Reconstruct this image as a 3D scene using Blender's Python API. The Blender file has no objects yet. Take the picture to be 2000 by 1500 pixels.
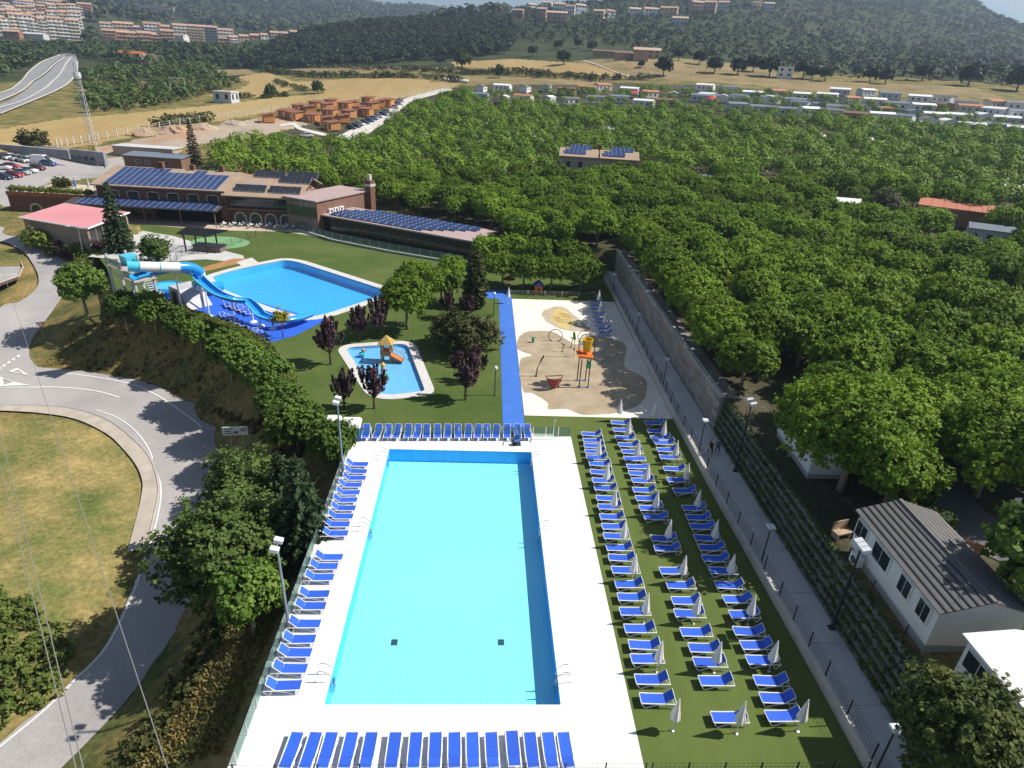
import bpy, bmesh, math, random
import numpy as np
from math import radians, sin, cos, tan, pi, atan2, sqrt
from mathutils import Vector, Matrix
from mathutils.geometry import tessellate_polygon
random.seed(7); rng = np.random.default_rng(7)
SC = bpy.context.scene; COL = SC.collection
# ---------------------------------------------------------------- camera (fitted from the pool rectangle and the lamp poles)
FPX, PITCH, YAW, ROLL, CAMH = 1243.96, radians(26.3735), radians(3.4156), radians(3.0917), 30.413
_F = np.array([sin(YAW)*cos(PITCH), cos(YAW)*cos(PITCH), -sin(PITCH)])
_r = np.array([cos(YAW), -sin(YAW), 0.0]); _u = np.cross(_r, _F)
_R = _r*cos(ROLL) + _u*sin(ROLL); _U = -_r*sin(ROLL) + _u*cos(ROLL)
cam = bpy.data.cameras.new('camera'); camo = bpy.data.objects.new('camera', cam); COL.objects.link(camo)
cam.sensor_width = 36; cam.lens = FPX/2000*36; cam.clip_start = 0.5; cam.clip_end = 20000
camo.matrix_world = Matrix(((_R[0], _U[0], -_F[0], 0), (_R[1], _U[1], -_F[1], 0), (_R[2], _U[2], -_F[2], CAMH), (0, 0, 0, 1)))
SC.camera = camo
# ---------------------------------------------------------------- light
SUN_EL, SUN_AZ = radians(46.5), radians(4)          # azimuth from +X towards +Y
W = bpy.data.worlds.new('World'); SC.world = W; W.use_nodes = True
nt = W.node_tree; nt.nodes.clear()
wo = nt.nodes.new('ShaderNodeOutputWorld'); bg = nt.nodes.new('ShaderNodeBackground'); sky = nt.nodes.new('ShaderNodeTexSky')
sky.sky_type = 'NISHITA'; sky.sun_disc = False; sky.sun_elevation = SUN_EL; sky.sun_rotation = radians(90) - SUN_AZ
sky.altitude = 700; sky.air_density = 1.0; sky.dust_density = 0.6; sky.ozone_density = 1.6
tcw = nt.nodes.new('ShaderNodeTexCoord'); mpw = nt.nodes.new('ShaderNodeMapping'); mpw.inputs['Scale'].default_value = (1.0, 1.0, 3.2)
nzw = nt.nodes.new('ShaderNodeTexNoise'); nzw.inputs['Scale'].default_value = 5.0; nzw.inputs['Detail'].default_value = 8; nzw.inputs['Roughness'].default_value = 0.6
rpw = nt.nodes.new('ShaderNodeValToRGB'); rpw.color_ramp.elements[0].position = 0.52; rpw.color_ramp.elements[1].position = 0.68
mxw = nt.nodes.new('ShaderNodeMix'); mxw.data_type = 'RGBA'; mxw.inputs['B'].default_value = (8.0, 8.4, 9.0, 1)
L = nt.links.new
L(tcw.outputs['Generated'], mpw.inputs['Vector']); L(mpw.outputs['Vector'], nzw.inputs['Vector']); L(nzw.outputs['Fac'], rpw.inputs['Fac'])
L(rpw.outputs['Color'], mxw.inputs['Factor']); L(sky.outputs['Color'], mxw.inputs['A']); L(mxw.outputs['Result'], bg.inputs['Color'])
L(bg.outputs['Background'], wo.inputs['Surface']); bg.inputs['Strength'].default_value = 0.06
sl = bpy.data.lights.new('sun', 'SUN'); sl.energy = 5.0; sl.angle = radians(0.53); sl.color = (1.0, 0.95, 0.86)
so = bpy.data.objects.new('sun', sl); COL.objects.link(so)
_sd = Vector((cos(SUN_EL)*cos(SUN_AZ), cos(SUN_EL)*sin(SUN_AZ), sin(SUN_EL)))
so.rotation_euler = _sd.to_track_quat('Z', 'Y').to_euler(); so.location = (60, 30, 80)
SC.view_settings.view_transform = 'Standard'; SC.view_settings.look = 'None'
SC.view_settings.exposure = 0.45; SC.view_settings.gamma = 1.0; SC.view_settings.use_curve_mapping = False
SC.cycles.max_bounces = 6; SC.cycles.transparent_max_bounces = 12; SC.cycles.caustics_reflective = False; SC.cycles.caustics_refractive = False
# ---------------------------------------------------------------- pixel <-> place
def ray(px, py):
    return _F + _R*(px-1000)/FPX + _U*(750-py)/FPX
def G(px, py, z=0.0):
    d = ray(px, py); t = (z-CAMH)/d[2]; return Vector((d[0]*t, d[1]*t, z))
def GD(px, py, dist):
    d = ray(px, py); t = dist/math.hypot(d[0], d[1]); return Vector((d[0]*t, d[1]*t, CAMH+d[2]*t))
def proj(P):
    P = np.asarray(P, float); d = P-np.array([0, 0, CAMH]); z = d@_F; z = np.where(np.abs(z) < 1e-6, 1e-6, z)
    return 1000+FPX*(d@_R)/z, 750-FPX*(d@_U)/z, z
def inpoly(x, y, poly):
    x = np.asarray(x); y = np.asarray(y); r = np.zeros(x.shape, bool); n = len(poly)
    for i in range(n):
        x0, y0 = poly[i][0], poly[i][1]; x1, y1 = poly[i-1][0], poly[i-1][1]
        c = ((y0 > y) != (y1 > y)) & (x < (x1-x0)*(y-y0)/((y1-y0) or 1e-12)+x0)
        r ^= c
    return r
# ---------------------------------------------------------------- materials
MAT = {}
def nodes(m):
    m.use_nodes = True; n = m.node_tree; n.nodes.clear(); return n
def mat(name, col, rough=0.7, var=0.0, vs=1.0, bump=0.0, bs=8.0, metal=0.0, col2=None, spec=0.3, detail=4, thr=None, obj=0.0):
    """plain procedural surface: colour varied by noise (towards col2 if given), optional fine relief"""
    if name in MAT: return MAT[name]
    m = bpy.data.materials.new(name); t = nodes(m); N = t.nodes.new; K = t.links.new
    o = N('ShaderNodeOutputMaterial'); b = N('ShaderNodeBsdfPrincipled'); K(b.outputs[0], o.inputs[0])
    b.inputs['Roughness'].default_value = rough; b.inputs['Metallic'].default_value = metal; b.inputs['Specular IOR Level'].default_value = spec
    b.inputs['Base Color'].default_value = (*col, 1)
    g = N('ShaderNodeNewGeometry')
    if var or col2:
        nz = N('ShaderNodeTexNoise'); nz.inputs['Scale'].default_value = vs; nz.inputs['Detail'].default_value = detail; K(g.outputs['Position'], nz.inputs['Vector'])
        nz.inputs['Roughness'].default_value = 0.62
        r = N('ShaderNodeMapRange'); K(nz.outputs['Fac'], r.inputs['Value'])
        lo, hi = thr or (0.3, 0.7); r.inputs['From Min'].default_value = lo; r.inputs['From Max'].default_value = hi
        mx = N('ShaderNodeMix'); mx.data_type = 'RGBA'; K(r.outputs['Result'], mx.inputs['Factor'])
        a = tuple(max(0, c*(1-var)) for c in col); bb = tuple(c*(1+var) for c in (col2 or col))
        mx.inputs['A'].default_value = (*a, 1); mx.inputs['B'].default_value = (*bb, 1); out = mx.outputs['Result']
        if obj:
            oi = N('ShaderNodeObjectInfo'); mr = N('ShaderNodeMapRange'); K(oi.outputs['Random'], mr.inputs['Value']); mr.inputs['To Min'].default_value = 1-obj; mr.inputs['To Max'].default_value = 1+obj
            h = N('ShaderNodeMix'); h.data_type = 'RGBA'; h.blend_type = 'MULTIPLY'; h.inputs['Factor'].default_value = 1; K(out, h.inputs['A']); K(mr.outputs['Result'], h.inputs['B']); out = h.outputs['Result']
        K(out, b.inputs['Base Color'])
    if bump:
        n2 = N('ShaderNodeTexNoise'); n2.inputs['Scale'].default_value = bs; n2.inputs['Detail'].default_value = 5; K(g.outputs['Position'], n2.inputs['Vector'])
        bp = N('ShaderNodeBump'); bp.inputs['Strength'].default_value = bump; bp.inputs['Distance'].default_value = 0.05; K(n2.outputs['Fac'], bp.inputs['Height']); K(bp.outputs['Normal'], b.inputs['Normal'])
    MAT[name] = m; return m
def mat_ground(name, stops, scale, fine=6.0, fineamt=0.35, rough=0.95, bump=0.5, bs=2.0, stretch=None):
    """ground cover: several colours mixed by layered noise"""
    if name in MAT: return MAT[name]
    m = bpy.data.materials.new(name); t = nodes(m); N = t.nodes.new; K = t.links.new
    o = N('ShaderNodeOutputMaterial'); b = N('ShaderNodeBsdfPrincipled'); K(b.outputs[0], o.inputs[0]); b.inputs['Roughness'].default_value = rough; b.inputs['Specular IOR Level'].default_value = 0.1
    g = N('ShaderNodeNewGeometry'); v = g.outputs['Position']
    if stretch:
        mp = N('ShaderNodeMapping'); mp.inputs['Scale'].default_value = stretch[0]; mp.inputs['Rotation'].default_value = (0, 0, stretch[1]); K(v, mp.inputs['Vector']); v = mp.outputs['Vector']
    nz = N('ShaderNodeTexNoise'); nz.inputs['Scale'].default_value = scale; nz.inputs['Detail'].default_value = 9; nz.inputs['Roughness'].default_value = 0.68; K(v, nz.inputs['Vector'])
    cr = N('ShaderNodeValToRGB'); K(nz.outputs['Fac'], cr.inputs['Fac']); e = cr.color_ramp.elements
    while len(e) < len(stops): e.new(0.5)
    for i, (p, c) in enumerate(stops): e[i].position = p; e[i].color = (*c, 1)
    n2 = N('ShaderNodeTexNoise'); n2.inputs['Scale'].default_value = fine; n2.inputs['Detail'].default_value = 6; n2.inputs['Roughness'].default_value = 0.7; K(v, n2.inputs['Vector'])
    mr = N('ShaderNodeMapRange'); mr.inputs['From Min'].default_value = 0.3; mr.inputs['From Max'].default_value = 0.7; mr.inputs['To Min'].default_value = 1-fineamt; mr.inputs['To Max'].default_value = 1+fineamt; K(n2.outputs['Fac'], mr.inputs['Value'])
    mx = N('ShaderNodeMix'); mx.data_type = 'RGBA'; mx.blend_type = 'MULTIPLY'; mx.inputs['Factor'].default_value = 1; K(cr.outputs['Color'], mx.inputs['A']); K(mr.outputs['Result'], mx.inputs['B']); K(mx.outputs['Result'], b.inputs['Base Color'])
    if bump:
        bp = N('ShaderNodeBump'); bp.inputs['Strength'].default_value = bump; bp.inputs['Distance'].default_value = 0.15
        n3 = N('ShaderNodeTexNoise'); n3.inputs['Scale'].default_value = bs; n3.inputs['Detail'].default_value = 6; K(g.outputs['Position'], n3.inputs['Vector']); K(n3.outputs['Fac'], bp.inputs['Height']); K(bp.outputs['Normal'], b.inputs['Normal'])
    MAT[name] = m; return m
def mat_leaf(name, c1, c2, trans=0.3, dark=0.45, vs=0.25, objv=0.25):
    """foliage: colour differs leaf by leaf, clump by clump and tree by tree; light passes through leaves"""
    if name in MAT: return MAT[name]
    m = bpy.data.materials.new(name); t = nodes(m); N = t.nodes.new; K = t.links.new
    o = N('ShaderNodeOutputMaterial'); g = N('ShaderNodeNewGeometry'); oi = N('ShaderNodeObjectInfo')
    nz = N('ShaderNodeTexNoise'); nz.inputs['Scale'].default_value = vs; nz.inputs['Detail'].default_value = 3; K(g.outputs['Position'], nz.inputs['Vector'])
    a1 = N('ShaderNodeMath'); a1.operation = 'MULTIPLY_ADD'; K(nz.outputs['Fac'], a1.inputs[0]); a1.inputs[1].default_value = 2.0; a1.inputs[2].default_value = -0.72
    a2 = N('ShaderNodeMath'); a2.operation = 'MULTIPLY_ADD'; K(g.outputs['Random Per Island'], a2.inputs[0]); a2.inputs[1].default_value = 0.45; K(a1.outputs[0], a2.inputs[2])
    mx = N('ShaderNodeMix'); mx.data_type = 'RGBA'; mx.clamp_factor = True; K(a2.outputs[0], mx.inputs['Factor']); mx.inputs['A'].default_value = (*c1, 1); mx.inputs['B'].default_value = (*c2, 1)
    mr = N('ShaderNodeMapRange'); K(oi.outputs['Random'], mr.inputs['Value']); mr.inputs['To Min'].default_value = 1-objv; mr.inputs['To Max'].default_value = 1+objv
    mm = N('ShaderNodeMix'); mm.data_type = 'RGBA'; mm.blend_type = 'MULTIPLY'; mm.inputs['Factor'].default_value = 1; K(mx.outputs['Result'], mm.inputs['A']); K(mr.outputs['Result'], mm.inputs['B'])
    d = N('ShaderNodeBsdfPrincipled'); d.inputs['Roughness'].default_value = 0.6; d.inputs['Specular IOR Level'].default_value = 0.14; K(mm.outputs['Result'], d.inputs['Base Color'])
    tr = N('ShaderNodeBsdfTranslucent'); K(mm.outputs['Result'], tr.inputs['Color'])
    ms = N('ShaderNodeMixShader'); ms.inputs[0].default_value = trans; K(d.outputs[0], ms.inputs[1]); K(tr.outputs[0], ms.inputs[2]); K(ms.outputs[0], o.inputs[0])
    MAT[name] = m; return m
def mat_water(name, tint, ripple=0.06, rs=2.5, gloss=0.9):
    """clear water: coloured transmission plus a rippled mirror coat that grows at grazing angles"""
    m = bpy.data.materials.new(name); t = nodes(m); N = t.nodes.new; K = t.links.new
    o = N('ShaderNodeOutputMaterial'); tr = N('ShaderNodeBsdfTransparent'); tr.inputs['Color'].default_value = (*tint, 1)
    gl = N('ShaderNodeBsdfGlossy'); gl.inputs['Roughness'].default_value = 0.04; gl.inputs['Color'].default_value = (gloss, gloss, gloss, 1)
    g = N('ShaderNodeNewGeometry'); dt = N('ShaderNodeVectorMath'); dt.operation = 'DOT_PRODUCT'; K(g.outputs['Incoming'], dt.inputs[0])
    ab = N('ShaderNodeMath'); ab.operation = 'ABSOLUTE'; K(dt.outputs['Value'], ab.inputs[0]); om = N('ShaderNodeMath'); om.operation = 'SUBTRACT'; om.inputs[0].default_value = 1; K(ab.outputs[0], om.inputs[1]); om.use_clamp = True; pw5 = N('ShaderNodeMath'); pw5.operation = 'POWER'; K(om.outputs[0], pw5.inputs[0]); pw5.inputs[1].default_value = 5; fr = N('ShaderNodeMath'); fr.operation = 'MULTIPLY_ADD'; K(pw5.outputs[0], fr.inputs[0]); fr.inputs[1].default_value = .98; fr.inputs[2].default_value = .02
    nz = N('ShaderNodeTexNoise'); nz.inputs['Scale'].default_value = rs; nz.inputs['Detail'].default_value = 4; K(g.outputs['Position'], nz.inputs['Vector'])
    bp = N('ShaderNodeBump'); bp.inputs['Strength'].default_value = ripple; bp.inputs['Distance'].default_value = 0.3; K(nz.outputs['Fac'], bp.inputs['Height']); K(bp.outputs['Normal'], gl.inputs['Normal']); K(bp.outputs['Normal'], dt.inputs[1])
    ms = N('ShaderNodeMixShader'); K(fr.outputs[0], ms.inputs[0]); K(tr.outputs[0], ms.inputs[1]); K(gl.outputs[0], ms.inputs[2]); K(ms.outputs[0], o.inputs[0]); return m
def mat_glass(name, tint=(0.75, 0.88, 0.85), op=0.25):
    if name in MAT: return MAT[name]
    m = bpy.data.materials.new(name); t = nodes(m); N = t.nodes.new; K = t.links.new
    o = N('ShaderNodeOutputMaterial'); tr = N('ShaderNodeBsdfTransparent'); tr.inputs['Color'].default_value = (*tint, 1)
    gl = N('ShaderNodeBsdfPrincipled'); gl.inputs['Base Color'].default_value = (0.25, 0.33, 0.32, 1); gl.inputs['Roughness'].default_value = 0.08
    ms = N('ShaderNodeMixShader'); ms.inputs[0].default_value = op; K(tr.outputs[0], ms.inputs[1]); K(gl.outputs[0], ms.inputs[2]); K(ms.outputs[0], o.inputs[0]); MAT[name] = m; return m
def mat_tile(name, c, joint, size, rough=0.3, var=0.12, rot=0.0):
    if name in MAT: return MAT[name]
    m = bpy.data.materials.new(name); t = nodes(m); N = t.nodes.new; K = t.links.new
    o = N('ShaderNodeOutputMaterial'); b = N('ShaderNodeBsdfPrincipled'); b.inputs['Roughness'].default_value = rough; K(b.outputs[0], o.inputs[0])
    g = N('ShaderNodeNewGeometry'); mp = N('ShaderNodeMapping'); mp.inputs['Rotation'].default_value = (0, 0, rot); K(g.outputs['Position'], mp.inputs['Vector'])
    br = N('ShaderNodeTexBrick'); K(mp.outputs['Vector'], br.inputs['Vector']); br.offset = 0.0; br.inputs['Scale'].default_value = 1; br.inputs['Brick Width'].default_value = size; br.inputs['Row Height'].default_value = size; br.inputs['Mortar Size'].default_value = size*0.03
    br.inputs['Color1'].default_value = (*c, 1); br.inputs['Color2'].default_value = (*[x*(1-var) for x in c], 1); br.inputs['Mortar'].default_value = (*joint, 1); K(br.outputs['Color'], b.inputs['Base Color'])
    MAT[name] = m; return m
# ---------------------------------------------------------------- mesh helpers
def rotz(a):
    c, s = cos(a), sin(a); return lambda p: (p[0]*c-p[1]*s, p[0]*s+p[1]*c, p[2])
class MB:
    def __init__(s): s.v = []; s.f = []
    def add(s, vs, fs):
        b = len(s.v); s.v += [tuple(v) for v in vs]; s.f += [tuple(i+b for i in f) for f in fs]; return s
    def box(s, c, d, a=0.0):
        x, y, z = d[0]/2, d[1]/2, d[2]/2; r = rotz(a); vs = []
        for k in (-1, 1):
            for (i, j) in ((-1, -1), (1, -1), (1, 1), (-1, 1)):
                p = r((i*x, j*y, k*z)); vs.append((p[0]+c[0], p[1]+c[1], p[2]+c[2]))
        return s.add(vs, [(3, 2, 1, 0), (4, 5, 6, 7), (0, 1, 5, 4), (1, 2, 6, 5), (2, 3, 7, 6), (3, 0, 4, 7)])
    def bb(s, x0, x1, y0, y1, z0, z1): return s.box(((x0+x1)/2, (y0+y1)/2, (z0+z1)/2), (x1-x0, y1-y0, z1-z0))
    def hexa(s, lo, hi):   # four bottom points, four top points
        return s.add(list(lo)+list(hi), [(3, 2, 1, 0), (4, 5, 6, 7), (0, 1, 5, 4), (1, 2, 6, 5), (2, 3, 7, 6), (3, 0, 4, 7)])
    def tube(s, pts, r, n=6, cap=True):
        pts = [Vector(p) for p in pts]; rs = r if isinstance(r, (list, tuple)) else [r]*len(pts); vs = []
        for i, p in enumerate(pts):
            d = (pts[min(i+1, len(pts)-1)]-pts[max(i-1, 0)]); d = d.normalized() if d.length > 1e-9 else Vector((0, 0, 1))
            up = Vector((0, 0, 1)) if abs(d.z) < 0.95 else Vector((1, 0, 0)); a = d.cross(up).normalized(); b = a.cross(d)
            for k in range(n):
                t = 2*pi*k/n; vs.append(p+(a*cos(t)+b*sin(t))*rs[i])
        fs = []
        for i in range(len(pts)-1):
            for k in range(n): fs.append((i*n+k, i*n+(k+1) % n, (i+1)*n+(k+1) % n, (i+1)*n+k))
        if cap: fs.append(tuple(range(n))[::-1]); fs.append(tuple((len(pts)-1)*n+k for k in range(n)))
        return s.add(vs, fs)
    def lathe(s, prof, n=12, c=(0, 0, 0)):
        vs = []; fs = []
        for (r, z) in prof:
            for k in range(n): t = 2*pi*k/n; vs.append((c[0]+r*cos(t), c[1]+r*sin(t), c[2]+z))
        for i in range(len(prof)-1):
            for k in range(n): fs.append((i*n+k, i*n+(k+1) % n, (i+1)*n+(k+1) % n, (i+1)*n+k))
        fs.append(tuple(range(n))[::-1]); fs.append(tuple((len(prof)-1)*n+k for k in range(n)))
        return s.add(vs, fs)
    def prism(s, poly, z0, z1):
        n = len(poly); vs = [(p[0], p[1], z0) for p in poly]+[(p[0], p[1], z1) for p in poly]
        tri = tessellate_polygon([[Vector((p[0], p[1], 0)) for p in poly]])
        fs = [tuple(n+i for i in t) for t in tri]+[tuple(t[::-1]) for t in tri]+[(i, (i+1) % n, n+(i+1) % n, n+i) for i in range(n)]
        return s.add(vs, fs)
    def mesh(s, name, m=None, smooth=False):
        me = bpy.data.meshes.new(name); me.from_pydata(s.v, [], s.f); me.update()
        bm = bmesh.new(); bm.from_mesh(me); bmesh.ops.recalc_face_normals(bm, faces=bm.faces); bm.to_mesh(me); bm.free()
        if m: me.materials.append(m)
        if smooth: me.polygons.foreach_set('use_smooth', [True]*len(me.polygons))
        return me
    def build(s, name, m, parent=None, smooth=False, **k): return link(name, s.mesh(name, m, smooth), parent, **k)
def link(name, me, parent=None, loc=(0, 0, 0), rz=0.0, sc=None, **tags):
    o = bpy.data.objects.new(name, me); COL.objects.link(o); o.location = loc; o.rotation_euler = (0, 0, rz)
    if sc is not None: o.scale = (sc, sc, sc) if not isinstance(sc, tuple) else sc
    if parent: o.parent = parent
    for k, v in tags.items():
        if v is not None: o['category' if k == 'cat' else k] = v
    return o
def thing(name, label, cat, loc=(0, 0, 0), rz=0.0, group=None, sc=None): return link(name, None, None, loc, rz, sc, label=label, cat=cat, group=group)
KIDS = {}
def copy_tree(root, loc, rz=0.0, label=None, group=None, sc=None, name=None, mats=None):
    """a copy of a thing with copies of its parts and sub-parts (mesh data shared)"""
    if root.name not in KIDS: KIDS[root.name] = [(c, list(c.children)) for c in root.children]
    r = root.copy(); COL.objects.link(r); r.location = loc; r.rotation_euler = (0, 0, rz)
    if name: r.name = name
    if sc is not None: r.scale = (sc, sc, sc) if not isinstance(sc, tuple) else sc
    if label: r['label'] = label
    if group: r['group'] = group
    for c, sub in KIDS[root.name]:
        k = c.copy(); COL.objects.link(k); k.parent = r
        if mats and c.name.split('.')[0] in mats:
            k.material_slots[0].link = 'OBJECT'; k.material_slots[0].material = mats[c.name.split('.')[0]]
        for q in sub:
            j = q.copy(); COL.objects.link(j); j.parent = k
    return r
def np_mesh(name, V, F, m=None, smooth=False):
    V = np.asarray(V, np.float32); F = np.asarray(F, np.int32); me = bpy.data.meshes.new(name); k = F.shape[1]
    me.vertices.add(len(V)); me.vertices.foreach_set('co', V.ravel()); me.loops.add(F.size); me.loops.foreach_set('vertex_index', F.ravel())
    me.polygons.add(len(F)); me.polygons.foreach_set('loop_start', np.arange(0, F.size, k, dtype=np.int32)); me.polygons.foreach_set('loop_total', np.full(len(F), k, np.int32))
    me.update(calc_edges=True); me.validate()
    if m: me.materials.append(m)
    if smooth: me.polygons.foreach_set('use_smooth', np.ones(len(F), bool))
    return me
def sheet(loops, zf, m, name, **tags):
    """flat or draped polygon with holes"""
    lp = [[Vector((p[0], p[1], 0)) for p in l] for l in loops]; tri = tessellate_polygon(lp); flat = [p for l in lp for p in l]
    me = bpy.data.meshes.new(name); me.from_pydata([(p.x, p.y, zf(p.x, p.y) if callable(zf) else zf) for p in flat], [], [tuple(t) for t in tri]); me.update()
    bm = bmesh.new(); bm.from_mesh(me)
    for f in bm.faces:
        f.normal_update()
        if f.normal.z < 0: f.normal_flip()
    bm.to_mesh(me); bm.free(); me.materials.append(m); return link(name, me, **tags)
def smooth_line(pts, n):
    """Catmull-Rom through pts, n samples"""
    P = np.array(pts, float); out = []
    for t in np.linspace(0, len(P)-1-1e-9, n):
        i = int(t); u = t-i; p0 = P[max(i-1, 0)]; p1 = P[i]; p2 = P[min(i+1, len(P)-1)]; p3 = P[min(i+2, len(P)-1)]
        out.append(0.5*((2*p1)+(-p0+p2)*u+(2*p0-5*p1+4*p2-p3)*u*u+(-p0+3*p1-3*p2+p3)*u**3))
    return np.array(out)
def loop_smooth(pts, per=6):
    P = np.array(pts, float); n = len(P); out = []
    for i in range(n):
        p0, p1, p2, p3 = P[i-1], P[i], P[(i+1) % n], P[(i+2) % n]
        for u in np.linspace(0, 1, per, endpoint=False): out.append(0.5*((2*p1)+(-p0+p2)*u+(2*p0-5*p1+4*p2-p3)*u*u+(-p0+3*p1-3*p2+p3)*u**3))
    return [tuple(p) for p in out]
def round_poly(pts, r, n=5):
    """polygon with rounded corners"""
    out = []; m = len(pts)
    for i in range(m):
        p = Vector(pts[i][:2]); a = Vector(pts[i-1][:2]); b = Vector(pts[(i+1) % m][:2]); rr = r[i] if isinstance(r, (list, tuple)) else r
        da = (a-p); db = (b-p); k = min(rr, da.length*.45, db.length*.45); s = p+da.normalized()*k; e = p+db.normalized()*k
        for t in np.linspace(0, 1, n): out.append(tuple(s*(1-t)**2+p*2*t*(1-t)+e*t*t))
    return out
def offset_poly(poly, d):
    """outward offset of a closed polygon"""
    P = [Vector(p[:2]) for p in poly]; n = len(P); area = sum(P[i-1].x*P[i].y-P[i].x*P[i-1].y for i in range(n)); sg = 1 if area > 0 else -1; out = []
    for i in range(n):
        t = (P[(i+1) % n]-P[i-1]); t = t.normalized() if t.length > 1e-9 else Vector((1, 0)); out.append(tuple(P[i]+Vector((t.y, -t.x))*d*sg))
    return out
ORD = ['first', 'second', 'third', 'fourth', 'fifth', 'sixth', 'seventh', 'eighth', 'ninth', 'tenth', 'eleventh', 'twelfth', 'thirteenth', 'fourteenth', 'fifteenth', 'sixteenth', 'seventeenth', 'eighteenth', 'nineteenth', 'twentieth',
       'twenty-first', 'twenty-second', 'twenty-third', 'twenty-fourth', 'twenty-fifth', 'twenty-sixth', 'twenty-seventh', 'twenty-eighth', 'twenty-ninth', 'thirtieth', 'thirty-first', 'thirty-second', 'thirty-third']
# ================================================================ terrain
def road_z(py): return float(np.interp(py, [440, 462, 490, 517, 570, 662, 715, 800, 900], [-.1, -.3, -1.2, -2.4, -4.0, -6.2, -6.9, -7.3, -8]))
MAIN_IN = [(-160, 1580), (0, 1452), (44, 1414), (88, 1381), (143, 1328), (205, 1262), (257, 1155), (290, 1060), (308, 987), (310, 945), (293, 899), (267, 867), (227, 833), (187, 813), (133, 799), (67, 794), (0, 794), (-160, 805)]
MAIN_OUT = [(40, 1580), (121, 1500), (180, 1441), (257, 1357), (330, 1254), (378, 1166), (408, 1060), (425, 960), (432, 890), (425, 836), (385, 790), (323, 761), (267, 743), (187, 729), (112, 721), (40, 716), (-40, 715), (-160, 716)]
UP_L = [(-160, 790), (-60, 690), (0, 602), (37, 590), (70, 565), (75, 540), (62, 512), (48, 494), (25, 480), (0, 472), (-120, 455)]
UP_R = [(120, 760), (68, 712), (57, 690), (64, 662), (90, 625), (118, 585), (140, 545), (163, 515), (125, 487), (75, 468), (-60, 422)]
WALK_IN = [(0, 804), (80, 809), (149, 821), (208, 849), (240, 878), (267, 912), (279, 945), (276, 975), (271, 998), (249, 1082)]
HEDGE = [(300, 580), (390, 608), (480, 640), (525, 672), (570, 739), (604, 800), (618, 838)]
HW = [G(x, y, 1.9) for x, y in HEDGE]
CP = []
def cz(px, py, z): p = G(px, py, z); CP.append((p.x, p.y, z))
def cd(px, py, d): p = GD(px, py, d); CP.append(tuple(p))
for E_ in (MAIN_IN, MAIN_OUT, UP_L, UP_R):
    for (x, y) in E_[1:-1]: cz(x, y, road_z(y)-0.12)
for Y in (6, 16, 26, 36, 46): CP += [(-11.7, Y, -1.9), (-13.8, Y, -2.8), (-16.8, Y, -5.0)]
CP.append((-12.8, 51, -1.0))
for p in HW: CP.append((p.x, p.y, -0.1)); CP.append((p.x-1.4, p.y-0.6, -0.5))
for t in [(172, 621, -3.2), (253, 650, -3.2), (306, 657, -3), (360, 674, -3.2), (396, 697, -3.4), (456, 746, -3.6), (520, 800, -3.4), (587, 905, -3.2), (200, 715, -6.6), (267, 732, -6.9), (340, 755, -7.1), (100, 693, -6.2),
          (100, 900, -7.2), (60, 1100, -7), (200, 1000, -7.4), (-200, 1000, -7), (0, 1300, -7.3), (100, 1250, -7.3), (-400, 900, -7), (-400, 1300, -7), (230, 560, -1.2), (150, 560, -3.2)]: cz(*t)
for Y in (3, 11, 19, 27, 35, 43, 49): CP.append((23.3, Y, 4.0))
CP += [(30, 45, 4.3), (30, 36, 4.2), (30, 26, 4.2), (30, 15, 4.2), (40, 30, 4.4), (38, 45, 4.5), (26, 52, 4.2), (55, 30, 4.8), (90, 40, 6), (50, 60, 4.8), (100, 60, 6)]
for Y in (53, 60, 70, 80, 90, 100): CP.append((23.1, Y, 4.15))
CP += [(40, 70, 4.4), (40, 90, 4.6), (3, 118, 1.6), (12, 107, 3.0), (21, 107, 4.0), (-10, 131, 1.0), (-20, 150, 1.2), (-40, 141, .7), (-78, 142, 1), (-60, 152, 1.3), (-88, 120, -.4), (-90, 135, .4), 
       (80, 110, 6), (130, 110, 7), (0, 150, 2.6), (30, 130, 4.5), (60, 170, 8.5), (140, 170, 11), (-40, 180, 2), (0, 220, 7), (-40, 240, 4.5), (80, 250, 16), (200, 250, 19), (200, 170, 13), (140, 320, 24.5), (300, 300, 24),
       (-25, 3, -8), (-12, 0, -2.5), (0, -20, -2), (20, -20, 0), (30, 3, 4.2), (-60, -20, -9), (60, -20, 4), (-120, 0, -8), (150, 0, 8), (0, -150, -5), (-200, -100, -8), (200, -100, 8)]
for t in [(50, 330, 1.2), (180, 330, 1.2), (0, 385, .8), (100, 300, 1.5), (250, 322, 1.0), (-150, 380, 1), (-100, 470, -.8), (172, 478, .3), (105, 464, .1), (45, 447, .1), (10, 434, .1)]: cz(*t)
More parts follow.
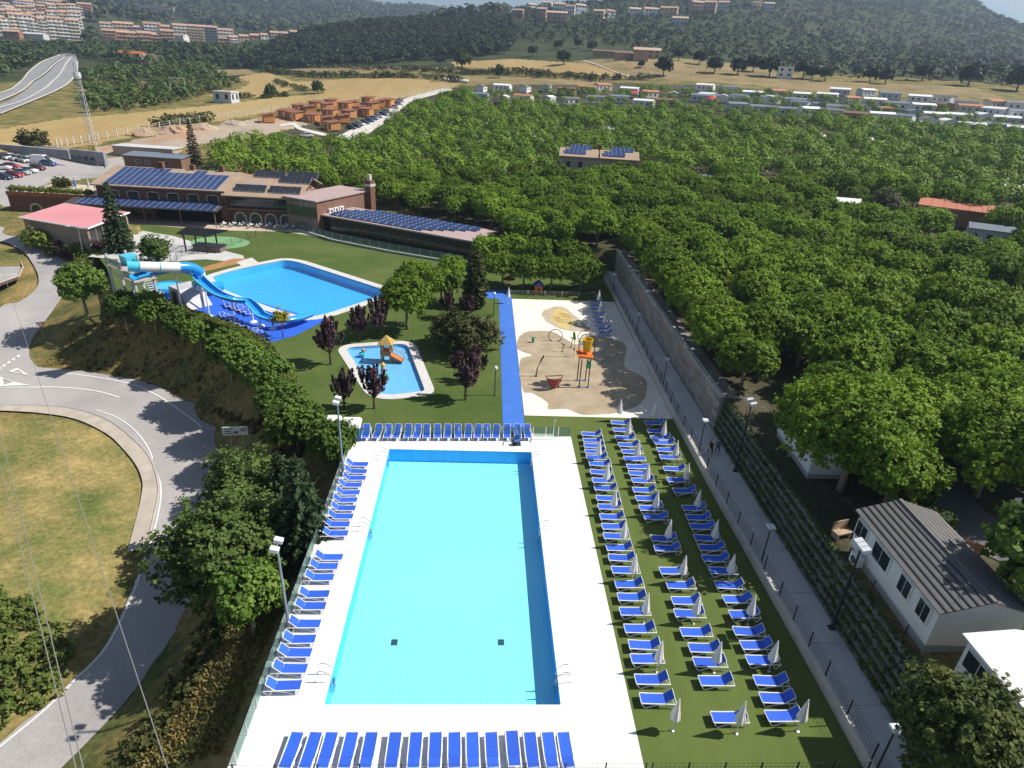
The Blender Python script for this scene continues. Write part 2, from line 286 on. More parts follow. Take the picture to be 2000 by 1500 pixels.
for t in [(0, 270, 235), (0, 245, 270), (200, 240, 270), (400, 212, 320), (560, 222, 290), (650, 222, 290), (780, 192, 340), (480, 262, 235), (330, 275, 228), (0, 200, 370), (80, 160, 460), (140, 112, 700), (300, 175, 430), (-200, 160, 500), (265, 122, 620), (420, 170, 420),
          (100, 80, 980), (0, 76, 980), (0, 45, 1200), (150, 20, 1250), (240, 86, 1000), (450, 88, 1050), (250, 45, 1350), (560, 90, 950), (400, 28, 1700), (560, 40, 1700), (0, -90, 2600), (300, -60, 2700), (500, -30, 2800), (620, 4, 2900), (700, 11, 3000), (800, 13, 3000), (870, 27, 3000), (930, 20, 3200), (1000, 28, 3200), (1040, 40, 3400),
          (430, 136, 650), (600, 130, 640), (800, 116, 600), (980, 110, 540), (520, 95, 720), (600, 66, 830), (700, 46, 900), (850, 40, 900), (1000, 34, 880), (700, 66, 1500), (900, 60, 1600), (500, 145, 480), (700, 150, 430), (900, 136, 450), (900, 165, 370), (1000, 160, 380), (1050, 142, 430), (1200, 152, 400), (1230, 118, 440), (1120, 120, 470),
          (1300, 120, 450), (1500, 152, 420), (1700, 163, 415), (1900, 183, 390), (1990, 222, 330), (1500, 120, 560), (1350, 90, 600), (1080, 48, 800), (1200, 60, 700), (1010, 22, 1000), (1040, 16, 1020), (1100, 10, 1000), (1200, 2, 1030), (1350, -14, 1080), (1500, -8, 1200), (1600, 0, 1350), (1660, 2, 1400), (1706, 9, 1450), (1750, 3, 1500), (1800, -22, 1550), (1860, -28, 1550), (1910, 0, 1550), (1940, 28, 1550), (1996, 52, 1550), (2080, 80, 1500),
          (1700, 90, 850), (1850, 90, 1000), (1950, 120, 800), (1600, 60, 900), (1400, 50, 800), (1800, 135, 560), (1950, 155, 500), (2300, 130, 1200), (2300, 190, 450), (1850, 20, 1850), (1940, 60, 1850), (1996, 85, 1850), (2080, 115, 1850), (1960, 45, 1550), (1300, 60, 1500), (1500, 60, 1900), (1900, 90, 2100)]: cd(*t)
CP += [(-6000, 3000, 150), (-4000, 6000, 200), (0, 6500, 200), (4000, 6000, 200), (6000, 2000, 120), (-5000, -2000, 0), (5000, -2000, 40)]
_C = np.array(CP); _S = _C[:, :2]
_D = np.linalg.norm(_S[:, None]-_S[None], axis=2)
_A = np.block([[-_D+np.eye(len(_S))*0.5, np.ones((len(_S), 1)), _S], [np.ones((1, len(_S))), np.zeros((1, 3))], [_S.T, np.zeros((2, 3))]])
_w = np.linalg.solve(_A, np.concatenate([_C[:, 2], np.zeros(3)]))
_ph = rng.uniform(0, 6.28, (10, 2)); _dr = rng.normal(size=(10, 2))
def tz(x, y):
    x = np.atleast_1d(np.asarray(x, float)); y = np.atleast_1d(np.asarray(y, float)); out = np.empty(x.shape); n = len(_S)
    for i in range(0, x.size, 20000):
        X = x.ravel()[i:i+20000]; Y = y.ravel()[i:i+20000]
        D = np.hypot(X[:, None]-_S[:, 0], Y[:, None]-_S[:, 1]); out.ravel()[i:i+20000] = -D@_w[:n]+_w[n]+_w[n+1]*X+_w[n+2]*Y
    d = np.hypot(x, y); k = np.clip((d-500)/900, 0, 1)
    nz = sum(np.sin((_dr[j, 0]*x+_dr[j, 1]*y)*0.012*(1.35**j)+_ph[j, 0])*(0.75**j) for j in range(10))
    return out+nz*k*2.6*np.clip(d/1500, .4, 1.6)
def tz1(x, y): return float(tz(x, y)[0])
def HIT(px, py, h=0.0, dmin=25, dmax=4000):
    """where the sight line through a pixel meets the ground (raised by h)"""
    d = ray(px, py); hl = math.hypot(d[0], d[1]); t = np.geomspace(dmin, dmax, 700)/hl; z = CAMH+d[2]*t; g = tz(d[0]*t, d[1]*t)+h
    b = np.nonzero(z <= g)[0]
    if len(b) == 0: i = 350; tt = t[i]
    elif b[0] == 0: tt = t[0]
    else:
        i = b[0]; a0 = z[i-1]-g[i-1]; a1 = z[i]-g[i]; tt = t[i-1]+(t[i]-t[i-1])*a0/(a0-a1)
    x, y = d[0]*tt, d[1]*tt; return Vector((x, y, tz1(x, y)))
# the levelled leisure ground: terrain drops out of sight beneath the sheets laid on it
PLAT = [(-10.9, 4), (-10.9, 49.6)]+[(p.x+0.2, p.y) for p in HW[::-1]]+[(-49, 84), (-57, 97), (-62.5, 104.5), (-63, 121), (-78, 127), (-76, 135), (-36, 133), (-26, 140), (1.2, 117), (3.5, 104), (23.55, 104), (23.55, 4)]
def dist_poly(x, y, poly):
    d = np.full(np.shape(x), 1e9)
    for i in range(len(poly)):
        ax, ay = poly[i-1]; bx, by = poly[i]; vx, vy = bx-ax, by-ay; t = np.clip(((x-ax)*vx+(y-ay)*vy)/(vx*vx+vy*vy+1e-9), 0, 1); d = np.minimum(d, np.hypot(x-ax-t*vx, y-ay-t*vy))
    return d
ang = np.concatenate([np.arange(-180, -62, 4.0), np.linspace(-62, 62, 600), np.arange(66, 180, 4.0)])
rad = np.geomspace(9, 6200, 560); rad = np.concatenate([[0.5, 3, 6], rad])
AA, RR = np.meshgrid(np.radians(ang), rad); TX = RR*np.sin(AA); TY = RR*np.cos(AA)
# pull the crest cells towards a fine grid only where needed; heights
TZ = tz(TX, TY); ins = inpoly(TX, TY, PLAT); dp = dist_poly(TX, TY, PLAT)
TZ = np.where(ins & (dp > 0.5), -3.2, TZ)
nr, na = TX.shape; V = np.stack([TX, TY, TZ], -1).reshape(-1, 3)
ii, jj = np.meshgrid(np.arange(nr-1), np.arange(na), indexing='ij'); j2 = (jj+1) % na
FQ = np.stack([ii*na+jj, ii*na+j2, (ii+1)*na+j2, (ii+1)*na+jj], -1).reshape(-1, 4)[:, ::-1]
FC = V[FQ].mean(1); fpx, fpy, fz = proj(FC); fd = np.hypot(FC[:, 0], FC[:, 1]); wob = 2.0*np.sin(FC[:, 0]*.11)+2.0*np.sin(FC[:, 1]*.13+1)
zone = np.zeros(len(FQ), int)
m_scrub = mat_ground('scrub hillside', [(.30, (.030, .045, .018)), (.50, (.046, .060, .026)), (.64, (.068, .076, .037)), (.76, (.12, .105, .06)), (.87, (.22, .19, .14))], 0.03, 0.5, 0.5, bump=0.7, bs=.4)
m_grass = mat_ground('rough grass', [(.28, (.05, .075, .02)), (.42, (.11, .12, .04)), (.55, (.22, .17, .065)), (.68, (.30, .215, .09))], 0.16, 2.2, 0.45, bs=3)
m_straw = mat_ground('cut stubble', [(.25, (.29, .205, .085)), (.5, (.36, .26, .115)), (.75, (.42, .315, .15))], 0.05, 1.4, 0.16, stretch=((1, .12, 1), -0.35), bump=.3, bs=2)
m_straw2 = mat_ground('pale dry pasture', [(.25, (.12, .11, .05)), (.42, (.21, .165, .08)), (.6, (.29, .22, .11)), (.8, (.36, .28, .15))], 0.06, 1.2, 0.25, bump=.3, bs=2)
m_earth = mat_ground('bare earth and gravel', [(.3, (.30, .25, .20)), (.5, (.40, .33, .26)), (.62, (.42, .25, .15)), (.8, (.48, .42, .35))], 0.06, 1.5, 0.2, bump=.4, bs=2)
m_asph = mat_ground('weathered asphalt', [(.3, (.29, .275, .272)), (.5, (.36, .34, .335)), (.7, (.41, .385, .375))], 0.12, 7, 0.15, rough=.85, bump=.15, bs=20)
m_camp = mat_ground('campsite ground', [(.3, (.035, .045, .02)), (.5, (.075, .07, .04)), (.7, (.13, .11, .075))], 0.1, 2, .4)  # ground tones darkened to hold the shade under the trees
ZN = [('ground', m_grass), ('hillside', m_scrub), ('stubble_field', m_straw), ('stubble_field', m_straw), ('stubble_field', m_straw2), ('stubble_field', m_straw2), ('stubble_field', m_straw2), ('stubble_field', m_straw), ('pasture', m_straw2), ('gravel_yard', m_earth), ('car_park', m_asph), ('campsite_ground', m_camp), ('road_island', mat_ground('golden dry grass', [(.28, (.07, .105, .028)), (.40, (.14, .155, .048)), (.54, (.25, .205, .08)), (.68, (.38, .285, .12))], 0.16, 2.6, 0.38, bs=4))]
def zmark(k, poly, dmin, dmax):
    zone[inpoly(fpx, fpy, poly) & (fz > 0) & (fd > dmin) & (fd < dmax)] = k
zone[(fd > 470)] = 1
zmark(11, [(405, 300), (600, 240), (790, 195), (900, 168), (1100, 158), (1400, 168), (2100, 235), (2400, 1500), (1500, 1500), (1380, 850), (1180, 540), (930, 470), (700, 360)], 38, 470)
zmark(12, [(-400, 812), (149, 824), (208, 852), (240, 881), (267, 915), (279, 945), (276, 975), (249, 1082), (200, 1180), (120, 1290), (40, 1390), (-100, 1440), (-500, 1500), (-500, 812)], 20, 110)
zmark(2, [(-300, 270), (0, 252), (122, 232), (210, 225), (402, 207), (525, 192), (602, 185), (640, 181), (566, 160), (700, 153), (890, 152), (908, 160), (880, 173), (790, 191), (560, 214), (330, 253), (110, 296), (-300, 330)], 180, 560)
zmark(3, [(400, 187), (470, 173), (490, 160), (462, 151), (520, 140), (600, 168), (500, 190)], 280, 620)
zmark(4, [(310, 143), (330, 135), (480, 134), (505, 144), (420, 149)], 380, 700)
zmark(5, [(540, 138), (640, 129), (880, 132), (905, 139), (700, 144)], 380, 640)
zmark(6, [(875, 147), (1000, 151), (1180, 157), (1200, 166), (1000, 165), (900, 156)], 300, 560)
zmark(7, [(880, 121), (1000, 115), (1150, 124), (1262, 147), (1240, 153), (1050, 141), (890, 129)], 330, 620)
zmark(8, [(1120, 118), (1300, 112), (1420, 122), (1600, 158), (1900, 170), (1990, 205), (1900, 190), (1600, 180), (1400, 160), (1250, 153)], 330, 620)
zmark(9, [(120, 302), (300, 266), (420, 246), (530, 226), (640, 232), (570, 252), (500, 266), (420, 278), (300, 297), (180, 308)], 170, 330)
zmark(10, [(-300, 312), (100, 303), (190, 306), (290, 312), (270, 328), (190, 347), (100, 356), (30, 400), (-300, 420)], 120, 260)
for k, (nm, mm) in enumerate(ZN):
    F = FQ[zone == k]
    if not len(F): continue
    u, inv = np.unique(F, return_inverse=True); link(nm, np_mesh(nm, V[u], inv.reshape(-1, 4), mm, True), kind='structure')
def strip(name, A, B, n, m, lift=0.0, cross=4, zfun=road_z, **tags):
    a = smooth_line([tuple(G(x, y, zfun(y))) for x, y in A], n); b = smooth_line([tuple(G(x, y, zfun(y))) for x, y in B], n); vs = []; fs = []; c = cross+1
    for i in range(n):
        for k in range(c): vs.append(a[i]+(b[i]-a[i])*k/cross+np.array([0, 0, lift]))
    for i in range(n-1):
        for k in range(cross): fs.append((i*c+k, i*c+k+1, (i+1)*c+k+1, (i+1)*c+k))
    mb = MB(); mb.add(vs, fs); me = mb.mesh(name, m, True); return link(name, me, **tags)
strip('road', UP_L, UP_R, 60, m_asph, 0.05, kind='structure')
strip('road', MAIN_IN, MAIN_OUT, 90, m_asph, 0.06, kind='structure')
m_line = mat('road paint', (.74, .73, .70), .8, .12, 3)
def pline(name, pts, w, lift, m=m_line, n=40, zfun=road_z, **tags):
    P = smooth_line([tuple(G(x, y, zfun(y))) for x, y in pts], n); mb = MB(); vs = []
    for i in range(n):
        t = P[min(i+1, n-1)]-P[max(i-1, 0)]; q = np.array([-t[1], t[0], 0]); q /= np.linalg.norm(q)+1e-9; vs += [P[i]+q*w/2+[0, 0, lift], P[i]-q*w/2+[0, 0, lift]]
    mb.add(vs, [(2*i, 2*i+1, 2*i+3, 2*i+2) for i in range(n-1)]); return mb.build(name, m, None, kind='structure', **tags)
pline('road_marking', [(112, 728), (187, 737), (260, 752), (310, 775), (355, 805), (388, 830), (402, 850), (410, 872), (414, 905)], .16, .075)
pline('road_marking', [(187, 801), (230, 817), (262, 840), (285, 868), (300, 900), (313, 940), (313, 985), (295, 1060), (262, 1155), (210, 1262), (148, 1328), (93, 1383), (0, 1460)], .12, .075)
pline('road_marking', [(0, 757), (60, 757), (120, 757), (190, 765), (232, 777)], .18, .075)
def flatpoly(name, pts, zf, m, lift): return sheet([[(G(x, y, zf(y)).x, G(x, y, zf(y)).y) for x, y in pts]], lambda X, Y: max(tz1(X, Y), -9)+.12+lift, m, name, kind='structure')
_o = [(17, 727), (34, 720), (58, 735)]; _i = [(26, 727), (35, 723.5), (47, 732)]
def _gz(x, y): g = G(x, y, road_z(y)); return (g.x, g.y)
def ring_z(X, Y):
    x_, y_, _ = proj(np.array([[X, Y, -7.0]])); y2 = proj(np.array([[X, Y, road_z(y_[0])]]))[1][0]; return road_z(y2)+.13
sheet([[_gz(*p) for p in _o], [_gz(*p) for p in _i]], ring_z, m_line, 'yield_marking', kind='structure')
sheet([[_gz(*p) for p in [(-40, 733), (0, 737), (28, 748), (60, 754), (-40, 757)]], [_gz(*p) for p in [(6, 741), (26, 748), (8, 754)]]], ring_z, m_line, 'road_marking', kind='structure')
for k in range(6):
    x, y = -14+k*9.2, 729-k*6.2; sheet([[_gz(x, y), _gz(x+6, y-4), _gz(x+8.5, y-2), _gz(x+2.5, y+2)]], ring_z, m_line, 'road_marking', kind='structure')
m_walk = mat('concrete footway', (.42, .37, .31), .9, .14, .8, .15, 12)
WI = [(x, y) for x, y in WALK_IN]; WO = [(0, 794), (67, 794), (133, 799), (187, 813), (227, 833), (267, 867), (293, 899), (308, 945), (306, 985), (285, 1072)]
strip('footway', WI, WO, 60, m_walk, 0.17, 3, kind='structure')
mb = MB(); P = smooth_line([tuple(G(x, y, road_z(y))) for x, y in WO], 60)
mb.tube([p+[0, 0, .1] for p in P], .14, 4); mb.build('kerb', mat('kerb stone', (.36, .33, .30), .9, .15, 2), None, kind='structure')
# ================================================================ leisure ground: pools, decks, lawns
def ring_prism(name, outer, inner, z0, z1, m, **tags):
    o = [Vector((p[0], p[1], 0)) for p in outer]; i = [Vector((p[0], p[1], 0)) for p in inner]; tri = tessellate_polygon([o, i]); flat = o+i; n = len(flat)
    mb = MB(); fs = [tuple(n+k for k in t) for t in tri]; no = len(o)
    fs += [(k, (k+1) % no, n+(k+1) % no, n+k) for k in range(no)]+[(no+k, no+(k+1) % len(i), n+no+(k+1) % len(i), n+no+k) for k in range(len(i))]
    mb.add([(p.x, p.y, z0) for p in flat]+[(p.x, p.y, z1) for p in flat], fs); return mb.build(name, m, None, **tags)
def basin(name, poly, z0, z1, m, mw=None, **tags):
    n = len(poly); tri = tessellate_polygon([[Vector((p[0], p[1], 0)) for p in poly]])
    a = MB(); a.add([(p[0], p[1], z0) for p in poly], [tuple(t) for t in tri]); fl = a.build(name, m, None, **tags)
    b = MB(); b.add([(p[0], p[1], z0) for p in poly]+[(p[0], p[1], z1) for p in poly], [(k, (k+1) % n, n+(k+1) % n, n+k) for k in range(n)]); b.build('pool_wall', mw or m, fl); return fl
PX0, PX1, PY0, PY1 = -7.6, 4.9, 22.77, 47.77
m_deck = mat('pale pool paving', (.80, .79, .77), .8, .03, .5, .05, 30)
m_turf = mat_ground('artificial turf', [(.3, (.090, .124, .032)), (.5, (.106, .142, .038)), (.7, (.122, .160, .045))], .5, 18, .16, bump=.2, bs=40, stretch=((1, .25, 1), 1.57))
m_lawn = mat_ground('mown lawn', [(.3, (.055, .09, .02)), (.48, (.078, .115, .03)), (.62, (.105, .135, .04)), (.75, (.14, .145, .052))], .10, 3, .18, bump=.3, bs=12)
m_tilefloor = mat_tile('pale cyan pool tile', (.27, .84, .99), (.22, .76, .97), .33, var=.02)
m_tilewall = mat_tile('blue pool tile', (.05, .50, .98), (.04, .42, .92), .25, var=.1)  # wall tile bluer than the floor; its colour also carries the shaded strip
pool = [(PX0, PY0), (PX1, PY0), (PX1, PY1), (PX0, PY1)]
DK = [(-11.0, 16.0), (8.65, 16.0), (8.75, 50.6), (-11.0, 49.6)]
sheet([DK, pool], 0.0, m_deck, 'pool_deck', kind='structure')
basin('pool_floor', pool, -1.25, -0.001, m_tilefloor, m_tilewall, kind='structure')
sheet([pool], -.07, mat_water('pool water', (.93, .99, 1.0), .05, 1.0), 'pool_water', kind='structure')
m_drain = mat('drain grating', (.02, .07, .10), .6)
for k, (x, y) in enumerate([(770, 1249), (979, 1249)]):
    p = G(x, y, -1.0); o = MB().bb(-.19, .19, -.22, .22, 0, .02).build('drain_grate', m_drain, None, loc=(p.x, p.y, -1.248), label=['dark square drain on the pool floor nearer the left edge', 'dark square drain on the pool floor nearer the blue shaded edge'][k], cat='drain', group='pool floor drains')
    for q in range(4): MB().bb(-.17, .17, -.16+q*.1, -.13+q*.1, .02, .03).build('bar', mat('grate bar', (.05, .12, .16), .5), o)
# lawns with the holes of the two shaped pools
LAG = round_poly([G(414, 541), G(468, 525), G(556, 508), G(582, 512), G(749, 566), G(742, 579), G(639, 613), G(600, 621), G(540, 605), G(435, 566)], [1, 3, 1.5, 2, 2, 1, 3, 2, 3, 2], 5)
KID = round_poly([G(674, 679.5), G(795, 671), G(830.5, 764), G(738, 775)], [1.2, 1.4, .5, 2.0], 7)
LAGo, KIDo = offset_poly(LAG, 1.25), offset_poly(KID, 1.0)
sheet([[(-10.9, 49.9)]+[(p.x+0.2, p.y) for p in HW[::-1]]+[(-49, 84), (-57, 97), (-62.5, 104.5), (-63, 121), (-78, 127), (-76, 135), (-36, 133), (-26, 140), (1.2, 117), (3.5, 104), (22.3, 104), (22.3, 50.9), (8.75, 50.9)], LAG, KID], -.012, m_lawn, 'lawn', kind='structure')
sheet([[(8.65, 16), (19.75, 16), (19.6, 30), (19.35, 54.4), (4.6, 54.4), (4.6, 50.6), (8.75, 50.6)]], -.004, m_turf, 'artificial_turf', kind='structure')
m_cop = mat('pool coping stone', (.56, .54, .52), .8, .1, 1.5, .1, 20)
ring_prism('lagoon_coping', LAGo, LAG, -.1, .06, m_cop, kind='structure'); ring_prism('paddling_pool_coping', KIDo, KID, -.1, .05, m_cop, kind='structure')
basin('lagoon_floor', LAG, -1.3, .05, mat_tile('bright blue pool tile', (.09, .55, .90), (.07, .46, .84), .4, var=.06), kind='structure')
basin('paddling_pool_floor', KID, -.35, .045, mat_tile('light blue pool tile', (.24, .58, .88), (.18, .50, .82), .4, var=.08), kind='structure')
sheet([LAG], -.06, mat_water('lagoon water', (.70, .92, 1.0), .30, 1.6), 'lagoon_water', kind='structure'); sheet([KID], -.05, mat_water('paddling pool water', (.85, .95, 1.0), .38, 3.2), 'paddling_pool_water', kind='structure')
m_bluepath = mat('blue rubber path', (.05, .165, .56), .8, .08, .6, .1, 30)
sheet([[(2.75, 89.0), (4.62, 89.2), (4.55, 51.0), (2.45, 51.0)]], .004, m_bluepath, 'blue_path', kind='structure')
sheet([[(-1.6, 90), (0.2, 93), (4.4, 93.5), (4.62, 89.2), (2.75, 89.0)]], .003, m_bluepath, 'blue_path', kind='structure')
# blue rubber yard under the slides
sheet([[(G(x, y).x, G(x, y).y) for x, y in [(300, 575), (390, 607), (480, 640), (530, 668), (575, 656), (640, 624), (606, 619), (545, 602), (435, 569), (400, 560), (330, 560)]]], .003, mat('blue rubber yard', (.025, .12, .62), .75, .1, .5, .1, 20), 'blue_yard', kind='structure')
# splash pad
m_pad = mat('dry splash pad concrete', (.74, .69, .61), .85, .10, .5, .1, 10)
m_wet = mat('wet splash pad concrete', (.36, .285, .19), .45, .16, .5, .06, 10, col2=(.40, .32, .22))
SPL = [(4.62, 54.4), (19.4, 54.4), (19.9, 89.6), (4.62, 89.4)]
sheet([SPL], .002, m_pad, 'splash_pad', kind='structure')
z7 = lambda x, y, z=0: G(700+x/3.226, 480+y/3.226, z)
def wobble(pts, amp, per=6):
    L_ = loop_smooth(pts, per); r = random.Random(5); return [(x+r.uniform(-amp, amp), y+r.uniform(-amp, amp)) for x, y in L_]
WET = [(1001, 600), (1040, 550), (1130, 535), (1230, 545), (1310, 590), (1380, 620), (1480, 570), (1640, 600), (1690, 640), (1680, 760), (1800, 830), (1815, 920), (1770, 1000), (1640, 1050), (1500, 1066), (1400, 1062), (1310, 1030), (1200, 1030), (1190, 985), (1100, 930), (1032, 905), (1018, 722), (1090, 690), (1008, 655)]
sheet([wobble([(z7(*p).x, z7(*p).y) for p in WET], .05)], .006, m_wet, 'wet_concrete', kind='structure')
sheet([wobble([(z7(*p).x, z7(*p).y) for p in [(1155, 425), (1210, 390), (1290, 385), (1350, 430), (1460, 520), (1400, 540), (1290, 530), (1190, 480)]], .08)], .005, mat('damp concrete', (.46, .385, .28), .6, .15, .8), 'wet_concrete', kind='structure')
m_yel = mat('faded yellow paint', (.55, .42, .17), .8, .15, 1.2)
sheet([wobble([(z7(*p).x, z7(*p).y) for p in [(1215, 455), (1235, 410), (1290, 398), (1340, 450), (1368, 490), (1340, 500), (1312, 528), (1258, 500)]], .1)], .010, m_yel, 'painted_flower', kind='structure')
mb = MB(); c = z7(1285, 455)
for s in range(3):
    mb.tube([(c.x+(.25+.19*s+.05*sin(5*a))*1.9*cos(a), c.y+(.25+.19*s)*2.8*sin(a), .012) for a in np.linspace(0, 6.28, 30)], .05, 4)
mb.build('painted_swirl', mat('brown floor paint', (.30, .22, .10), .8), None, kind='structure')
# kerbed walkway, retaining wall, terrace paving
WK = .7
m_conc = mat('walkway concrete', (.52, .51, .51), .85, .12, .4, .12, 9)
kerb = [(19.75, 12), (19.75, 24), (19.62, 30), (19.40, 42), (19.42, 54), (19.75, 75), (20.05, 93), (20.3, 103.5)]
wk = MB()
for a, b in zip(kerb[:-1], kerb[1:]): wk.hexa([(a[0]+.25, a[1], -1), (22.25, a[1], -1), (22.25, b[1], -1), (b[0]+.25, b[1], -1)], [(a[0]+.25, a[1], WK), (22.25, a[1], WK), (22.25, b[1], WK), (b[0]+.25, b[1], WK)])
wk.build('walkway', m_conc, None, kind='structure')
kw = MB()
for a, b in zip(kerb[:-1], kerb[1:]): kw.hexa([(a[0], a[1], -1), (a[0]+.25, a[1], -1), (b[0]+.25, b[1], -1), (b[0], b[1], -1)], [(a[0], a[1], WK+.12), (a[0]+.25, a[1], WK+.12), (b[0]+.25, b[1], WK+.12), (b[0], b[1], WK+.12)])
kw.build('kerb_wall', mat('kerb wall concrete', (.60, .57, .53), .85, .12, 1.2, .1, 12), None, label='low pale concrete kerb wall between the artificial turf and the walkway', cat='wall')
for Y in np.arange(14, 50, 4.1): MB().bb(19.9, 22.2, Y, Y+.03, WK, WK+.004).build('expansion_joint', mat('dark joint', (.2, .2, .21), .9), None, kind='structure')  # thin dark grey joint strips across the walkway
rw = thing('retaining_wall', 'tall grey block retaining wall beside the walkway below the campsite trees', 'wall', (22.3, 51.2, 0))
m_blk = mat('concrete block', (.33, .30, .27), .9, .2, .8, .2, 6, obj=.18)
blk = MB().bb(0, .34, .012, 1.168, .012, .568).mesh('block', m_blk)
for r_ in range(6):
    for k in range(44): link('block', blk, rw, (0, k*1.18+(.59 if r_ % 2 else 0), .75+r_*.58))
MB().bb(.06, 1.7, 0, 52.6, .5, 4.22).build('wall_core', mat('wall mortar', (.22, .20, .18), .95, .15, 1), rw); MB().bb(-.06, .42, -.1, 52.7, 4.25, 4.36).build('coping', m_conc, rw)
MB().bb(.36, 2.6, -.15, .2, 0, 4.15).build('end_wall', mat('dark end wall', (.10, .09, .085), .9, .2, 1), rw)
m_terr = mat('terrace paving', (.52, .43, .34), .9, .12, .5, .1, 8)
sheet([[(-79, 127.5), (-50, 123.6), (-38, 124.6), (-31, 121.5), (-28, 124), (-37, 133), (-76, 135)]], .003, m_terr, 'terrace', kind='structure')
sheet([[(-63, 103), (-52, 101), (-45, 104), (-38, 102.5), (-40, 107), (-48, 112), (-56, 118), (-63, 121)]], .003, mat('pale yard paving', (.50, .49, .48), .9, .1, .5), 'paved_yard', kind='structure')
sheet([[tuple(G(430+58*cos(a), 474+12*sin(a)))[:2] for a in np.linspace(0, 2*pi, 28, endpoint=False)]], .006, mat('green court surface', (.17, .33, .16), .85, .06, .4), 'green_court', kind='structure')
sheet([[(G(x, y).x, G(x, y).y) for x, y in [(375, 528), (455, 505), (492, 505), (470, 514), (380, 535)]]], .006, mat('orange gravel path', (.36, .19, .08), .95, .2, 1), 'gravel_path', kind='structure')
sheet([[(G(x, y).x, G(x, y).y) for x, y in [(462, 512), (492, 503), (508, 515), (478, 524)]]], .008, m_cop, 'shower_slab', kind='structure')
# ------------------------------------------------ white parapet with glass balustrades round the deck
m_par = mat('parapet render', (.62, .60, .57), .85, .08, 1)
MB().bb(-11.35, -11.0, 14, 49.6, -3.2, .10).build('deck_wall', m_par, None, label='long pale retaining wall along the left edge of the white pool deck', cat='wall')
m_steel = mat('brushed steel', (.62, .63, .64), .3, metal=.9); m_glass = mat_glass('balustrade glass'); m_dark = mat('dark grey metal', (.03, .032, .038), .55)
def fence(name, label, pts, h, gap, infill, pm, im, z=0.0, cat='fence', r=.03, rail=False):
    t = thing(name, label, cat, (pts[0][0], pts[0][1], z)); o = Vector((pts[0][0], pts[0][1], 0))
    for a, b in zip(pts[:-1], pts[1:]):
        a = Vector((a[0], a[1], 0)); b = Vector((b[0], b[1], 0)); n = max(1, round((b-a).length/gap)); d = (b-a)/n; ang = atan2(d.y, d.x); ln = d.length
        post = MB().bb(-r, r, -r, r, 0, h).mesh('post', pm)
        if infill == 'glass': pan = MB().bb(.07, ln-.07, -.008, .008, .12, h-.05).mesh('glass_panel', im)
        elif infill == 'bars':
            pb = MB()
            for k in range(1, int(ln/.14)): pb.bb(k*.14-.008, k*.14+.008, -.008, .008, .08, h-.06)
            pb.bb(0, ln, -.015, .015, h-.08, h-.04); pb.bb(0, ln, -.015, .015, .06, .10); pan = pb.mesh('bar_panel', im)
        else:
            pb = MB()
            for k in range(1, int(ln/.22)): pb.bb(k*.22-.004, k*.22+.004, -.004, .004, .05, h-.05)
            for zz in np.linspace(.06, h-.06, 5): pb.bb(0, ln, -.005, .005, zz-.005, zz+.005)
            pan = pb.mesh('mesh_panel', im)
        for k in range(n+1):
            p = a+d*k-o; link('post', post, t, (p.x, p.y, 0), ang)
            if k < n: link({'glass': 'glass_panel', 'bars': 'bar_panel'}.get(infill, 'mesh_panel'), pan, t, (p.x, p.y, 0), ang)
    return t
fence('glass_balustrade', 'frameless glass balustrade behind the far row of sun loungers', [(-10.7, 49.45), (4.9, 50.35)], 1.15, 1.3, 'glass', m_steel, m_glass)
fence('glass_balustrade', 'glass balustrade with steel posts between the deck and the turf strip near the shower', [(5.2, 50.37), (8.7, 50.5)], 1.1, 1.2, 'glass', m_steel, m_glass)
fence('glass_balustrade', 'glass balustrade along the left deck wall behind the left column of loungers', [(-10.95, 19.5), (-10.95, 49.2)], 1.0, 1.5, 'glass', m_steel, m_glass, .1)
fence('mesh_fence', 'low dark mesh fence along the near edge of the white deck', [(-10.8, 18.8), (8.5, 18.8)], 1.2, 1.95, 'mesh', m_dark, m_dark)
fence('mesh_fence', 'low dark mesh fence along the near edge of the artificial turf', [(8.8, 18.8), (19.5, 18.8)], 1.2, 1.8, 'mesh', m_dark, m_dark)
fence('walkway_fence', 'dark post and wire fence on the kerb along the walkway', [(x+.12, y) for x, y in kerb], 1.15, 2.35, 'mesh', m_dark, m_dark, WK+.12)
fence('pad_fence', 'thin grey fence at the far end of the splash pad', [(4.5, 90.6), (19.8, 90.9)], 1.0, 2.4, 'mesh', m_steel, m_steel)
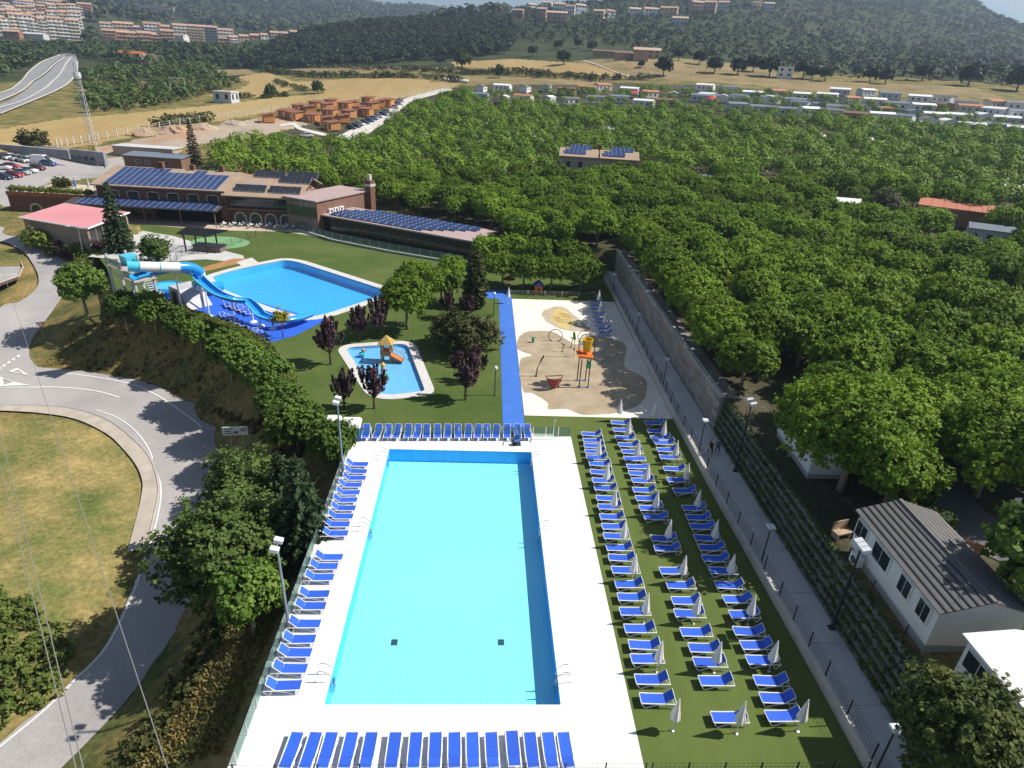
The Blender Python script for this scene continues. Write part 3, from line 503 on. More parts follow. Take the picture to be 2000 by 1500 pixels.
# ------------------------------------------------ sun loungers
m_white = mat('white resin', (.78, .78, .77), .45, .03, 3); m_sling = mat('royal blue sling', (.028, .11, .60), .7, .08, 6, .1, 60, obj=.12)
def lounger_proto(flat):
    t = thing('sun_lounger', 'x', 'sun lounger')
    sl_ = MB(); n = 8
    for k in range(n): x0 = -.93+k*1.28/n; x1 = x0+1.28/n; s0 = .36-.02*sin(pi*k/n); s1 = .36-.02*sin(pi*(k+1)/n); sl_.hexa([(x0, -.29, s0-.015), (x1, -.29, s1-.015), (x1, .29, s1-.015), (x0, .29, s0-.015)], [(x0, -.29, s0), (x1, -.29, s1), (x1, .29, s1), (x0, .29, s0)])
    sl_.build('seat_sling', m_sling, t)
    hx, hz = (.93, .43) if flat else (.80, .80)
    bk = MB(); bk.hexa([(.37, -.28, .345), (hx, -.28, hz-.02), (hx, .28, hz-.02), (.37, .28, .345)], [(.36, -.28, .365), (hx-.01, -.28, hz), (hx-.01, .28, hz), (.36, .28, .365)]); b = bk.build('backrest', m_sling, t)
    bf = MB()
    for s in (-1, 1): bf.tube([(.36, s*.30, .34), (hx, s*.30, hz-.01)], .022, 5)
    bf.tube([(hx, -.30, hz-.01), (hx, .30, hz-.01)], .022, 5); bf.build('backrest_frame', m_white, b)
    if not flat:
        pr = MB()
        for s in (-1, 1): pr.tube([(.66, s*.22, .60), (.86, s*.22, .30)], .014, 4)
        pr.build('prop', m_white, b)
    fr = MB()
    for s in (-1, 1): fr.tube([(-.95, s*.325, .37), (-.4, s*.325, .345), (.3, s*.325, .34), (.97, s*.325, .33)], .032, 6)
    for x, z_ in ((-.95, .36), (-.2, .30), (.34, .30), (.96, .33)): fr.tube([(x, -.325, z_), (x, .325, z_)], .024, 5)
    fr.build('side_frame', m_white, t)
    for s in (-1, 1):
        MB().tube([(-.93, s*.335, .35), (-.80, s*.335, .14), (-.69, s*.335, .03), (-.58, s*.335, .06), (-.32, s*.335, .19), (.0, s*.335, .28), (.3, s*.335, .32)], [.032, .034, .036, .034, .03, .03, .026], 6).build('front_leg', m_white, t)
        MB().tube([(.50, s*.335, .33), (.64, s*.335, .02), (.74, s*.335, .02), (.96, s*.335, .33)], .028, 6).build('rear_leg', m_white, t)
    return t
LP, LF = lounger_proto(False), lounger_proto(True); used = {LP.name: 0, LF.name: 0}
def put_lounger(x, y, rz, label, group, flat=False, z=0.0, mats=None):
    pr = LF if flat else LP
    if not used[pr.name] and not mats: used[pr.name] = 1; pr.location = (x, y, z); pr.rotation_euler = (0, 0, rz); pr['label'] = label; pr['group'] = group; return pr
    return copy_tree(pr, (x, y, z), rz, label, group, mats=mats)
KIDS[LP.name] = [(c, list(c.children)) for c in LP.children]; KIDS[LF.name] = [(c, list(c.children)) for c in LF.children]
z5 = lambda x, y, z=.36: G(1100+x/4, 780+y/4, z)
z6 = lambda x, y, z=.36: G(1140+x/3.572, 1080+y/3.572, z)
z3 = lambda x, y, z=.36: G(440+x/2.857, 780+y/2.857, z)
z4 = lambda x, y, z=.36: G(460+x/2.857, 1080+y/2.857, z)
cA = [z5(a, y) for a, y in [(145, 268), (155, 318), (163, 360), (170, 405), (182, 450), (203, 500), (212, 565), (228, 630), (243, 690), (260, 770), (272, 835), (287, 915), (303, 990), (316, 1065), (337, 1155), (355, 1235), (380, 1330)]]+[z6(a, y) for a, y in [(220, 215), (238, 305), (253, 405), (285, 525), (316, 640), (330, 735), (360, 880), (395, 1015)]]
cB = [z5(a, y) for a, y in [(375, 180), (390, 235), (407, 297), (433, 352), (458, 405), (475, 460), (497, 522), (513, 575), (537, 630), (545, 705), (567, 770), (595, 845), (630, 915), (688, 1085), (712, 1160), (755, 1335)]]+[z6(a, y) for a, y in [(580, 222), (615, 330), (635, 420), (678, 550), (735, 660), (768, 760), (808, 890), (895, 1145)]]
cC = [z5(a, y) for a, y in [(637, 180), (658, 245), (683, 297), (713, 335), (732, 390), (755, 448), (785, 540), (812, 625), (860, 710), (932, 845), (963, 920), (992, 990), (1025, 1080), (1060, 1155), (1088, 1240), (1143, 1335)]]+[z6(a, y) for a, y in [(920, 222), (975, 320), (1020, 425), (1048, 545), (1097, 640), (1138, 745), (1192, 890), (1235, 1010), (1275, 1135)]]
jit = random.Random(3)
for col, nm in ((cA, 'column nearest the white deck'), (cB, 'middle column'), (cC, 'column nearest the walkway')):
    n = len(col)
    for i, p in enumerate(col):
        put_lounger(p.x+.95, p.y, radians(jit.uniform(-2.5, 2.5)), f'blue sun lounger on the turf, {nm}, {ORD[n-1-i]} from the near end', 'sun loungers on the artificial turf', flat=(col is cB and i in (5, 6)))
for i, x in enumerate([783, 848, 905, 957, 1018, 1070, 1122, 1183, 1240, 1298, 1355, 1410, 1460, 1512, 1572, 1632, 1688]):
    p = z3(x, 192); put_lounger(p.x, p.y+.25, radians(90+jit.uniform(-4, 4)), f'blue sun lounger in the far row on the deck, {ORD[i]} from the left', 'sun loungers along the far pool edge')
LC = [z3(x, y) for x, y in [(750, 360), (742, 400), (735, 438), (712, 476), (700, 519), (685, 560), (675, 605), (660, 651), (640, 695), (630, 746)]]+[z4(x, y) for x, y in [(540, 22), (512, 73), (488, 134), (460, 228), (440, 294), (408, 393), (378, 479), (355, 554), (328, 643), (292, 738)]]
for i, p in enumerate(LC): put_lounger(p.x-.25, p.y, radians(180+jit.uniform(-2, 2)), f'blue sun lounger in the column along the left deck wall, {ORD[19-i]} from the near end', 'sun loungers along the left pool edge')
for i, x in enumerate([345, 450, 540, 655, 765, 900, 1010, 1120, 1225, 1325, 1430, 1545, 1645, 1745, 1832]):
    p = z4(x, 1000 if i != 11 else 992); put_lounger(p.x-(.06 if i < 6 else 0), p.y-.93, radians(-90-(5-i)*.9 if i < 9 else -87), f'blue sun lounger in the near row on the deck, {ORD[i]} from the left', 'sun loungers along the near pool edge', flat=True)
for i, (x, y) in enumerate([(1490, 352), (1492, 378), (1500, 402), (1508, 430), (1520, 462), (1530, 490), (1540, 520), (1550, 548)]):
    p = z7(x, y, .36); put_lounger(p.x+.2, p.y, radians(jit.uniform(-5, 5)), f'blue sun lounger in the tree shade beside the splash pad, {ORD[i]} from the far end', 'sun loungers beside the splash pad')
zs = lambda x, y, z=.36: G(180+x/3.333, 460+y/3.333, z)
for i, (x, y) in enumerate([(880, 448), (915, 458), (945, 470), (975, 482), (1008, 495)]):
    p = zs(x, y); put_lounger(p.x, p.y, radians(120), f'white framed lounger under the blue slide, {ORD[i]} from the left', 'loungers in the blue yard under the slide')
for i, (x, y) in enumerate([(850, 515), (880, 527), (910, 540), (940, 555), (975, 572), (1040, 605), (1070, 620), (1100, 635), (1130, 650)]):
    p = zs(x, y); put_lounger(p.x, p.y, radians(120), f'blue lounger in the row beside the hedge in the blue yard, {ORD[i]} from the left', 'loungers in the blue yard beside the hedge', flat=True)
# ------------------------------------------------ closed parasols
m_can = mat('off-white canvas', (.80, .78, .74), .85, .05, 4, .1, 30)
def parasol():
    t = thing('parasol', 'x', 'parasol'); MB().tube([(0, 0, .02), (0, 0, 2.38)], .022, 8).build('pole', m_white, t)
    cn = MB(); vs = []; prof = [(.035, 2.36), (.075, 2.2), (.13, 1.9), (.19, 1.55), (.265, 1.2), (.29, 1.0), (.24, .93)]; n = 16
    for (r, z) in prof:
        for k in range(n): rr = r*(1.0 if k % 2 else .84); vs.append((rr*cos(2*pi*k/n), rr*sin(2*pi*k/n), z+(0 if k % 2 else .02)))
    cn.add(vs, [(i*n+k, i*n+(k+1) % n, (i+1)*n+(k+1) % n, (i+1)*n+k) for i in range(len(prof)-1) for k in range(n)]); c = cn.build('folded_canopy', m_can, t)
    MB().lathe([(.17, 1.42), (.185, 1.44), (.185, 1.49), (.165, 1.5)], 12).build('tie_strap', mat('strap webbing', (.55, .52, .47), .8), c)
    MB().lathe([(.02, 2.36), (.045, 2.38), (.03, 2.44), (.005, 2.46)], 8).build('finial', m_white, t); MB().lathe([(.11, 0), (.11, .03), (.04, .05), (.03, .2)], 12).build('base', m_steel, t); return t
PA = parasol(); KIDS[PA.name] = [(c, list(c.children)) for c in PA.children]
tips = [('A', z5(x, y, 2.42)) for x, y in [(290, 312), (355, 500), (415, 703), (490, 943), (572, 1210)]]+[('A', z6(x, y, 2.42)) for x, y in [(455, 282), (550, 617), (670, 1020)]]
tips += [('B', z5(x, y, 2.42)) for x, y in [(455, 0), (525, 155), (597, 322), (670, 503), (745, 715), (845, 940), (962, 1222)]]+[('B', z6(x, y, 2.42)) for x, y in [(812, 290), (962, 622), (1130, 1040)]]
tips += [('C', z5(x, y, 2.42)) for x, y in [(727, 20), (803, 165), (898, 322), (985, 500), (1075, 705), (1212, 942), (1343, 1210)]]+[('C', z6(x, y, 2.42)) for x, y in [(1200, 297), (1358, 615), (1570, 1025)]]
nmx = {'A': 'line nearest the deck', 'B': 'middle line', 'C': 'line nearest the walkway'}; cnt = {k: sum(1 for a, _ in tips if a == k) for k in 'ABC'}; seen = {k: 0 for k in 'ABC'}; first = True
def put_parasol(p, label, group):
    global first
    if first: first = False; PA.location = (p.x, p.y, 0); PA['label'] = label; PA['group'] = group; return PA
    return copy_tree(PA, (p.x, p.y, 0), jit.uniform(0, 6), label, group)
for k, p in tips: seen[k] += 1; put_parasol(p, f'closed white parasol on the turf, {nmx[k]}, {ORD[cnt[k]-seen[k]]} from the near end', 'closed parasols between the sun loungers')
for i, (x, y) in enumerate([(1520, 280), (1528, 350), (1560, 415)]): put_parasol(z7(x, y, 2.42), f'closed white parasol beside the splash pad loungers, {ORD[i]} from the far end', 'closed parasols beside the splash pad')
put_parasol(z7(948, 262, 2.42), 'closed white parasol at the far end of the blue path', 'closed parasols beside the splash pad')
# ------------------------------------------------ pool ladders
m_chr = mat('polished rail', (.75, .76, .77), .15, metal=1.0)
def ladder(x, y, side, label):
    t = thing('pool_ladder', label, 'ladder', (x, y, 0), 0 if side > 0 else pi, 'steel ladders of the rectangular pool')
    for s in (-.26, .26): MB().tube([(.75, s, 0), (.75, s, .55), (.55, s, .82), (.25, s, .78), (-.06, s, .45), (-.1, s, 0), (-.1, s, -1.0)], .024, 6).build('handrail', m_chr, t)
    for k in range(3): MB().bb(-.16, -.03, -.25, .25, -.3-k*.28, -.27-k*.28).build('step', m_chr, t)
for x, nm in ((PX0, 'left'), (PX1, 'right')):
    for y, pn in ((46.4, 'far end'), (37.0, 'middle'), (24.4, 'near end')): ladder(x, y, 1 if nm == 'right' else -1, f'steel pool ladder on the {nm} edge at the {pn}')
# pool hoist and shower
p = G(1009, 866); t = thing('pool_hoist', 'grey wheeled pool access hoist with blue seat at the far deck edge', 'pool hoist', (p.x, p.y, 0))
MB().bb(-.35, .35, -.45, .45, .06, .14).build('base', m_dark, t); MB().tube([(0, .3, .1), (0, .3, 1.25), (0, -.35, 1.35)], .05, 6).build('mast', m_steel, t)
s_ = MB().bb(-.25, .25, -.5, -.1, .42, .5).build('seat', mat('hoist seat blue', (.05, .16, .42), .6), t); MB().bb(-.25, .25, -.12, -.06, .5, 1.0).build('seat_back', mat('hoist seat blue', (.05, .16, .42), .6), s_)
for sx in (-.33, .33):
    for sy in (-.4, .4): MB().tube([(sx-.03, sy, .06), (sx+.03, sy, .06)], .07, 8).build('wheel', m_dark, t)
p = G(1080, 858); t = thing('shower', 'slim steel shower post standing in a tray at the corner of the deck', 'shower', (p.x, p.y, 0))
MB().tube([(0, 0, 0), (0, 0, 2.2), (0, -.35, 2.25)], .035, 6).build('post', m_steel, t); MB().lathe([(.03, 0), (.12, -.04), (.12, -.06)], 10, (0, -.38, 2.25)).build('shower_head', m_steel, t); MB().bb(-2.0, .15, -.25, .9, .003, .035).build('tray', mat('tray concrete', (.68, .67, .65), .8), t)
# ------------------------------------------------ lamp posts and floodlights
m_alu = mat('galvanised pole', (.30, .33, .34), .4, metal=.7, var=.1, vs=3); m_lampw = mat('lamp housing', (.62, .65, .68), .35)
def floodlight(x, y, z, h, label, dark=False, az=0.0, n=2):
    t = thing('floodlight_mast', label, 'floodlight', (x, y, z), az, 'floodlight masts around the big pool'); pm = m_dark if dark else m_alu
    MB().tube([(0, 0, 0), (0, 0, h*.5), (0, 0, h)], [.11, .085, .06], 8).build('mast', pm, t); MB().bb(-.2, .2, -.2, .2, 0, .03).build('base_plate', pm, t); MB().tube([(-.1, -.45, h-.05), (.1, .45, h+.05)], .035, 6).build('crossarm', pm, t)
    for k in range(n):
        yy = -.38+k*.76/(n-1); hd = MB(); hd.hexa([(-.26, yy-.2, h+.0), (.2, yy-.2, h-.12), (.2, yy+.2, h-.12), (-.26, yy+.2, h+.0)], [(-.22, yy-.17, h+.2), (.24, yy-.17, h+.08), (.24, yy+.17, h+.08), (-.22, yy+.17, h+.2)]); o = hd.build('lamp_head', m_lampw, t)
        MB().bb(-.2, .18, yy-.16, yy+.16, h-.1, h-.085).build('lens', mat('lamp lens', (.5, .55, .6), .1), o)
floodlight(-10.75, 43.6, 0, 6.9, 'grey twin floodlight mast on the left deck edge near the far corner'); floodlight(-10.75, 27.7, 0, 6.4, 'grey twin floodlight mast on the left deck edge nearest the camera')
floodlight(22.0, 44.4, WK, 6.6, 'dark floodlight mast beside the walkway where two people walk', True, pi); floodlight(22.0, 27.5, WK, 6.4, 'dark floodlight mast standing in front of the grey roofed mobile home', True, pi, 3)
def path_lamp(p, label, h=3.1):
    t = thing('path_lamp', label, 'lamp post', (p.x, p.y, p.z), 0, 'square headed lamps along the walkway')
    MB().tube([(0, 0, 0), (0, 0, h-.35), (0, 0, h-.12)], [.05, .045, .03], 8).build('post', m_dark, t); MB().lathe([(.05, h-.35), (.09, h-.2), (.07, h-.12)], 8).build('lamp_glass', mat('lamp glass', (.7, .72, .74), .2), t); MB().hexa([(-.26, -.26, h-.1), (.26, -.26, h-.1), (.26, .26, h-.1), (-.26, .26, h-.1)], [(-.22, -.22, h), (.22, -.22, h), (.22, .22, h), (-.22, .22, h)]).build('shade', m_lampw, t)
for px, py, lb in [(1355, 876, 'square headed path lamp on the walkway beside two walking people'), (1474, 1094, 'square headed path lamp on the kerb beside a sunlit patch of walkway'), (1647, 1500, 'square headed path lamp at the near end of the walkway'), (1232, 655, 'dark path lamp below the retaining wall halfway along the splash pad'), (1283, 749, 'dark path lamp below the retaining wall near the turf end of the splash pad'), (1186, 572, 'dark path lamp at the far end of the walkway')]:
    p = G(px, py, WK+.1); p.x = max(p.x, 19.9); path_lamp(Vector((p.x, p.y, WK)), lb)
def globe_lamp(px, py, label, h=2.9):
    p = G(px, py); t = thing('globe_lamp', label, 'lamp post', (p.x, p.y, 0), 0, 'globe lamps on the lawn')
    MB().tube([(0, 0, 0), (0, 0, h)], .05, 8).build('post', mat('green lamp post', (.02, .06, .04), .5), t); MB().lathe([(.06, h), (.17, h+.08), (.22, h+.22), (.17, h+.36), (.05, h+.44)], 12).build('globe', mat('opal globe', (.75, .75, .73), .2), t, True); MB().lathe([(.1, 0), (.1, .12), (.05, .15)], 8).build('foot', mat('green lamp post', (.02, .06, .04), .5), t)
globe_lamp(966, 772, 'white globe lamp on a green post beside the near end of the blue path'); globe_lamp(964, 616, 'white globe lamp on a green post beside the far end of the blue path')
# ================================================================ vegetation
def leaf_cloud(C, NRM, size, per, spread, r=rng, tilt=.75, asp=1.35):
    """per leaf-sized faces round each clump centre C, facing roughly along NRM"""
    n = len(C); c = np.repeat(C, per, 0); d = np.repeat(NRM, per, 0); k = len(c)
    sp = np.asarray(spread); sp = np.repeat(sp, per)[:, None] if sp.ndim else sp
    c = c+r.normal(size=(k, 3))*sp*.55; d = d+r.normal(size=(k, 3))*tilt; d /= np.linalg.norm(d, axis=1)[:, None]+1e-9
    a = np.cross(d, r.normal(size=(k, 3))); a /= np.linalg.norm(a, axis=1)[:, None]+1e-9; b = np.cross(d, a)
    s = (np.repeat(size, per) if np.ndim(size) else np.full(k, size))*r.uniform(.65, 1.25, k); s = s[:, None]/2
    Vv = np.stack([c-a*s*asp, c-b*s+a*s*.15, c+a*s*asp, c+b*s-a*s*.1], 1).reshape(-1, 3); return Vv, np.arange(k*4).reshape(-1, 4)
def dome_pts(n, rx, rz, zc, r=rng, flat=.45, lo=-.35, shell=.72, lob=5, lamp=.16):
    """clump centres through an uneven flattened crown (more towards its skin)"""
    u = r.normal(size=(n*3, 3)); u /= np.linalg.norm(u, axis=1)[:, None]; u = u[u[:, 2] > lo][:n]; k = len(u)
    az = np.arctan2(u[:, 1], u[:, 0]); ph = r.uniform(0, 6.28, 4)
    lump = 1+lamp*np.sin(lob*az+ph[0])*np.sqrt(1-u[:, 2]**2)+lamp*.7*np.sin(3*az+ph[1]+3*u[:, 2])+lamp*.6*np.sin(7*az+ph[2])*u[:, 2]
    rr = (shell+(1-shell)*r.random(k))*lump; zz = np.where(u[:, 2] > 0, np.abs(u[:, 2])**(1-flat*.5), u[:, 2])
    P_ = np.stack([u[:, 0]*rx*rr, u[:, 1]*rx*rr, zc+zz*rz*rr], 1); N_ = u*np.array([.8, .8, .9])+np.array([0, 0, .55]); return P_, N_
def trunk_mesh(h, r0, limbs, top, mt, seed=0, lean=0.0, spread=.7):
    r = random.Random(seed); mb = MB(); mb.tube([(0, 0, -.4), (lean*.3, 0, h*.4), (lean, 0, h)], [r0*1.25, r0, r0*.8], 7)
    for k in range(limbs):
        a = 2*pi*k/limbs+r.uniform(-.3, .3); e = top*r.uniform(.75, 1.05); s = spread*e
        mb.tube([(lean, 0, h*.93), (lean+cos(a)*s*.45, sin(a)*s*.45, h+e*.35), (lean+cos(a)*s, sin(a)*s, h+e*.8)], [r0*.55, r0*.38, r0*.14], 5)
    return mb.mesh('trunk', mt, True)
m_bark = mat('plane bark', (.30, .27, .21), .9, .3, 3, .3, 10, col2=(.20, .17, .12)); m_barkd = mat('dark bark', (.08, .06, .045), .95, .3, 3)
L_plane = mat_leaf('plane leaves', (.10, .19, .018), (.235, .345, .036), .36)
L_plane2 = mat_leaf('round plane leaves', (.07, .14, .024), (.18, .27, .05), .32)
L_plum = mat_leaf('purple plum leaves', (.045, .022, .030), (.14, .078, .092), .2, vs=.8)
L_dark = mat_leaf('dark broad leaves', (.045, .08, .02), (.12, .17, .045), .28, vs=.5)
L_con = mat_leaf('conifer needles', (.02, .042, .018), (.065, .10, .042), .15, vs=.7)
L_hedge = mat_leaf('clipped hedge leaves', (.09, .13, .02), (.21, .25, .05), .25, vs=.6)
L_oak = mat_leaf('holm oak leaves', (.016, .030, .012), (.055, .075, .028), .12, vs=.05, objv=.2)
L_yel = mat_leaf('yellowing leaves', (.20, .20, .02), (.42, .36, .04), .3)
L_grey = mat_leaf('grey brown leaves', (.05, .05, .03), (.13, .12, .075), .2)
L_mix = mat_leaf('mixed shrub leaves', (.035, .05, .015), (.13, .13, .045), .2, vs=.5)
def crown(name, lm, n, rx, rz, zc, ls, per, sp, inner=.25, tilt=.58, **k):
    P1, N1 = dome_pts(n, rx, rz, zc, **k); k2 = dict(k); k2.update(shell=.2); P2, N2 = dome_pts(int(n*inner), rx*.8, rz*.8, zc, **k2)
    v, f = leaf_cloud(np.vstack([P1, P2]), np.vstack([N1, N2]), ls, per, sp, tilt=tilt); return np_mesh(name, v, f, lm)
PLN = []      # plane trees: flat-topped, tufted
for s in range(6):
    zc = 3.5; PLN.append((crown('crown', L_plane, 520, 3.15+.25*(s % 3-1), 2.1+.2*(s % 2), zc, .235, 13, .21, lob=4+s % 3, lamp=.13, lo=-.45, shell=.70), trunk_mesh(2.2, .17, 6, 2.6, m_bark, s)))
BGP = [(crown('crown', L_plane, 1000, 3.2, 2.2, 3.5, .165, 16, .19, lob=5+s, lamp=.14, lo=-.5, shell=.68), trunk_mesh(2.2, .17, 6, 2.6, m_bark, 90+s)) for s in range(2)]
RND = [(crown('crown', L_plane2, 400, 2.3, 2.0, 4.0, .26, 12, .24, lob=3+s, lamp=.12, lo=-.6, shell=.6), trunk_mesh(2.4, .16, 5, 2.0, m_bark, 20+s, .15*s)) for s in range(3)]
BIG = [(crown('crown', L_dark, 1000, 4.2, 5.2, 6.2, .30, 13, .36, lob=5+s, lamp=.22, lo=-.8, shell=.55, flat=.1), trunk_mesh(3.0, .32, 7, 5.5, m_barkd, 40+s)) for s in range(2)]
def plum_mesh(seed):
    r = np.random.default_rng(seed); V_ = []; mb = MB(); mb.tube([(0, 0, -.3), (0, 0, 1.1)], [.11, .08], 6); Cs = []; Ns = []
    for k in range(34):
        a = r.uniform(0, 6.28); s = r.uniform(.15, 1.25); h = r.uniform(2.9, 4.3)-.45*s
        b0 = np.array([0, 0, 1.0]); b1 = np.array([cos(a)*s*.75, sin(a)*s*.75, 1.0+(h-1)*.45]); b2 = np.array([cos(a)*s, sin(a)*s, h]); mb.tube([b0, b1, b2], [.035, .02, .006], 4)
        for t in np.linspace(.22, 1, 22): p = b1+(b2-b1)*t if t > .35 else b0+(b1-b0)*(t/.35*.35+.65); Cs.append(p); Ns.append([cos(a), sin(a), .7])
    v, f = leaf_cloud(np.array(Cs), np.array(Ns), .18, 4, .10, r=r); return np_mesh('crown', v, f, L_plum), mb.mesh('trunk', m_barkd)
PLUM = [plum_mesh(60+s) for s in range(3)]
def conifer_mesh(seed, h=9.0, r0=2.2, lm=L_con, dens=1.0, col=False):
    r = np.random.default_rng(seed); mb = MB(); mb.tube([(0, 0, -.4), (0, 0, h*.98)], [.2, .02], 6); Cs = []; Ns = []; n = int(15*h/9*(1.3 if col else 1))
    for k in range(n):
        z = .5+(h-.7)*k/n; rad = (r0*(1-k/n)**.8+.12) if not col else r0*min(1, 1.15*(1-k/n)**.5)*(.8+.2*min(1, 4*k/n)); m = max(4, int((11 if col else 9)*dens*(rad/r0)+3)); a0 = r.uniform(0, 6)
        for q in range(m):
            a = a0+2*pi*q/m+r.uniform(-.2, .2); L_ = rad*r.uniform(.75, 1.1); e = np.array([cos(a)*L_, sin(a)*L_, z-.18*L_*(0 if col else 1)+r.uniform(-.15, .15)])
            if not col: mb.tube([(0, 0, z+.1), tuple(e)], [.03, .008], 3, False)
            for t in np.linspace(.3, 1, max(3, int(L_*5))): Cs.append(np.array([0, 0, z])*(1-t)+e*t); Ns.append([cos(a)*.5, sin(a)*.5, .8])
    v, f = leaf_cloud(np.array(Cs), np.array(Ns), .26, 5, .17, r=r, asp=1.9); return np_mesh('crown', v, f, lm), mb.mesh('trunk', m_barkd)
CON = [conifer_mesh(80), conifer_mesh(81, 9, 1.7, mat_leaf('cypress needles', (.03, .045, .012), (.09, .10, .03), .1, vs=.7), 1.3, True)]
BUSH = [(crown('crown', lm, 130, 1.25, .95, .75, .24, 9, .22, lob=4, lamp=.2, lo=-.5, shell=.45), None) for lm in (L_mix, L_hedge, L_dark, L_plum)]
def tree(kind, loc, label, s=1.0, cat='tree', name='tree', group=None, rz=None, sz=None):
    cm, tm = kind; o = thing(name, label, cat, loc, rng.uniform(0, 6.28) if rz is None else rz, group, (s, s, sz or s))
    link('crown', cm, o)
    if tm: link('trunk', tm, o)
    return o
def at(px, py, h=0.0): return HIT(px, py, h)
# trees on the grassy bank above the road
for i, (x, y, z, s, sh) in enumerate([(172, 621, -3.2, 1.25, 0), (253, 651, -3.2, .95, 1), (306, 657, -3, 1.0, 2), (360, 674, -3.2, .85, 0), (396, 697, -3.4, .85, 1), (456, 746, -3.6, 1.05, 2), (492, 762, -3.3, .95, 0), (535, 800, -3.2, 1.05, 1), (556, 850, -3.2, .98, 2), (587, 905, -3.2, 1.1, 0), (655, 925, -2.0, .85, 1)]):
    p = G(x, y, z); tree(RND[sh], (p.x, p.y, min(z, tz1(p.x, p.y))), ['round leafy tree on the bank beside the road junction, farthest left', 'round tree on the bank above the bend, just below the slide tower', 'round tree casting a long shadow on the bank, below the hedge end', 'slim trunked round tree on the bank, fourth along from the road junction', 'round tree on the bank with long bare leaning trunk', 'wide round tree on the dark bank above the road bend', 'round tree close to the hedge corner beside the blue yard', 'round tree against the hedge beside the purple trees', 'round tree against the hedge beside the paddling pool', 'tall round tree with a pale trunk behind the direction sign', 'round tree beside the far floodlight mast at the deck corner'][i], s, group='round trees on the bank')
p = G(497, 1228, -2.9); tree(RND[1], (p.x, p.y, tz1(p.x, p.y)), 'small bright green tree with white trunk beside the near deck floodlight', .92)
for i, (x, y, k, s, lb) in enumerate([(445, 1195, 0, .82, 'large dark leafy tree leaning over the road below the bend'), (492, 1050, 1, .74, 'dark leafy tree between the direction sign and the conifer'), (405, 1130, 1, .50, 'dark bushy tree at the roadside left of the tall dark trees'), (520, 1120, 0, .6, 'dark tree beside the white deck wall')]):
    p = at(x, y); tree(BIG[k], p, lb, s)
p = at(600, 1085); tree(CON[0], p, 'dark conifer leaning against the left deck wall among leafy trees', 1.0, rz=1.0); p = at(560, 1030); tree(CON[0], p, 'smaller dark conifer behind the dark leafy trees', .85)
# trees on the lawn
for i, (x, y, s, lb) in enumerate([(795, 643, 1.12, 'tall green plane tree on the lawn beside the big lagoon pool corner'), (812, 575, .80, 'green plane tree nearest the lagoon pool corner behind the tall one'), (862, 592, .82, 'green plane tree on the lawn left of the column conifer'), (882, 560, .76, 'green plane tree behind others, touching the glass fence corner')]):
    p = G(x, y); tree(PLN[i], (p.x, p.y, 0), lb, s, sz=s*1.08, group='plane trees on the lawn')
for i, (x, y, s, lb) in enumerate([(981, 557, .9, 'plane tree left of the playhouse at the end of the blue path'), (1022, 564, .9, 'plane tree right of the parasol at the end of the blue path'), (1076, 566, .92, 'plane tree behind the orange playhouse'), (1134, 568, .95, 'plane tree in the corner below the retaining wall'), (950, 522, .95, 'plane tree right of the long hall corner'), (1000, 520, .95, 'plane tree in the back row behind the playhouse'), (1058, 524, .95, 'plane tree in the back row near the wall top'), (1112, 530, .95, 'plane tree in the back row beside the retaining wall end')]):
    p = G(x, y); tree(PLN[(i+2) % 6], (p.x, p.y, 0), lb, s, group='plane trees at the end of the splash pad')
p = G(928, 600); tree(CON[1], (p.x, p.y, 0), 'tall column shaped conifer standing on the lawn', 1.0, sz=.95)
for i, (x, y, s, lb) in enumerate([(646, 712, 1.35, 'big purple plum tree at the left corner of the paddling pool'), (703, 667, 1.1, 'purple plum tree nearest the lagoon pool edge'), (738, 659, 1.25, 'purple plum tree between the lagoon pool and the castle playhouse'), (673, 799, 1.05, 'purple plum tree behind the far floodlight'), (731, 798, 1.15, 'purple plum tree at the near corner of the paddling pool'), (909, 781, 1.3, 'purple plum tree between the paddling pool and the blue path'), (931, 745, 1.0, 'purple plum tree just behind another near the globe lamp'), (874, 622, .95, 'small purple plum tree left of the column conifer'), (912, 628, .9, 'small purple plum tree at the foot of the column conifer')]):
    p = G(x, y); tree(PLUM[i % 3], (p.x, p.y, 0), lb, s, group='purple plum trees on the lawn')
MIX = (crown('crown', mat_leaf('olive tree leaves', (.05, .06, .018), (.14, .14, .05), .2, vs=.6), 420, 3.0, 2.2, 2.6, .30, 9, .3, lob=5, lamp=.25, lo=-.7, shell=.5, flat=.1), trunk_mesh(1.2, .14, 6, 2.4, m_barkd, 9))
for i, (x, y, s, lb) in enumerate([(905, 690, 1.0, 'broad olive green tree beside the blue path'), (880, 672, .8, 'broad olive green tree behind the kidney of lawn, left of the other'), (940, 678, .75, 'olive green tree touching the blue path')]):
    p = G(x, y); tree(MIX, (p.x, p.y, 0), lb, s)
YT = (crown('crown', L_yel, 70, 1.1, 1.0, 2.6, .24, 6, .25, lob=4, lamp=.3, lo=-.6, shell=.3), trunk_mesh(1.6, .06, 4, 1.2, m_barkd, 5)); p = G(553, 660); tree(YT, (p.x, p.y, 0), 'thin young tree with yellow leaves at the edge of the blue yard', 1.0)
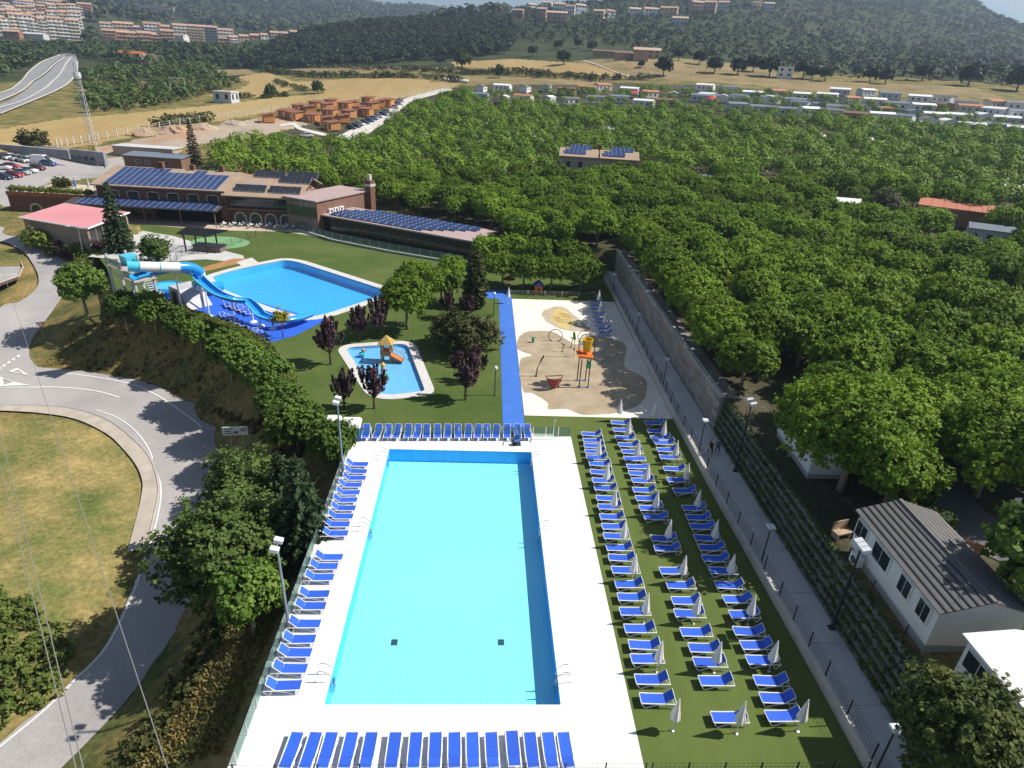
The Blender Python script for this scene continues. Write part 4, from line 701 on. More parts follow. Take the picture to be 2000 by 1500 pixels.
# beside the pink roof and the slide
p = at(238, 500); tree(conifer_mesh(82, 13, 2.6, dens=1.2), p, 'tall spruce in front of the pink roofed building', .95)
WIL = (crown('crown', mat_leaf('willow leaves', (.05, .09, .02), (.12, .18, .045), .3, vs=.8), 300, 2.6, 2.2, 2.4, .3, 9, .3, lob=4, lamp=.15, lo=-.85, shell=.5, flat=.1), trunk_mesh(1.5, .15, 5, 2, m_barkd, 3))
p = G(308, 512); tree(WIL, (p.x, p.y, 0), 'rounded weeping tree beside the slide tower', .95)
for i, (x, y, k, s, lb) in enumerate([(85, 484, 1, 1.9, 'big clipped green bush at the corner of the pink roofed building'), (112, 498, 0, 1.3, 'grey green bush at the roadside below the pink roof'), (138, 505, 3, 1.2, 'dark purple bush beside the street lamp'), (172, 514, 1, 1.2, 'yellow green bush at the roadside near the spruce'), (155, 500, 2, 1.3, 'dark bush in front of the pink roofed building'), (192, 490, 3, .9, 'small purple bush in front of the white building end')]):
    p = at(x, y); tree(BUSH[k], p, lb, s, 'bush', 'bush')
# garden hedge along the top of the bank
def hedge(name, label, pts, w, h, lm, z=None, dens=55, ls=.16):
    """clipped hedge: dense skin of small leaves over a solid woody core"""
    t = thing(name, label, 'hedge', tuple(pts[0])); P = [Vector(p)-Vector(pts[0]) for p in pts]; Cs = []; Ns = []; core = MB()
    for a, b in zip(P[:-1], P[1:]):
        d = (b-a); ln = d.length; u = d.normalized(); q = Vector((-u.y, u.x, 0)); n = int(ln*dens*(2*h+w)/2)
        for _ in range(n):
            s = random.random()*ln; e = random.random()*(2*h+w)
            if e < h: o = q*(-w/2)+Vector((0, 0, e)); nn = -q
            elif e < h+w: o = q*(e-h-w/2)+Vector((0, 0, h)); nn = Vector((0, 0, 1))
            else: o = q*(w/2)+Vector((0, 0, e-h-w)); nn = q
            c = a+u*s+o+Vector((random.gauss(0, .05), random.gauss(0, .05), random.gauss(0, .05))); Cs.append(c[:]); Ns.append((nn*1.5)[:])
        k = q*(w/2-.06); core.hexa([a-k+Vector((0, 0, -.4)), b-k+Vector((0, 0, -.4)), b+k+Vector((0, 0, -.4)), a+k+Vector((0, 0, -.4))], [a-k+Vector((0, 0, h-.06)), b-k+Vector((0, 0, h-.06)), b+k+Vector((0, 0, h-.06)), a+k+Vector((0, 0, h-.06))])
    v, f = leaf_cloud(np.array(Cs), np.array(Ns), ls, 3, .08, tilt=.5); link('foliage', np_mesh('foliage', v, f, lm), t); core.build('branches', mat('hedge inside', (.03, .04, .012), .95, .3, 5), t); return t
hedge('hedge', 'long clipped hedge along the top of the bank beside the blue yard', [(p.x, p.y, -.1) for p in HW[:4]], 1.1, 1.6, L_hedge)
hedge('hedge', 'clipped hedge on the bank top from the blue yard to the deck corner', [(p.x, p.y, -.1) for p in HW[3:]], 1.0, 1.5, L_hedge)
_h = [at(x, y) for x, y in [(150, 545), (175, 528), (200, 512)]]; hedge('hedge', 'wild yellow green hedge beside the upper road near the slide tower', [(p.x, p.y, p.z-.2) for p in _h], 3.0, 2.2, L_hedge, ls=.2, dens=40)
# low growth on banks and the roadside island
def scrub_patch(name, label, poly, n, smin, smax, lm, per=8, cat=None, h=0.0, ls=.25):
    """ground cover that no one could count"""
    X = []; xs = [p[0] for p in poly]; ys = [p[1] for p in poly]
    while len(X) < n:
        x = random.uniform(min(xs), max(xs)); y = random.uniform(min(ys), max(ys))
        if inpoly(np.array([x]), np.array([y]), poly)[0]: X.append((x, y))
    X = np.array(X); Z = tz(X[:, 0], X[:, 1]); Cs = []; Ns = []; S_ = []
    for (x, y), z in zip(X, Z):
        s = random.uniform(smin, smax)
        for _ in range(max(3, int(9*s*s))):
            u = rng.normal(size=3); u /= np.linalg.norm(u); u[2] = abs(u[2]); Cs.append((x+u[0]*s, y+u[1]*s, z+u[2]*s*.8+h)); Ns.append(u+[0, 0, .4])
    v, f = leaf_cloud(np.array(Cs), np.array(Ns), ls, per, .16); return link(name, np_mesh(name, v, f, lm), kind='stuff', label=label, cat=cat)
def pw(pts, z): return [(G(x, y, z).x, G(x, y, z).y) for x, y in pts]
scrub_patch('roadside_shrubs', 'dense green shrubs on the road island at the lower left', pw([(-120, 1120), (60, 1180), (120, 1270), (110, 1330), (60, 1360), (0, 1400), (-140, 1380)], -7), 220, .5, 1.1, mat_leaf('shrub leaves', (.06, .10, .02), (.18, .21, .055), .28, vs=.4), cat='shrubs')
scrub_patch('bank_shrubs', 'bramble and weeds on the bank below the white deck', pw([(330, 1330), (420, 1180), (450, 1250), (380, 1370), (300, 1460), (230, 1500), (210, 1470)], -5.5), 120, .25, .8, L_mix, cat='shrubs')
scrub_patch('bank_shrubs', 'brambles on the dark bank below the round trees', pw([(330, 740), (440, 790), (560, 880), (600, 980), (580, 985), (490, 850), (440, 800), (360, 752)], -5), 110, .25, .75, mat_leaf('dry brambles', (.05, .055, .02), (.17, .13, .06), .2, vs=.4), cat='shrubs')
scrub_patch('bank_weeds', 'dry brown weeds on the sunny bank between the round trees', pw([(130, 650), (250, 640), (330, 660), (420, 700), (440, 760), (330, 735), (230, 705), (130, 680)], -4.5), 130, .10, .3, mat_leaf('dry weeds', (.12, .085, .03), (.26, .17, .07), .2, vs=.5), cat='weeds', ls=.18)
# grass tufts
def tufts(name, label, poly, n, z=None, hh=.28, m=None):
    xs = [p[0] for p in poly]; ys = [p[1] for p in poly]; x = rng.uniform(min(xs), max(xs), n*2); y = rng.uniform(min(ys), max(ys), n*2); k = inpoly(x, y, poly); x, y = x[k][:n], y[k][:n]; z = tz(x, y); m_ = len(x)
    a = rng.uniform(0, 6.28, m_); w = rng.uniform(.05, .13, m_); h_ = hh*rng.uniform(.4, 1.2, m_); lx, ly = rng.normal(0, .12, m_), rng.normal(0, .12, m_)
    P0 = np.stack([x-np.cos(a)*w, y-np.sin(a)*w, z-.03], 1); P1 = np.stack([x+np.cos(a)*w, y+np.sin(a)*w, z-.03], 1); P2 = np.stack([x+np.cos(a)*w*.4+lx, y+np.sin(a)*w*.4+ly, z+h_], 1); P3 = np.stack([x-np.cos(a)*w*.4+lx, y-np.sin(a)*w*.4+ly, z+h_*.9], 1)
    return link(name, np_mesh(name, np.stack([P0, P1, P2, P3], 1).reshape(-1, 3), np.arange(m_*4).reshape(-1, 4), m), kind='stuff', label=label, cat='grass')
m_tuft = mat_leaf('dry grass blades', (.10, .105, .03), (.36, .27, .10), .3, vs=.18)
tufts('grass', 'dry grass on the bank between road and trees', pw([(70, 690), (150, 650), (300, 655), (420, 700), (450, 760), (420, 810), (330, 750), (230, 722), (120, 708)], -5), 6000, hh=.22, m=m_tuft)
tufts('grass', 'dry grass on the bank beside the deck wall', pw([(230, 1490), (330, 1350), (420, 1200), (540, 1080), (560, 1200), (480, 1400), (440, 1500)], -4), 5000, hh=.22, m=m_tuft)
# ================================================================ buildings
m_brick = mat('brown brick', (.16, .085, .06), .9, .2, 2.5, .2, 14); m_brown = mat('brown render', (.20, .115, .085), .9, .12, 1); m_pvb = mat('solar cell', (.028, .055, .155), .28, .25, .6, spec=.6); m_pvf = mat('panel rim', (.58, .6, .63), .35, metal=.6)  # solar cell base blue is raised to hold the sky's reflection
m_rooft = mat('tan roof sheet', (.36, .26, .19), .85, .12, .6, .2, 6); m_pane = mat('dark window glass', (.02, .03, .04), .08, spec=.7); m_wf = mat('pale stone surround', (.52, .48, .43), .8, .08, 2); m_whitew = mat('white wall', (.72, .71, .70), .8, .06, .7); m_dkroof = mat('dark canopy', (.06, .058, .06), .7)
def frame_of(o, rz):
    c, s = cos(rz), sin(rz); return lambda u, v, z: (o[0]+c*u-s*v, o[1]+s*u+c*v, z)
def quadbox(mb, T, u0, u1, v0, v1, z0, z1, dz=0.0):
    """box in a building's own frame; top tilts by dz towards +v"""
    mb.hexa([T(u0, v0, z0), T(u1, v0, z0), T(u1, v1, z0+dz), T(u0, v1, z0+dz)], [T(u0, v0, z1), T(u1, v0, z1), T(u1, v1, z1+dz), T(u0, v1, z1+dz)])
I3 = lambda u, v, z: (u, v, z)
def window(t, u, v, z, w, h, sub=2, arch=False, surround=True, y=-1, m=None):
    """window on a wall facing -v: frame part with panes as sub-parts"""
    if surround:
        f = MB(); f.bb(u-w/2-.14, u+w/2+.14, v-.07, v-.012, z-.12, z); f.bb(u-w/2-.14, u-w/2, v-.07, v-.012, z, z+h); f.bb(u+w/2, u+w/2+.14, v-.07, v-.012, z, z+h)
        n = 8
        for k in range(n):
            a0, a1 = pi*k/n, pi*(k+1)/n; e = .35 if arch is False else w/2; 
            f.hexa([(u+cos(a1)*(w/2), v-.07, z+h+sin(a1)*e*.35), (u+cos(a0)*(w/2), v-.07, z+h+sin(a0)*e*.35), (u+cos(a0)*(w/2), v-.012, z+h+sin(a0)*e*.35), (u+cos(a1)*(w/2), v-.012, z+h+sin(a1)*e*.35)], [(u+cos(a1)*(w/2+.15), v-.07, z+h+sin(a1)*(e*.35+.16)), (u+cos(a0)*(w/2+.15), v-.07, z+h+sin(a0)*(e*.35+.16)), (u+cos(a0)*(w/2+.15), v-.012, z+h+sin(a0)*(e*.35+.16)), (u+cos(a1)*(w/2+.15), v-.012, z+h+sin(a1)*(e*.35+.16))])
        o = f.build('window', m or m_wf, t)
    else:
        f = MB(); f.bb(u-w/2-.06, u+w/2+.06, v-.05, v-.012, z-.06, z); f.bb(u-w/2-.06, u+w/2+.06, v-.05, v-.012, z+h, z+h+.06); f.bb(u-w/2-.06, u-w/2, v-.05, v-.012, z, z+h); f.bb(u+w/2, u+w/2+.06, v-.05, v-.012, z, z+h); o = f.build('window', m or m_whitew, t)
    for k in range(sub): pw_ = w/sub; MB().bb(u-w/2+k*pw_+.04, u-w/2+(k+1)*pw_-.04, v-.035, v-.008, z+.03, z+h+(.1 if surround else -.03)).build('pane', m_pane, o)
    return o
def panels(t, parent, n, rows, du, dv, u0, v0, z0, slope, skip=(), size=None):
    """rows of solar panels lying on a pitch; each is a part with its own rim"""
    s = slope; pw_, ph_ = size or (du-.06, dv-.06)
    a = MB(); a.hexa([(0, 0, .02), (pw_, 0, .02), (pw_, ph_, .02+s*ph_), (0, ph_, .02+s*ph_)], [(0, 0, .07), (pw_, 0, .07), (pw_, ph_, .07+s*ph_), (0, ph_, .07+s*ph_)]); pm = a.mesh('solar_panel', m_pvb)
    for i in range(n):
        for j in range(rows):
            if (i, j) in skip: continue
            link('solar_panel', pm, parent, (u0+i*du, v0+j*dv, z0+s*j*dv))
    rail = MB()
    for i in range(n+1): rail.hexa([(u0+i*du-.09, v0, z0+.01), (u0+i*du+.03, v0, z0+.01), (u0+i*du+.03, v0+rows*dv, z0+.01+s*rows*dv), (u0+i*du-.09, v0+rows*dv, z0+.01+s*rows*dv)], [(u0+i*du-.09, v0, z0+.075), (u0+i*du+.03, v0, z0+.075), (u0+i*du+.03, v0+rows*dv, z0+.075+s*rows*dv), (u0+i*du-.09, v0+rows*dv, z0+.075+s*rows*dv)])
    rail.build('mounting_rails', m_pvf, parent)
def arch_ring(t, u, v, w, h, m, name='arch', th=.28, dep=.22):
    f = MB(); n = 10; f.bb(u-w/2-th, u-w/2, v-dep, v-.01, 0, h); f.bb(u+w/2, u+w/2+th, v-dep, v-.01, 0, h); r = w/2
    for k in range(n):
        a0, a1 = pi*k/n, pi*(k+1)/n; f.hexa([(u+cos(a1)*r, v-dep, h+sin(a1)*r), (u+cos(a0)*r, v-dep, h+sin(a0)*r), (u+cos(a0)*r, v-.01, h+sin(a0)*r), (u+cos(a1)*r, v-.01, h+sin(a1)*r)], [(u+cos(a1)*(r+th), v-dep, h+sin(a1)*(r+th)), (u+cos(a0)*(r+th), v-dep, h+sin(a0)*(r+th)), (u+cos(a0)*(r+th), v-.01, h+sin(a0)*(r+th)), (u+cos(a1)*(r+th), v-.01, h+sin(a1)*(r+th))])
    o = f.build(name, m, t); g = MB(); g.bb(u-w/2+.01, u+w/2-.01, v-.09, v-.005, 0, h); k = 8
    for q in range(k):
        a0, a1 = pi*q/k, pi*(q+1)/k; g.add([(u, v-.09, h), (u+cos(a0)*r, v-.09, h+sin(a0)*r), (u+cos(a1)*r, v-.09, h+sin(a1)*r)], [(0, 1, 2)])
    g.build('arch_glazing', mat('arch glass', (.06, .09, .07), .1, .5, 2), o); return o
# ---- restaurant, west wing: two storeys, solar roof, solar canopy
R0 = radians(-3.5); t = thing('restaurant_wing', 'long brown brick restaurant wing with solar roof and solar canopy below its windows', 'building', (-75.5, 131.2, 0), R0)
MB().bb(0, 25.5, 0, 12, 0, 6.15).build('wall', m_brick, t)
sl = .24
rf = MB(); rf.hexa([(-.6, -.8, 6.1), (25.6, -.8, 6.1), (25.6, 8.5, 6.1+sl*9.3), (-.6, 8.5, 6.1+sl*9.3)], [(-.6, -.8, 6.32), (25.6, -.8, 6.32), (25.6, 8.5, 6.32+sl*9.3), (-.6, 8.5, 6.32+sl*9.3)]); rf.hexa([(-.6, 8.5, 6.1+sl*9.3), (25.6, 8.5, 6.1+sl*9.3), (25.6, 13, 6.9), (-.6, 13, 6.9)], [(-.6, 8.5, 6.32+sl*9.3), (25.6, 8.5, 6.32+sl*9.3), (25.6, 13, 7.1), (-.6, 13, 7.1)]); rf = rf.build('roof', m_rooft, t)
panels(t, rf, 18, 5, 1.24, 1.72, 1.6, -.35, 6.40, sl, skip=[(i, 4) for i in (8, 9, 10, 11, 14, 15, 16, 17)])
for i, u in enumerate((3.2, 7.1, 11.0, 14.9, 18.8, 22.7)): window(t, u, 0, 3.75, 2.1, 1.35, 2)
cs = .16; cn = MB(); cn.hexa([(-4.2, -4.6, 3.0), (25.2, -4.6, 3.0), (25.2, -.02, 3.0+cs*4.6), (-4.2, -.02, 3.0+cs*4.6)], [(-4.2, -4.6, 3.18), (25.2, -4.6, 3.18), (25.2, -.02, 3.18+cs*4.6), (-4.2, -.02, 3.18+cs*4.6)]); cn = cn.build('canopy', m_dkroof, t)
panels(t, cn, 21, 3, 1.26, 1.38, -1.9, -4.4, 3.22, cs)
for u in (-3.8, 4, 11, 18, 24.6): MB().tube([(u, -4.3, 0), (u, -4.3, 3.05)], .1, 6).build('canopy_post', m_brown, cn)
MB().bb(1, 10, -.06, -.01, .6, 2.6).build('ground_floor_glazing', m_pane, t); MB().bb(11, 24, -.05, -.012, .1, 2.5).build('dark_front_panel', mat('interior shade', (.015, .013, .012), .9), t)  # near-black panel on the solid wall stands in for the shaded inside
for u, h in ((8.6, 1.1), (15, .9), (21, 1.0)): MB().bb(u, u+.9, 8.1, 9.0, 8.1, 8.6+h).build('chimney', m_brick, t)
# ---- restaurant, east wing with arcade and gable
t = thing('restaurant_hall', 'brown gabled restaurant wing with a row of pale arches and roof solar collectors', 'building', (-50.2, 129.6, 0), R0)
MB().bb(.02, 14, .4, 13, 0, 6.2).build('wall', m_brick, t)
for i, u in enumerate((2.3, 5.3, 8.3, 11.3)): arch_ring(t, u, .4, 2.0, 1.1, m_wf)
MB().bb(.6, 13.6, .3, .39, 3.35, 5.0).build('window_band', m_pane, t); MB().bb(.4, 13.8, -.9, .4, 3.0, 3.2).build('balcony', m_brown, t)
rf = MB(); s2 = .3; rf.hexa([(-.3, -1.4, 5.5), (15, -1.4, 5.5), (15, 7.5, 5.5+s2*8.9), (-.3, 7.5, 5.5+s2*8.9)], [(-.3, -1.4, 5.72), (15, -1.4, 5.72), (15, 7.5, 5.72+s2*8.9), (-.3, 7.5, 5.72+s2*8.9)]); rf.hexa([(-.3, 7.5, 5.5+s2*8.9), (15, 7.5, 5.5+s2*8.9), (15, 13.8, 6.1), (-.3, 13.8, 6.1)], [(-.3, 7.5, 5.72+s2*8.9), (15, 7.5, 5.72+s2*8.9), (15, 13.8, 6.3), (-.3, 13.8, 6.3)]); rf = rf.build('roof', m_rooft, t)
g = MB(); g.add([(14.02, .4, 6.2), (14.02, 13, 6.2), (14.02, 7.4, 8.1)], [(0, 1, 2)]); g.build('gable', m_brick, t)
pc = MB().hexa([(0, 0, .15), (.95, 0, .15), (.95, 1.5, 1.15), (0, 1.5, 1.15)], [(0, 0, .22), (.95, 0, .22), (.95, 1.5, 1.22), (0, 1.5, 1.22)]).mesh('solar_collector', mat('collector glass', (.03, .035, .045), .2, .2, 1))
fr_ = MB().hexa([(-.06, -.05, .1), (1.01, -.05, .1), (1.01, 1.55, 1.1), (-.06, 1.55, 1.1)], [(-.06, -.05, .14), (1.01, -.05, .14), (1.01, 1.55, 1.14), (-.06, 1.55, 1.14)]).mesh('collector_frame', m_pvf)
for (u, v, n) in [(1.6, .3, 6), (8.4, .3, 6), (3.5, 6.4, 6), (10.0, 6.8, 6), (9.2, 4.6, 6)]:
    for k in range(n): zz = 5.72+s2*(v+1.4); link('solar_collector', pc, rf, (u+k*1.03, v, zz)); link('collector_frame', fr_, rf, (u+k*1.03, v, zz))
for u, v in ((3.2, 3.2), (5.2, 3.3)): MB().hexa([(u, v, 7.14), (u+.9, v, 7.14), (u+.9, v+1.1, 7.45), (u, v+1.1, 7.45)], [(u, v, 7.2), (u+.9, v, 7.2), (u+.9, v+1.1, 7.52), (u, v+1.1, 7.52)]).build('skylight', m_pvf, rf)
for k, v in enumerate((3.0, 5.2, 7.4, 9.6)): o = MB().bb(14.02, 14.1, v-.55, v+.55, 4.1, 6.0).build('window', m_wf, t); MB().bb(14.1, 14.12, v-.38, v+.38, 4.2, 5.8).build('pane', m_pane, o)
# ---- glass fronted annex
RH = radians(-28.8); t = thing('glazed_annex', 'brown annex with pinkish flat roof and mirrored glass front', 'building', (-38.2, 128.0, 0), RH)
MB().bb(0, 7.7, 0, 15.5, 0, 5.9).build('wall', m_brown, t); MB().bb(-.3, 8.0, -.5, 16, 5.9, 6.15).build('roof', mat('pinkish roof sheet', (.40, .30, .29), .8, .08, .5, .1, 6), t)
for k in range(5): o = MB().bb(.15+k*1.5, 1.55+k*1.5, -.08, -.01, 3.0, 5.7).build('glass_panel', mat('mirror glass', (.05, .075, .06), .08, .3, .6, spec=.8), t)
MB().bb(.1, 7.5, -.05, -.008, .4, 2.7).build('shop_front', mat('tan shop front', (.25, .2, .16), .6, .3, 1), t)
for k in range(3): o = MB().bb(7.72, 8.15, 3.0+k*1.5, 4.1+k*1.5, 3.4, 4.2).build('air_conditioner', m_whitew, t); MB().tube([(8.15, 3.55+k*1.5, 3.8), (8.17, 3.55+k*1.5, 3.8)], .3, 10).build('fan_grille', m_dkroof, o)
MB().bb(7.4, 8.9, 14.8, 16.3, 0, 8.2).build('chimney', m_brick, t); MB().bb(7.3, 9.0, 14.7, 16.4, 7.0, 7.5).build('chimney_band', m_wf, t); MB().bb(7.8, 8.5, 15.2, 15.9, 8.2, 9.3).build('chimney_pot', m_wf, t)
# ---- long hall with solar roof
t = thing('long_hall', 'long low hall with dark glass front and staggered blue solar panels on its roof', 'building', (-32.0, 126.0, 0), RH)
MB().bb(0, 34.2, .6, 8.6, 0, 3.2).build('wall', m_brown, t); rf = MB().bb(-.5, 34.8, -.3, 9.2, 3.2, 3.45).build('roof', mat('pinkish roof sheet', (.40, .30, .29), .8, .08, .5, .1, 6), t)
for k in range(14): MB().bb(.2+k*2.42, 2.52+k*2.42, .52, .59, .25, 3.05).build('glass_panel', mat('smoked glass', (.018, .022, .018), .12, .3, .5, spec=.6), t)
p_ = MB().hexa([(0, 0, .12), (1.52, 0, .12), (1.52, 1.0, .42), (0, 1.0, .42)], [(0, 0, .17), (1.52, 0, .17), (1.52, 1.0, .47), (0, 1.0, .47)]).mesh('solar_panel', m_pvb); q_ = MB().hexa([(-.05, -.03, .08), (0, -.03, .08), (0, 1.03, .4), (-.05, 1.03, .4)], [(-.05, -.03, .2), (0, -.03, .2), (0, 1.03, .5), (-.05, 1.03, .5)]).mesh('panel_rim', m_pvf)
for i in range(18):
    lo = max(0, 3-i); hi = min(7, 7 if i < 13 else 7-(i-12))
    for j in range(lo, hi): u = 3.0+i*1.62; v = .35+(6-j)*1.12+.0*i; link('solar_panel', p_, rf, (u, v, 3.45)); link('panel_rim', q_, rf, (u, v, 3.45))
MB().bb(34.25, 34.5, .5, .9, 0, 3.2).build('corner_post', m_whitew, t)
fence('glass_fence', 'blue tinted glass fence on a low wall in front of the long hall', [tuple(G(580, 448))[:2], tuple(G(650, 470))[:2], tuple(G(760, 492))[:2], tuple(G(905, 516))[:2]], 1.3, 2.0, 'glass', m_steel, mat_glass('blue fence glass', (.45, .6, .7), .45), .25)
mb = MB(); _q = [G(580, 448), G(650, 470), G(760, 492), G(905, 516)]
for a, b in zip(_q[:-1], _q[1:]): d = (b-a).normalized(); n_ = Vector((-d.y, d.x, 0))*.14; mb.hexa([a-n_, b-n_, b+n_, a+n_], [v+Vector((0, 0, .25)) for v in (a-n_, b-n_, b+n_, a+n_)])
mb.build('plinth_wall', m_cop, None, label='low concrete plinth under the glass fence of the long hall', cat='wall')
# ---- pink roofed pavilion
t = thing('pink_roof_pavilion', 'low pavilion with ribbed pink metal roof beside the upper road', 'building', (0, 0, 0)); FL, FR, BR, BL = G(37, 425, 3.6), G(170, 448, 3.4), G(253, 416, 3.6), G(125, 398, 4.0)
m_pink = mat('pink roof metal', (.47, .19, .215), .6, .08, .8); n = 24; rf = MB(); rf.hexa([FL, FR, BR, BL], [v+Vector((0, 0, .14)) for v in (FL, FR, BR, BL)]); rf = rf.build('roof', m_pink, t)
for k in range(1, n): a = FL.lerp(FR, k/n); b = BL.lerp(BR, k/n); MB().tube([a+Vector((0, 0, .16)), b+Vector((0, 0, .16))], .07, 4).build('roof_rib', mat('pink rib', (.56, .28, .30), .6), rf)
MB().tube([FL+Vector((0, 0, .05)), FR+Vector((0, 0, .05)), BR+Vector((0, 0, .05))], .16, 4).build('fascia', m_whitew, t)
def inset(p, c, k=.94): return c+(p-c)*k
cc = (FL+FR+BR+BL)/4; W_ = [inset(p, cc) for p in (FL, FR, BR, BL)]; mb = MB(); mb.hexa([Vector((p.x, p.y, -2.2)) for p in W_], [Vector((p.x, p.y, p.z-.05)) for p in W_]); mb.build('wall', mat('tan wall', (.30, .24, .19), .9, .15, 1), t)
mb = MB(); a, b = W_[1], W_[2]
for k in range(6): u0, u1 = .05+k*.155, .185+k*.155; A, B = a.lerp(b, u0), a.lerp(b, u1); o = Vector((.05, -.04, 0)); MB().hexa([Vector((A.x, A.y, -.2))+o*0.2, Vector((B.x, B.y, -.2))+o*0.2, Vector((B.x, B.y, -.2))+o, Vector((A.x, A.y, -.2))+o], [Vector((A.x, A.y, 3.0))+o*0.2, Vector((B.x, B.y, 3.0))+o*0.2, Vector((B.x, B.y, 3.0))+o, Vector((A.x, A.y, 3.0))+o]).build('glass_panel', mat('smoked glass', (.018, .022, .018), .12, .3, .5, spec=.6), t)
# ---- brick terrace building with arches, terrace planting
t = thing('terrace_building', 'dark brick building with pale arched doors below a planted terrace', 'building', (-93, 131.5, 0), R0)
MB().bb(0, 17, 0, 14, -1.5, 3.4).build('wall', m_brick, t); MB().bb(-.1, 17.1, -.1, .25, 3.4, 4.1).build('parapet', mat('rust parapet', (.33, .12, .06), .9, .2, 1), t)
for u in (5.2, 12.5): arch_ring(t, u, -.01, 1.9, .9, m_wf)
MB().bb(.3, 16.7, .3, 13.7, 3.41, 3.45).build('terrace_floor', m_terr, t)
for i in range(9):
    p = Vector((-92+i*1.85, 132.2-i*.11, 3.9)); tree(BUSH[1], p, f'clipped ball shrub on the brick terrace parapet, {ORD[i]} from the left', .72, 'shrub', 'shrub', 'ball shrubs along the terrace')
for i, (x, y, c) in enumerate([(-83.5, 138, (.05, .16, .42)), (-80.8, 138, (.5, .5, .52)), (-79.2, 137.5, (.62, .6, .58))]):
    t2 = thing('terrace_parasol', ['closed blue parasol on the brick terrace', 'closed grey parasol on the brick terrace', 'closed white parasol on the brick terrace beside the roof'][i], 'parasol', (x, y, 3.45), 0, 'closed parasols on the terrace'); MB().tube([(0, 0, 0), (0, 0, 2.6)], .03, 6).build('pole', m_white, t2); MB().lathe([(.3, .9), (.26, 1.3), (.12, 2.1), (.04, 2.55)], 10).build('folded_canopy', mat('canvas %d' % i, c, .85), t2)
for i, (x, y, s) in enumerate([(-88, 141, 1.3), (-77.5, 139, .9), (-75.5, 139.5, .9)]): tree(BUSH[i % 2], (x, y, 3.3), ['large rounded bush at the back of the terrace', 'clipped cone bush on the terrace right of the parasols', 'clipped bush on the terrace beside the restaurant roof'][i], s, 'bush', 'bush')
t = thing('brick_kiosk', 'small square brown kiosk at the top of the curved steps', 'kiosk', (-99.5, 133.5, 0), R0); MB().bb(-1.6, 1.6, -1.6, 1.6, -1, 3).build('wall', m_brown, t); MB().bb(-1.8, 1.8, -1.8, 1.8, 3, 3.2).build('roof', m_brick, t); MB().bb(-.5, .5, -1.66, -1.61, 0, 2.1).build('door', m_dkroof, t)
t = thing('outdoor_steps', 'curved flight of pale steps beside the brick kiosk', 'steps', (-97, 124.5, -.9), R0+.5)
for k in range(12): MB().bb(-1.4, 1.4, k*.34, k*.34+.36, 0, .12+k*.17).build('step', mat('pale step', (.40, .37, .34), .9, .1, 2), t)
for s in (-1.5, 1.5): MB().hexa([(s-.12, 0, 0), (s+.12, 0, 0), (s+.12, 4.2, 0), (s-.12, 4.2, 0)], [(s-.12, 0, .9), (s+.12, 0, .9), (s+.12, 4.2, 2.9), (s-.12, 4.2, 2.9)]).build('side_wall', m_brown, t)
t = thing('brown_house', 'tall brown wall of a house cut by the left picture edge', 'building', (-109, 128, -1)); MB().bb(-5, 3.2, -4, 6, 0, 6.2).build('wall', m_brown, t); MB().bb(-5.4, 3.6, -4.4, 6.4, 6.2, 6.5).build('roof', m_rooft, t)
# ---- pergola on the green court
p = G(392, 492); t = thing('pergola', 'dark slatted pergola on posts over a bar counter on the green court', 'pergola', (p.x, p.y, 0), -.15)
for u in (-2.2, 1.6):
    for v in (-.6, 2.6): MB().bb(u-.1, u+.1, v-.1, v+.1, 0, 3.0).build('post', m_dark, t)
for k in range(9): MB().bb(-3.2-.12*k, 2.5+.12*k, -1.0+k*.55, -.85+k*.55, 3.0, 3.18).build('slat', m_dark, t)
for u in (-2.2, 1.6): MB().bb(u-.06, u+.06, -1.2, 4.2, 2.86, 3.0).build('beam', m_dark, t)
t = thing('bar_counter', 'low dark bar counter under the pergola', 'counter', (p.x, p.y, 0), -.15); MB().bb(-1.4, 3.4, .2, 2.2, 0, .95).build('front', mat('grey brown board', (.18, .14, .12), .8, .2, 2), t); MB().bb(-1.6, 3.6, 0, 2.4, .95, 1.02).build('top', m_dark, t)
fence('garden_fence', 'thin dark fence at the edge of the green court', [tuple(G(300, 548))[:2], tuple(G(356, 500))[:2], tuple(G(420, 492))[:2], tuple(G(500, 462))[:2], tuple(G(560, 450))[:2]], 1.2, 2.6, 'mesh', m_dark, m_dark)
# cafe tables in front of the arches
for i in range(9):
    x, y = -50+i*1.7, 126.6+.5*((i*7) % 3); t = thing('cafe_table', f'pale cafe table on the terrace before the arches, {ORD[i]} from the left', 'table', (x, y, 0), i*.7, 'cafe tables on the restaurant terrace')
    MB().lathe([(.42, .70), (.42, .74)], 12).build('table_top', m_white, t); MB().tube([(0, 0, 0), (0, 0, .7)], .04, 6).build('leg', m_steel, t)
    for k in range(3):
        a = k*2.1; c = thing('cafe_chair', f'white cafe chair, {ORD[k]} at the {ORD[i]} terrace table from the left', 'chair', (x+.75*cos(a), y+.75*sin(a), 0), a, 'cafe chairs on the restaurant terrace')
        MB().bb(-.2, .2, -.2, .2, .42, .46).build('seat', m_white, c); MB().bb(.17, .21, -.2, .2, .46, .85).build('backrest', m_white, c)
        for sx in (-.17, .17):
            for sy in (-.17, .17): MB().bb(sx-.02, sx+.02, sy-.02, sy+.02, 0, .42).build('leg', m_steel, c)
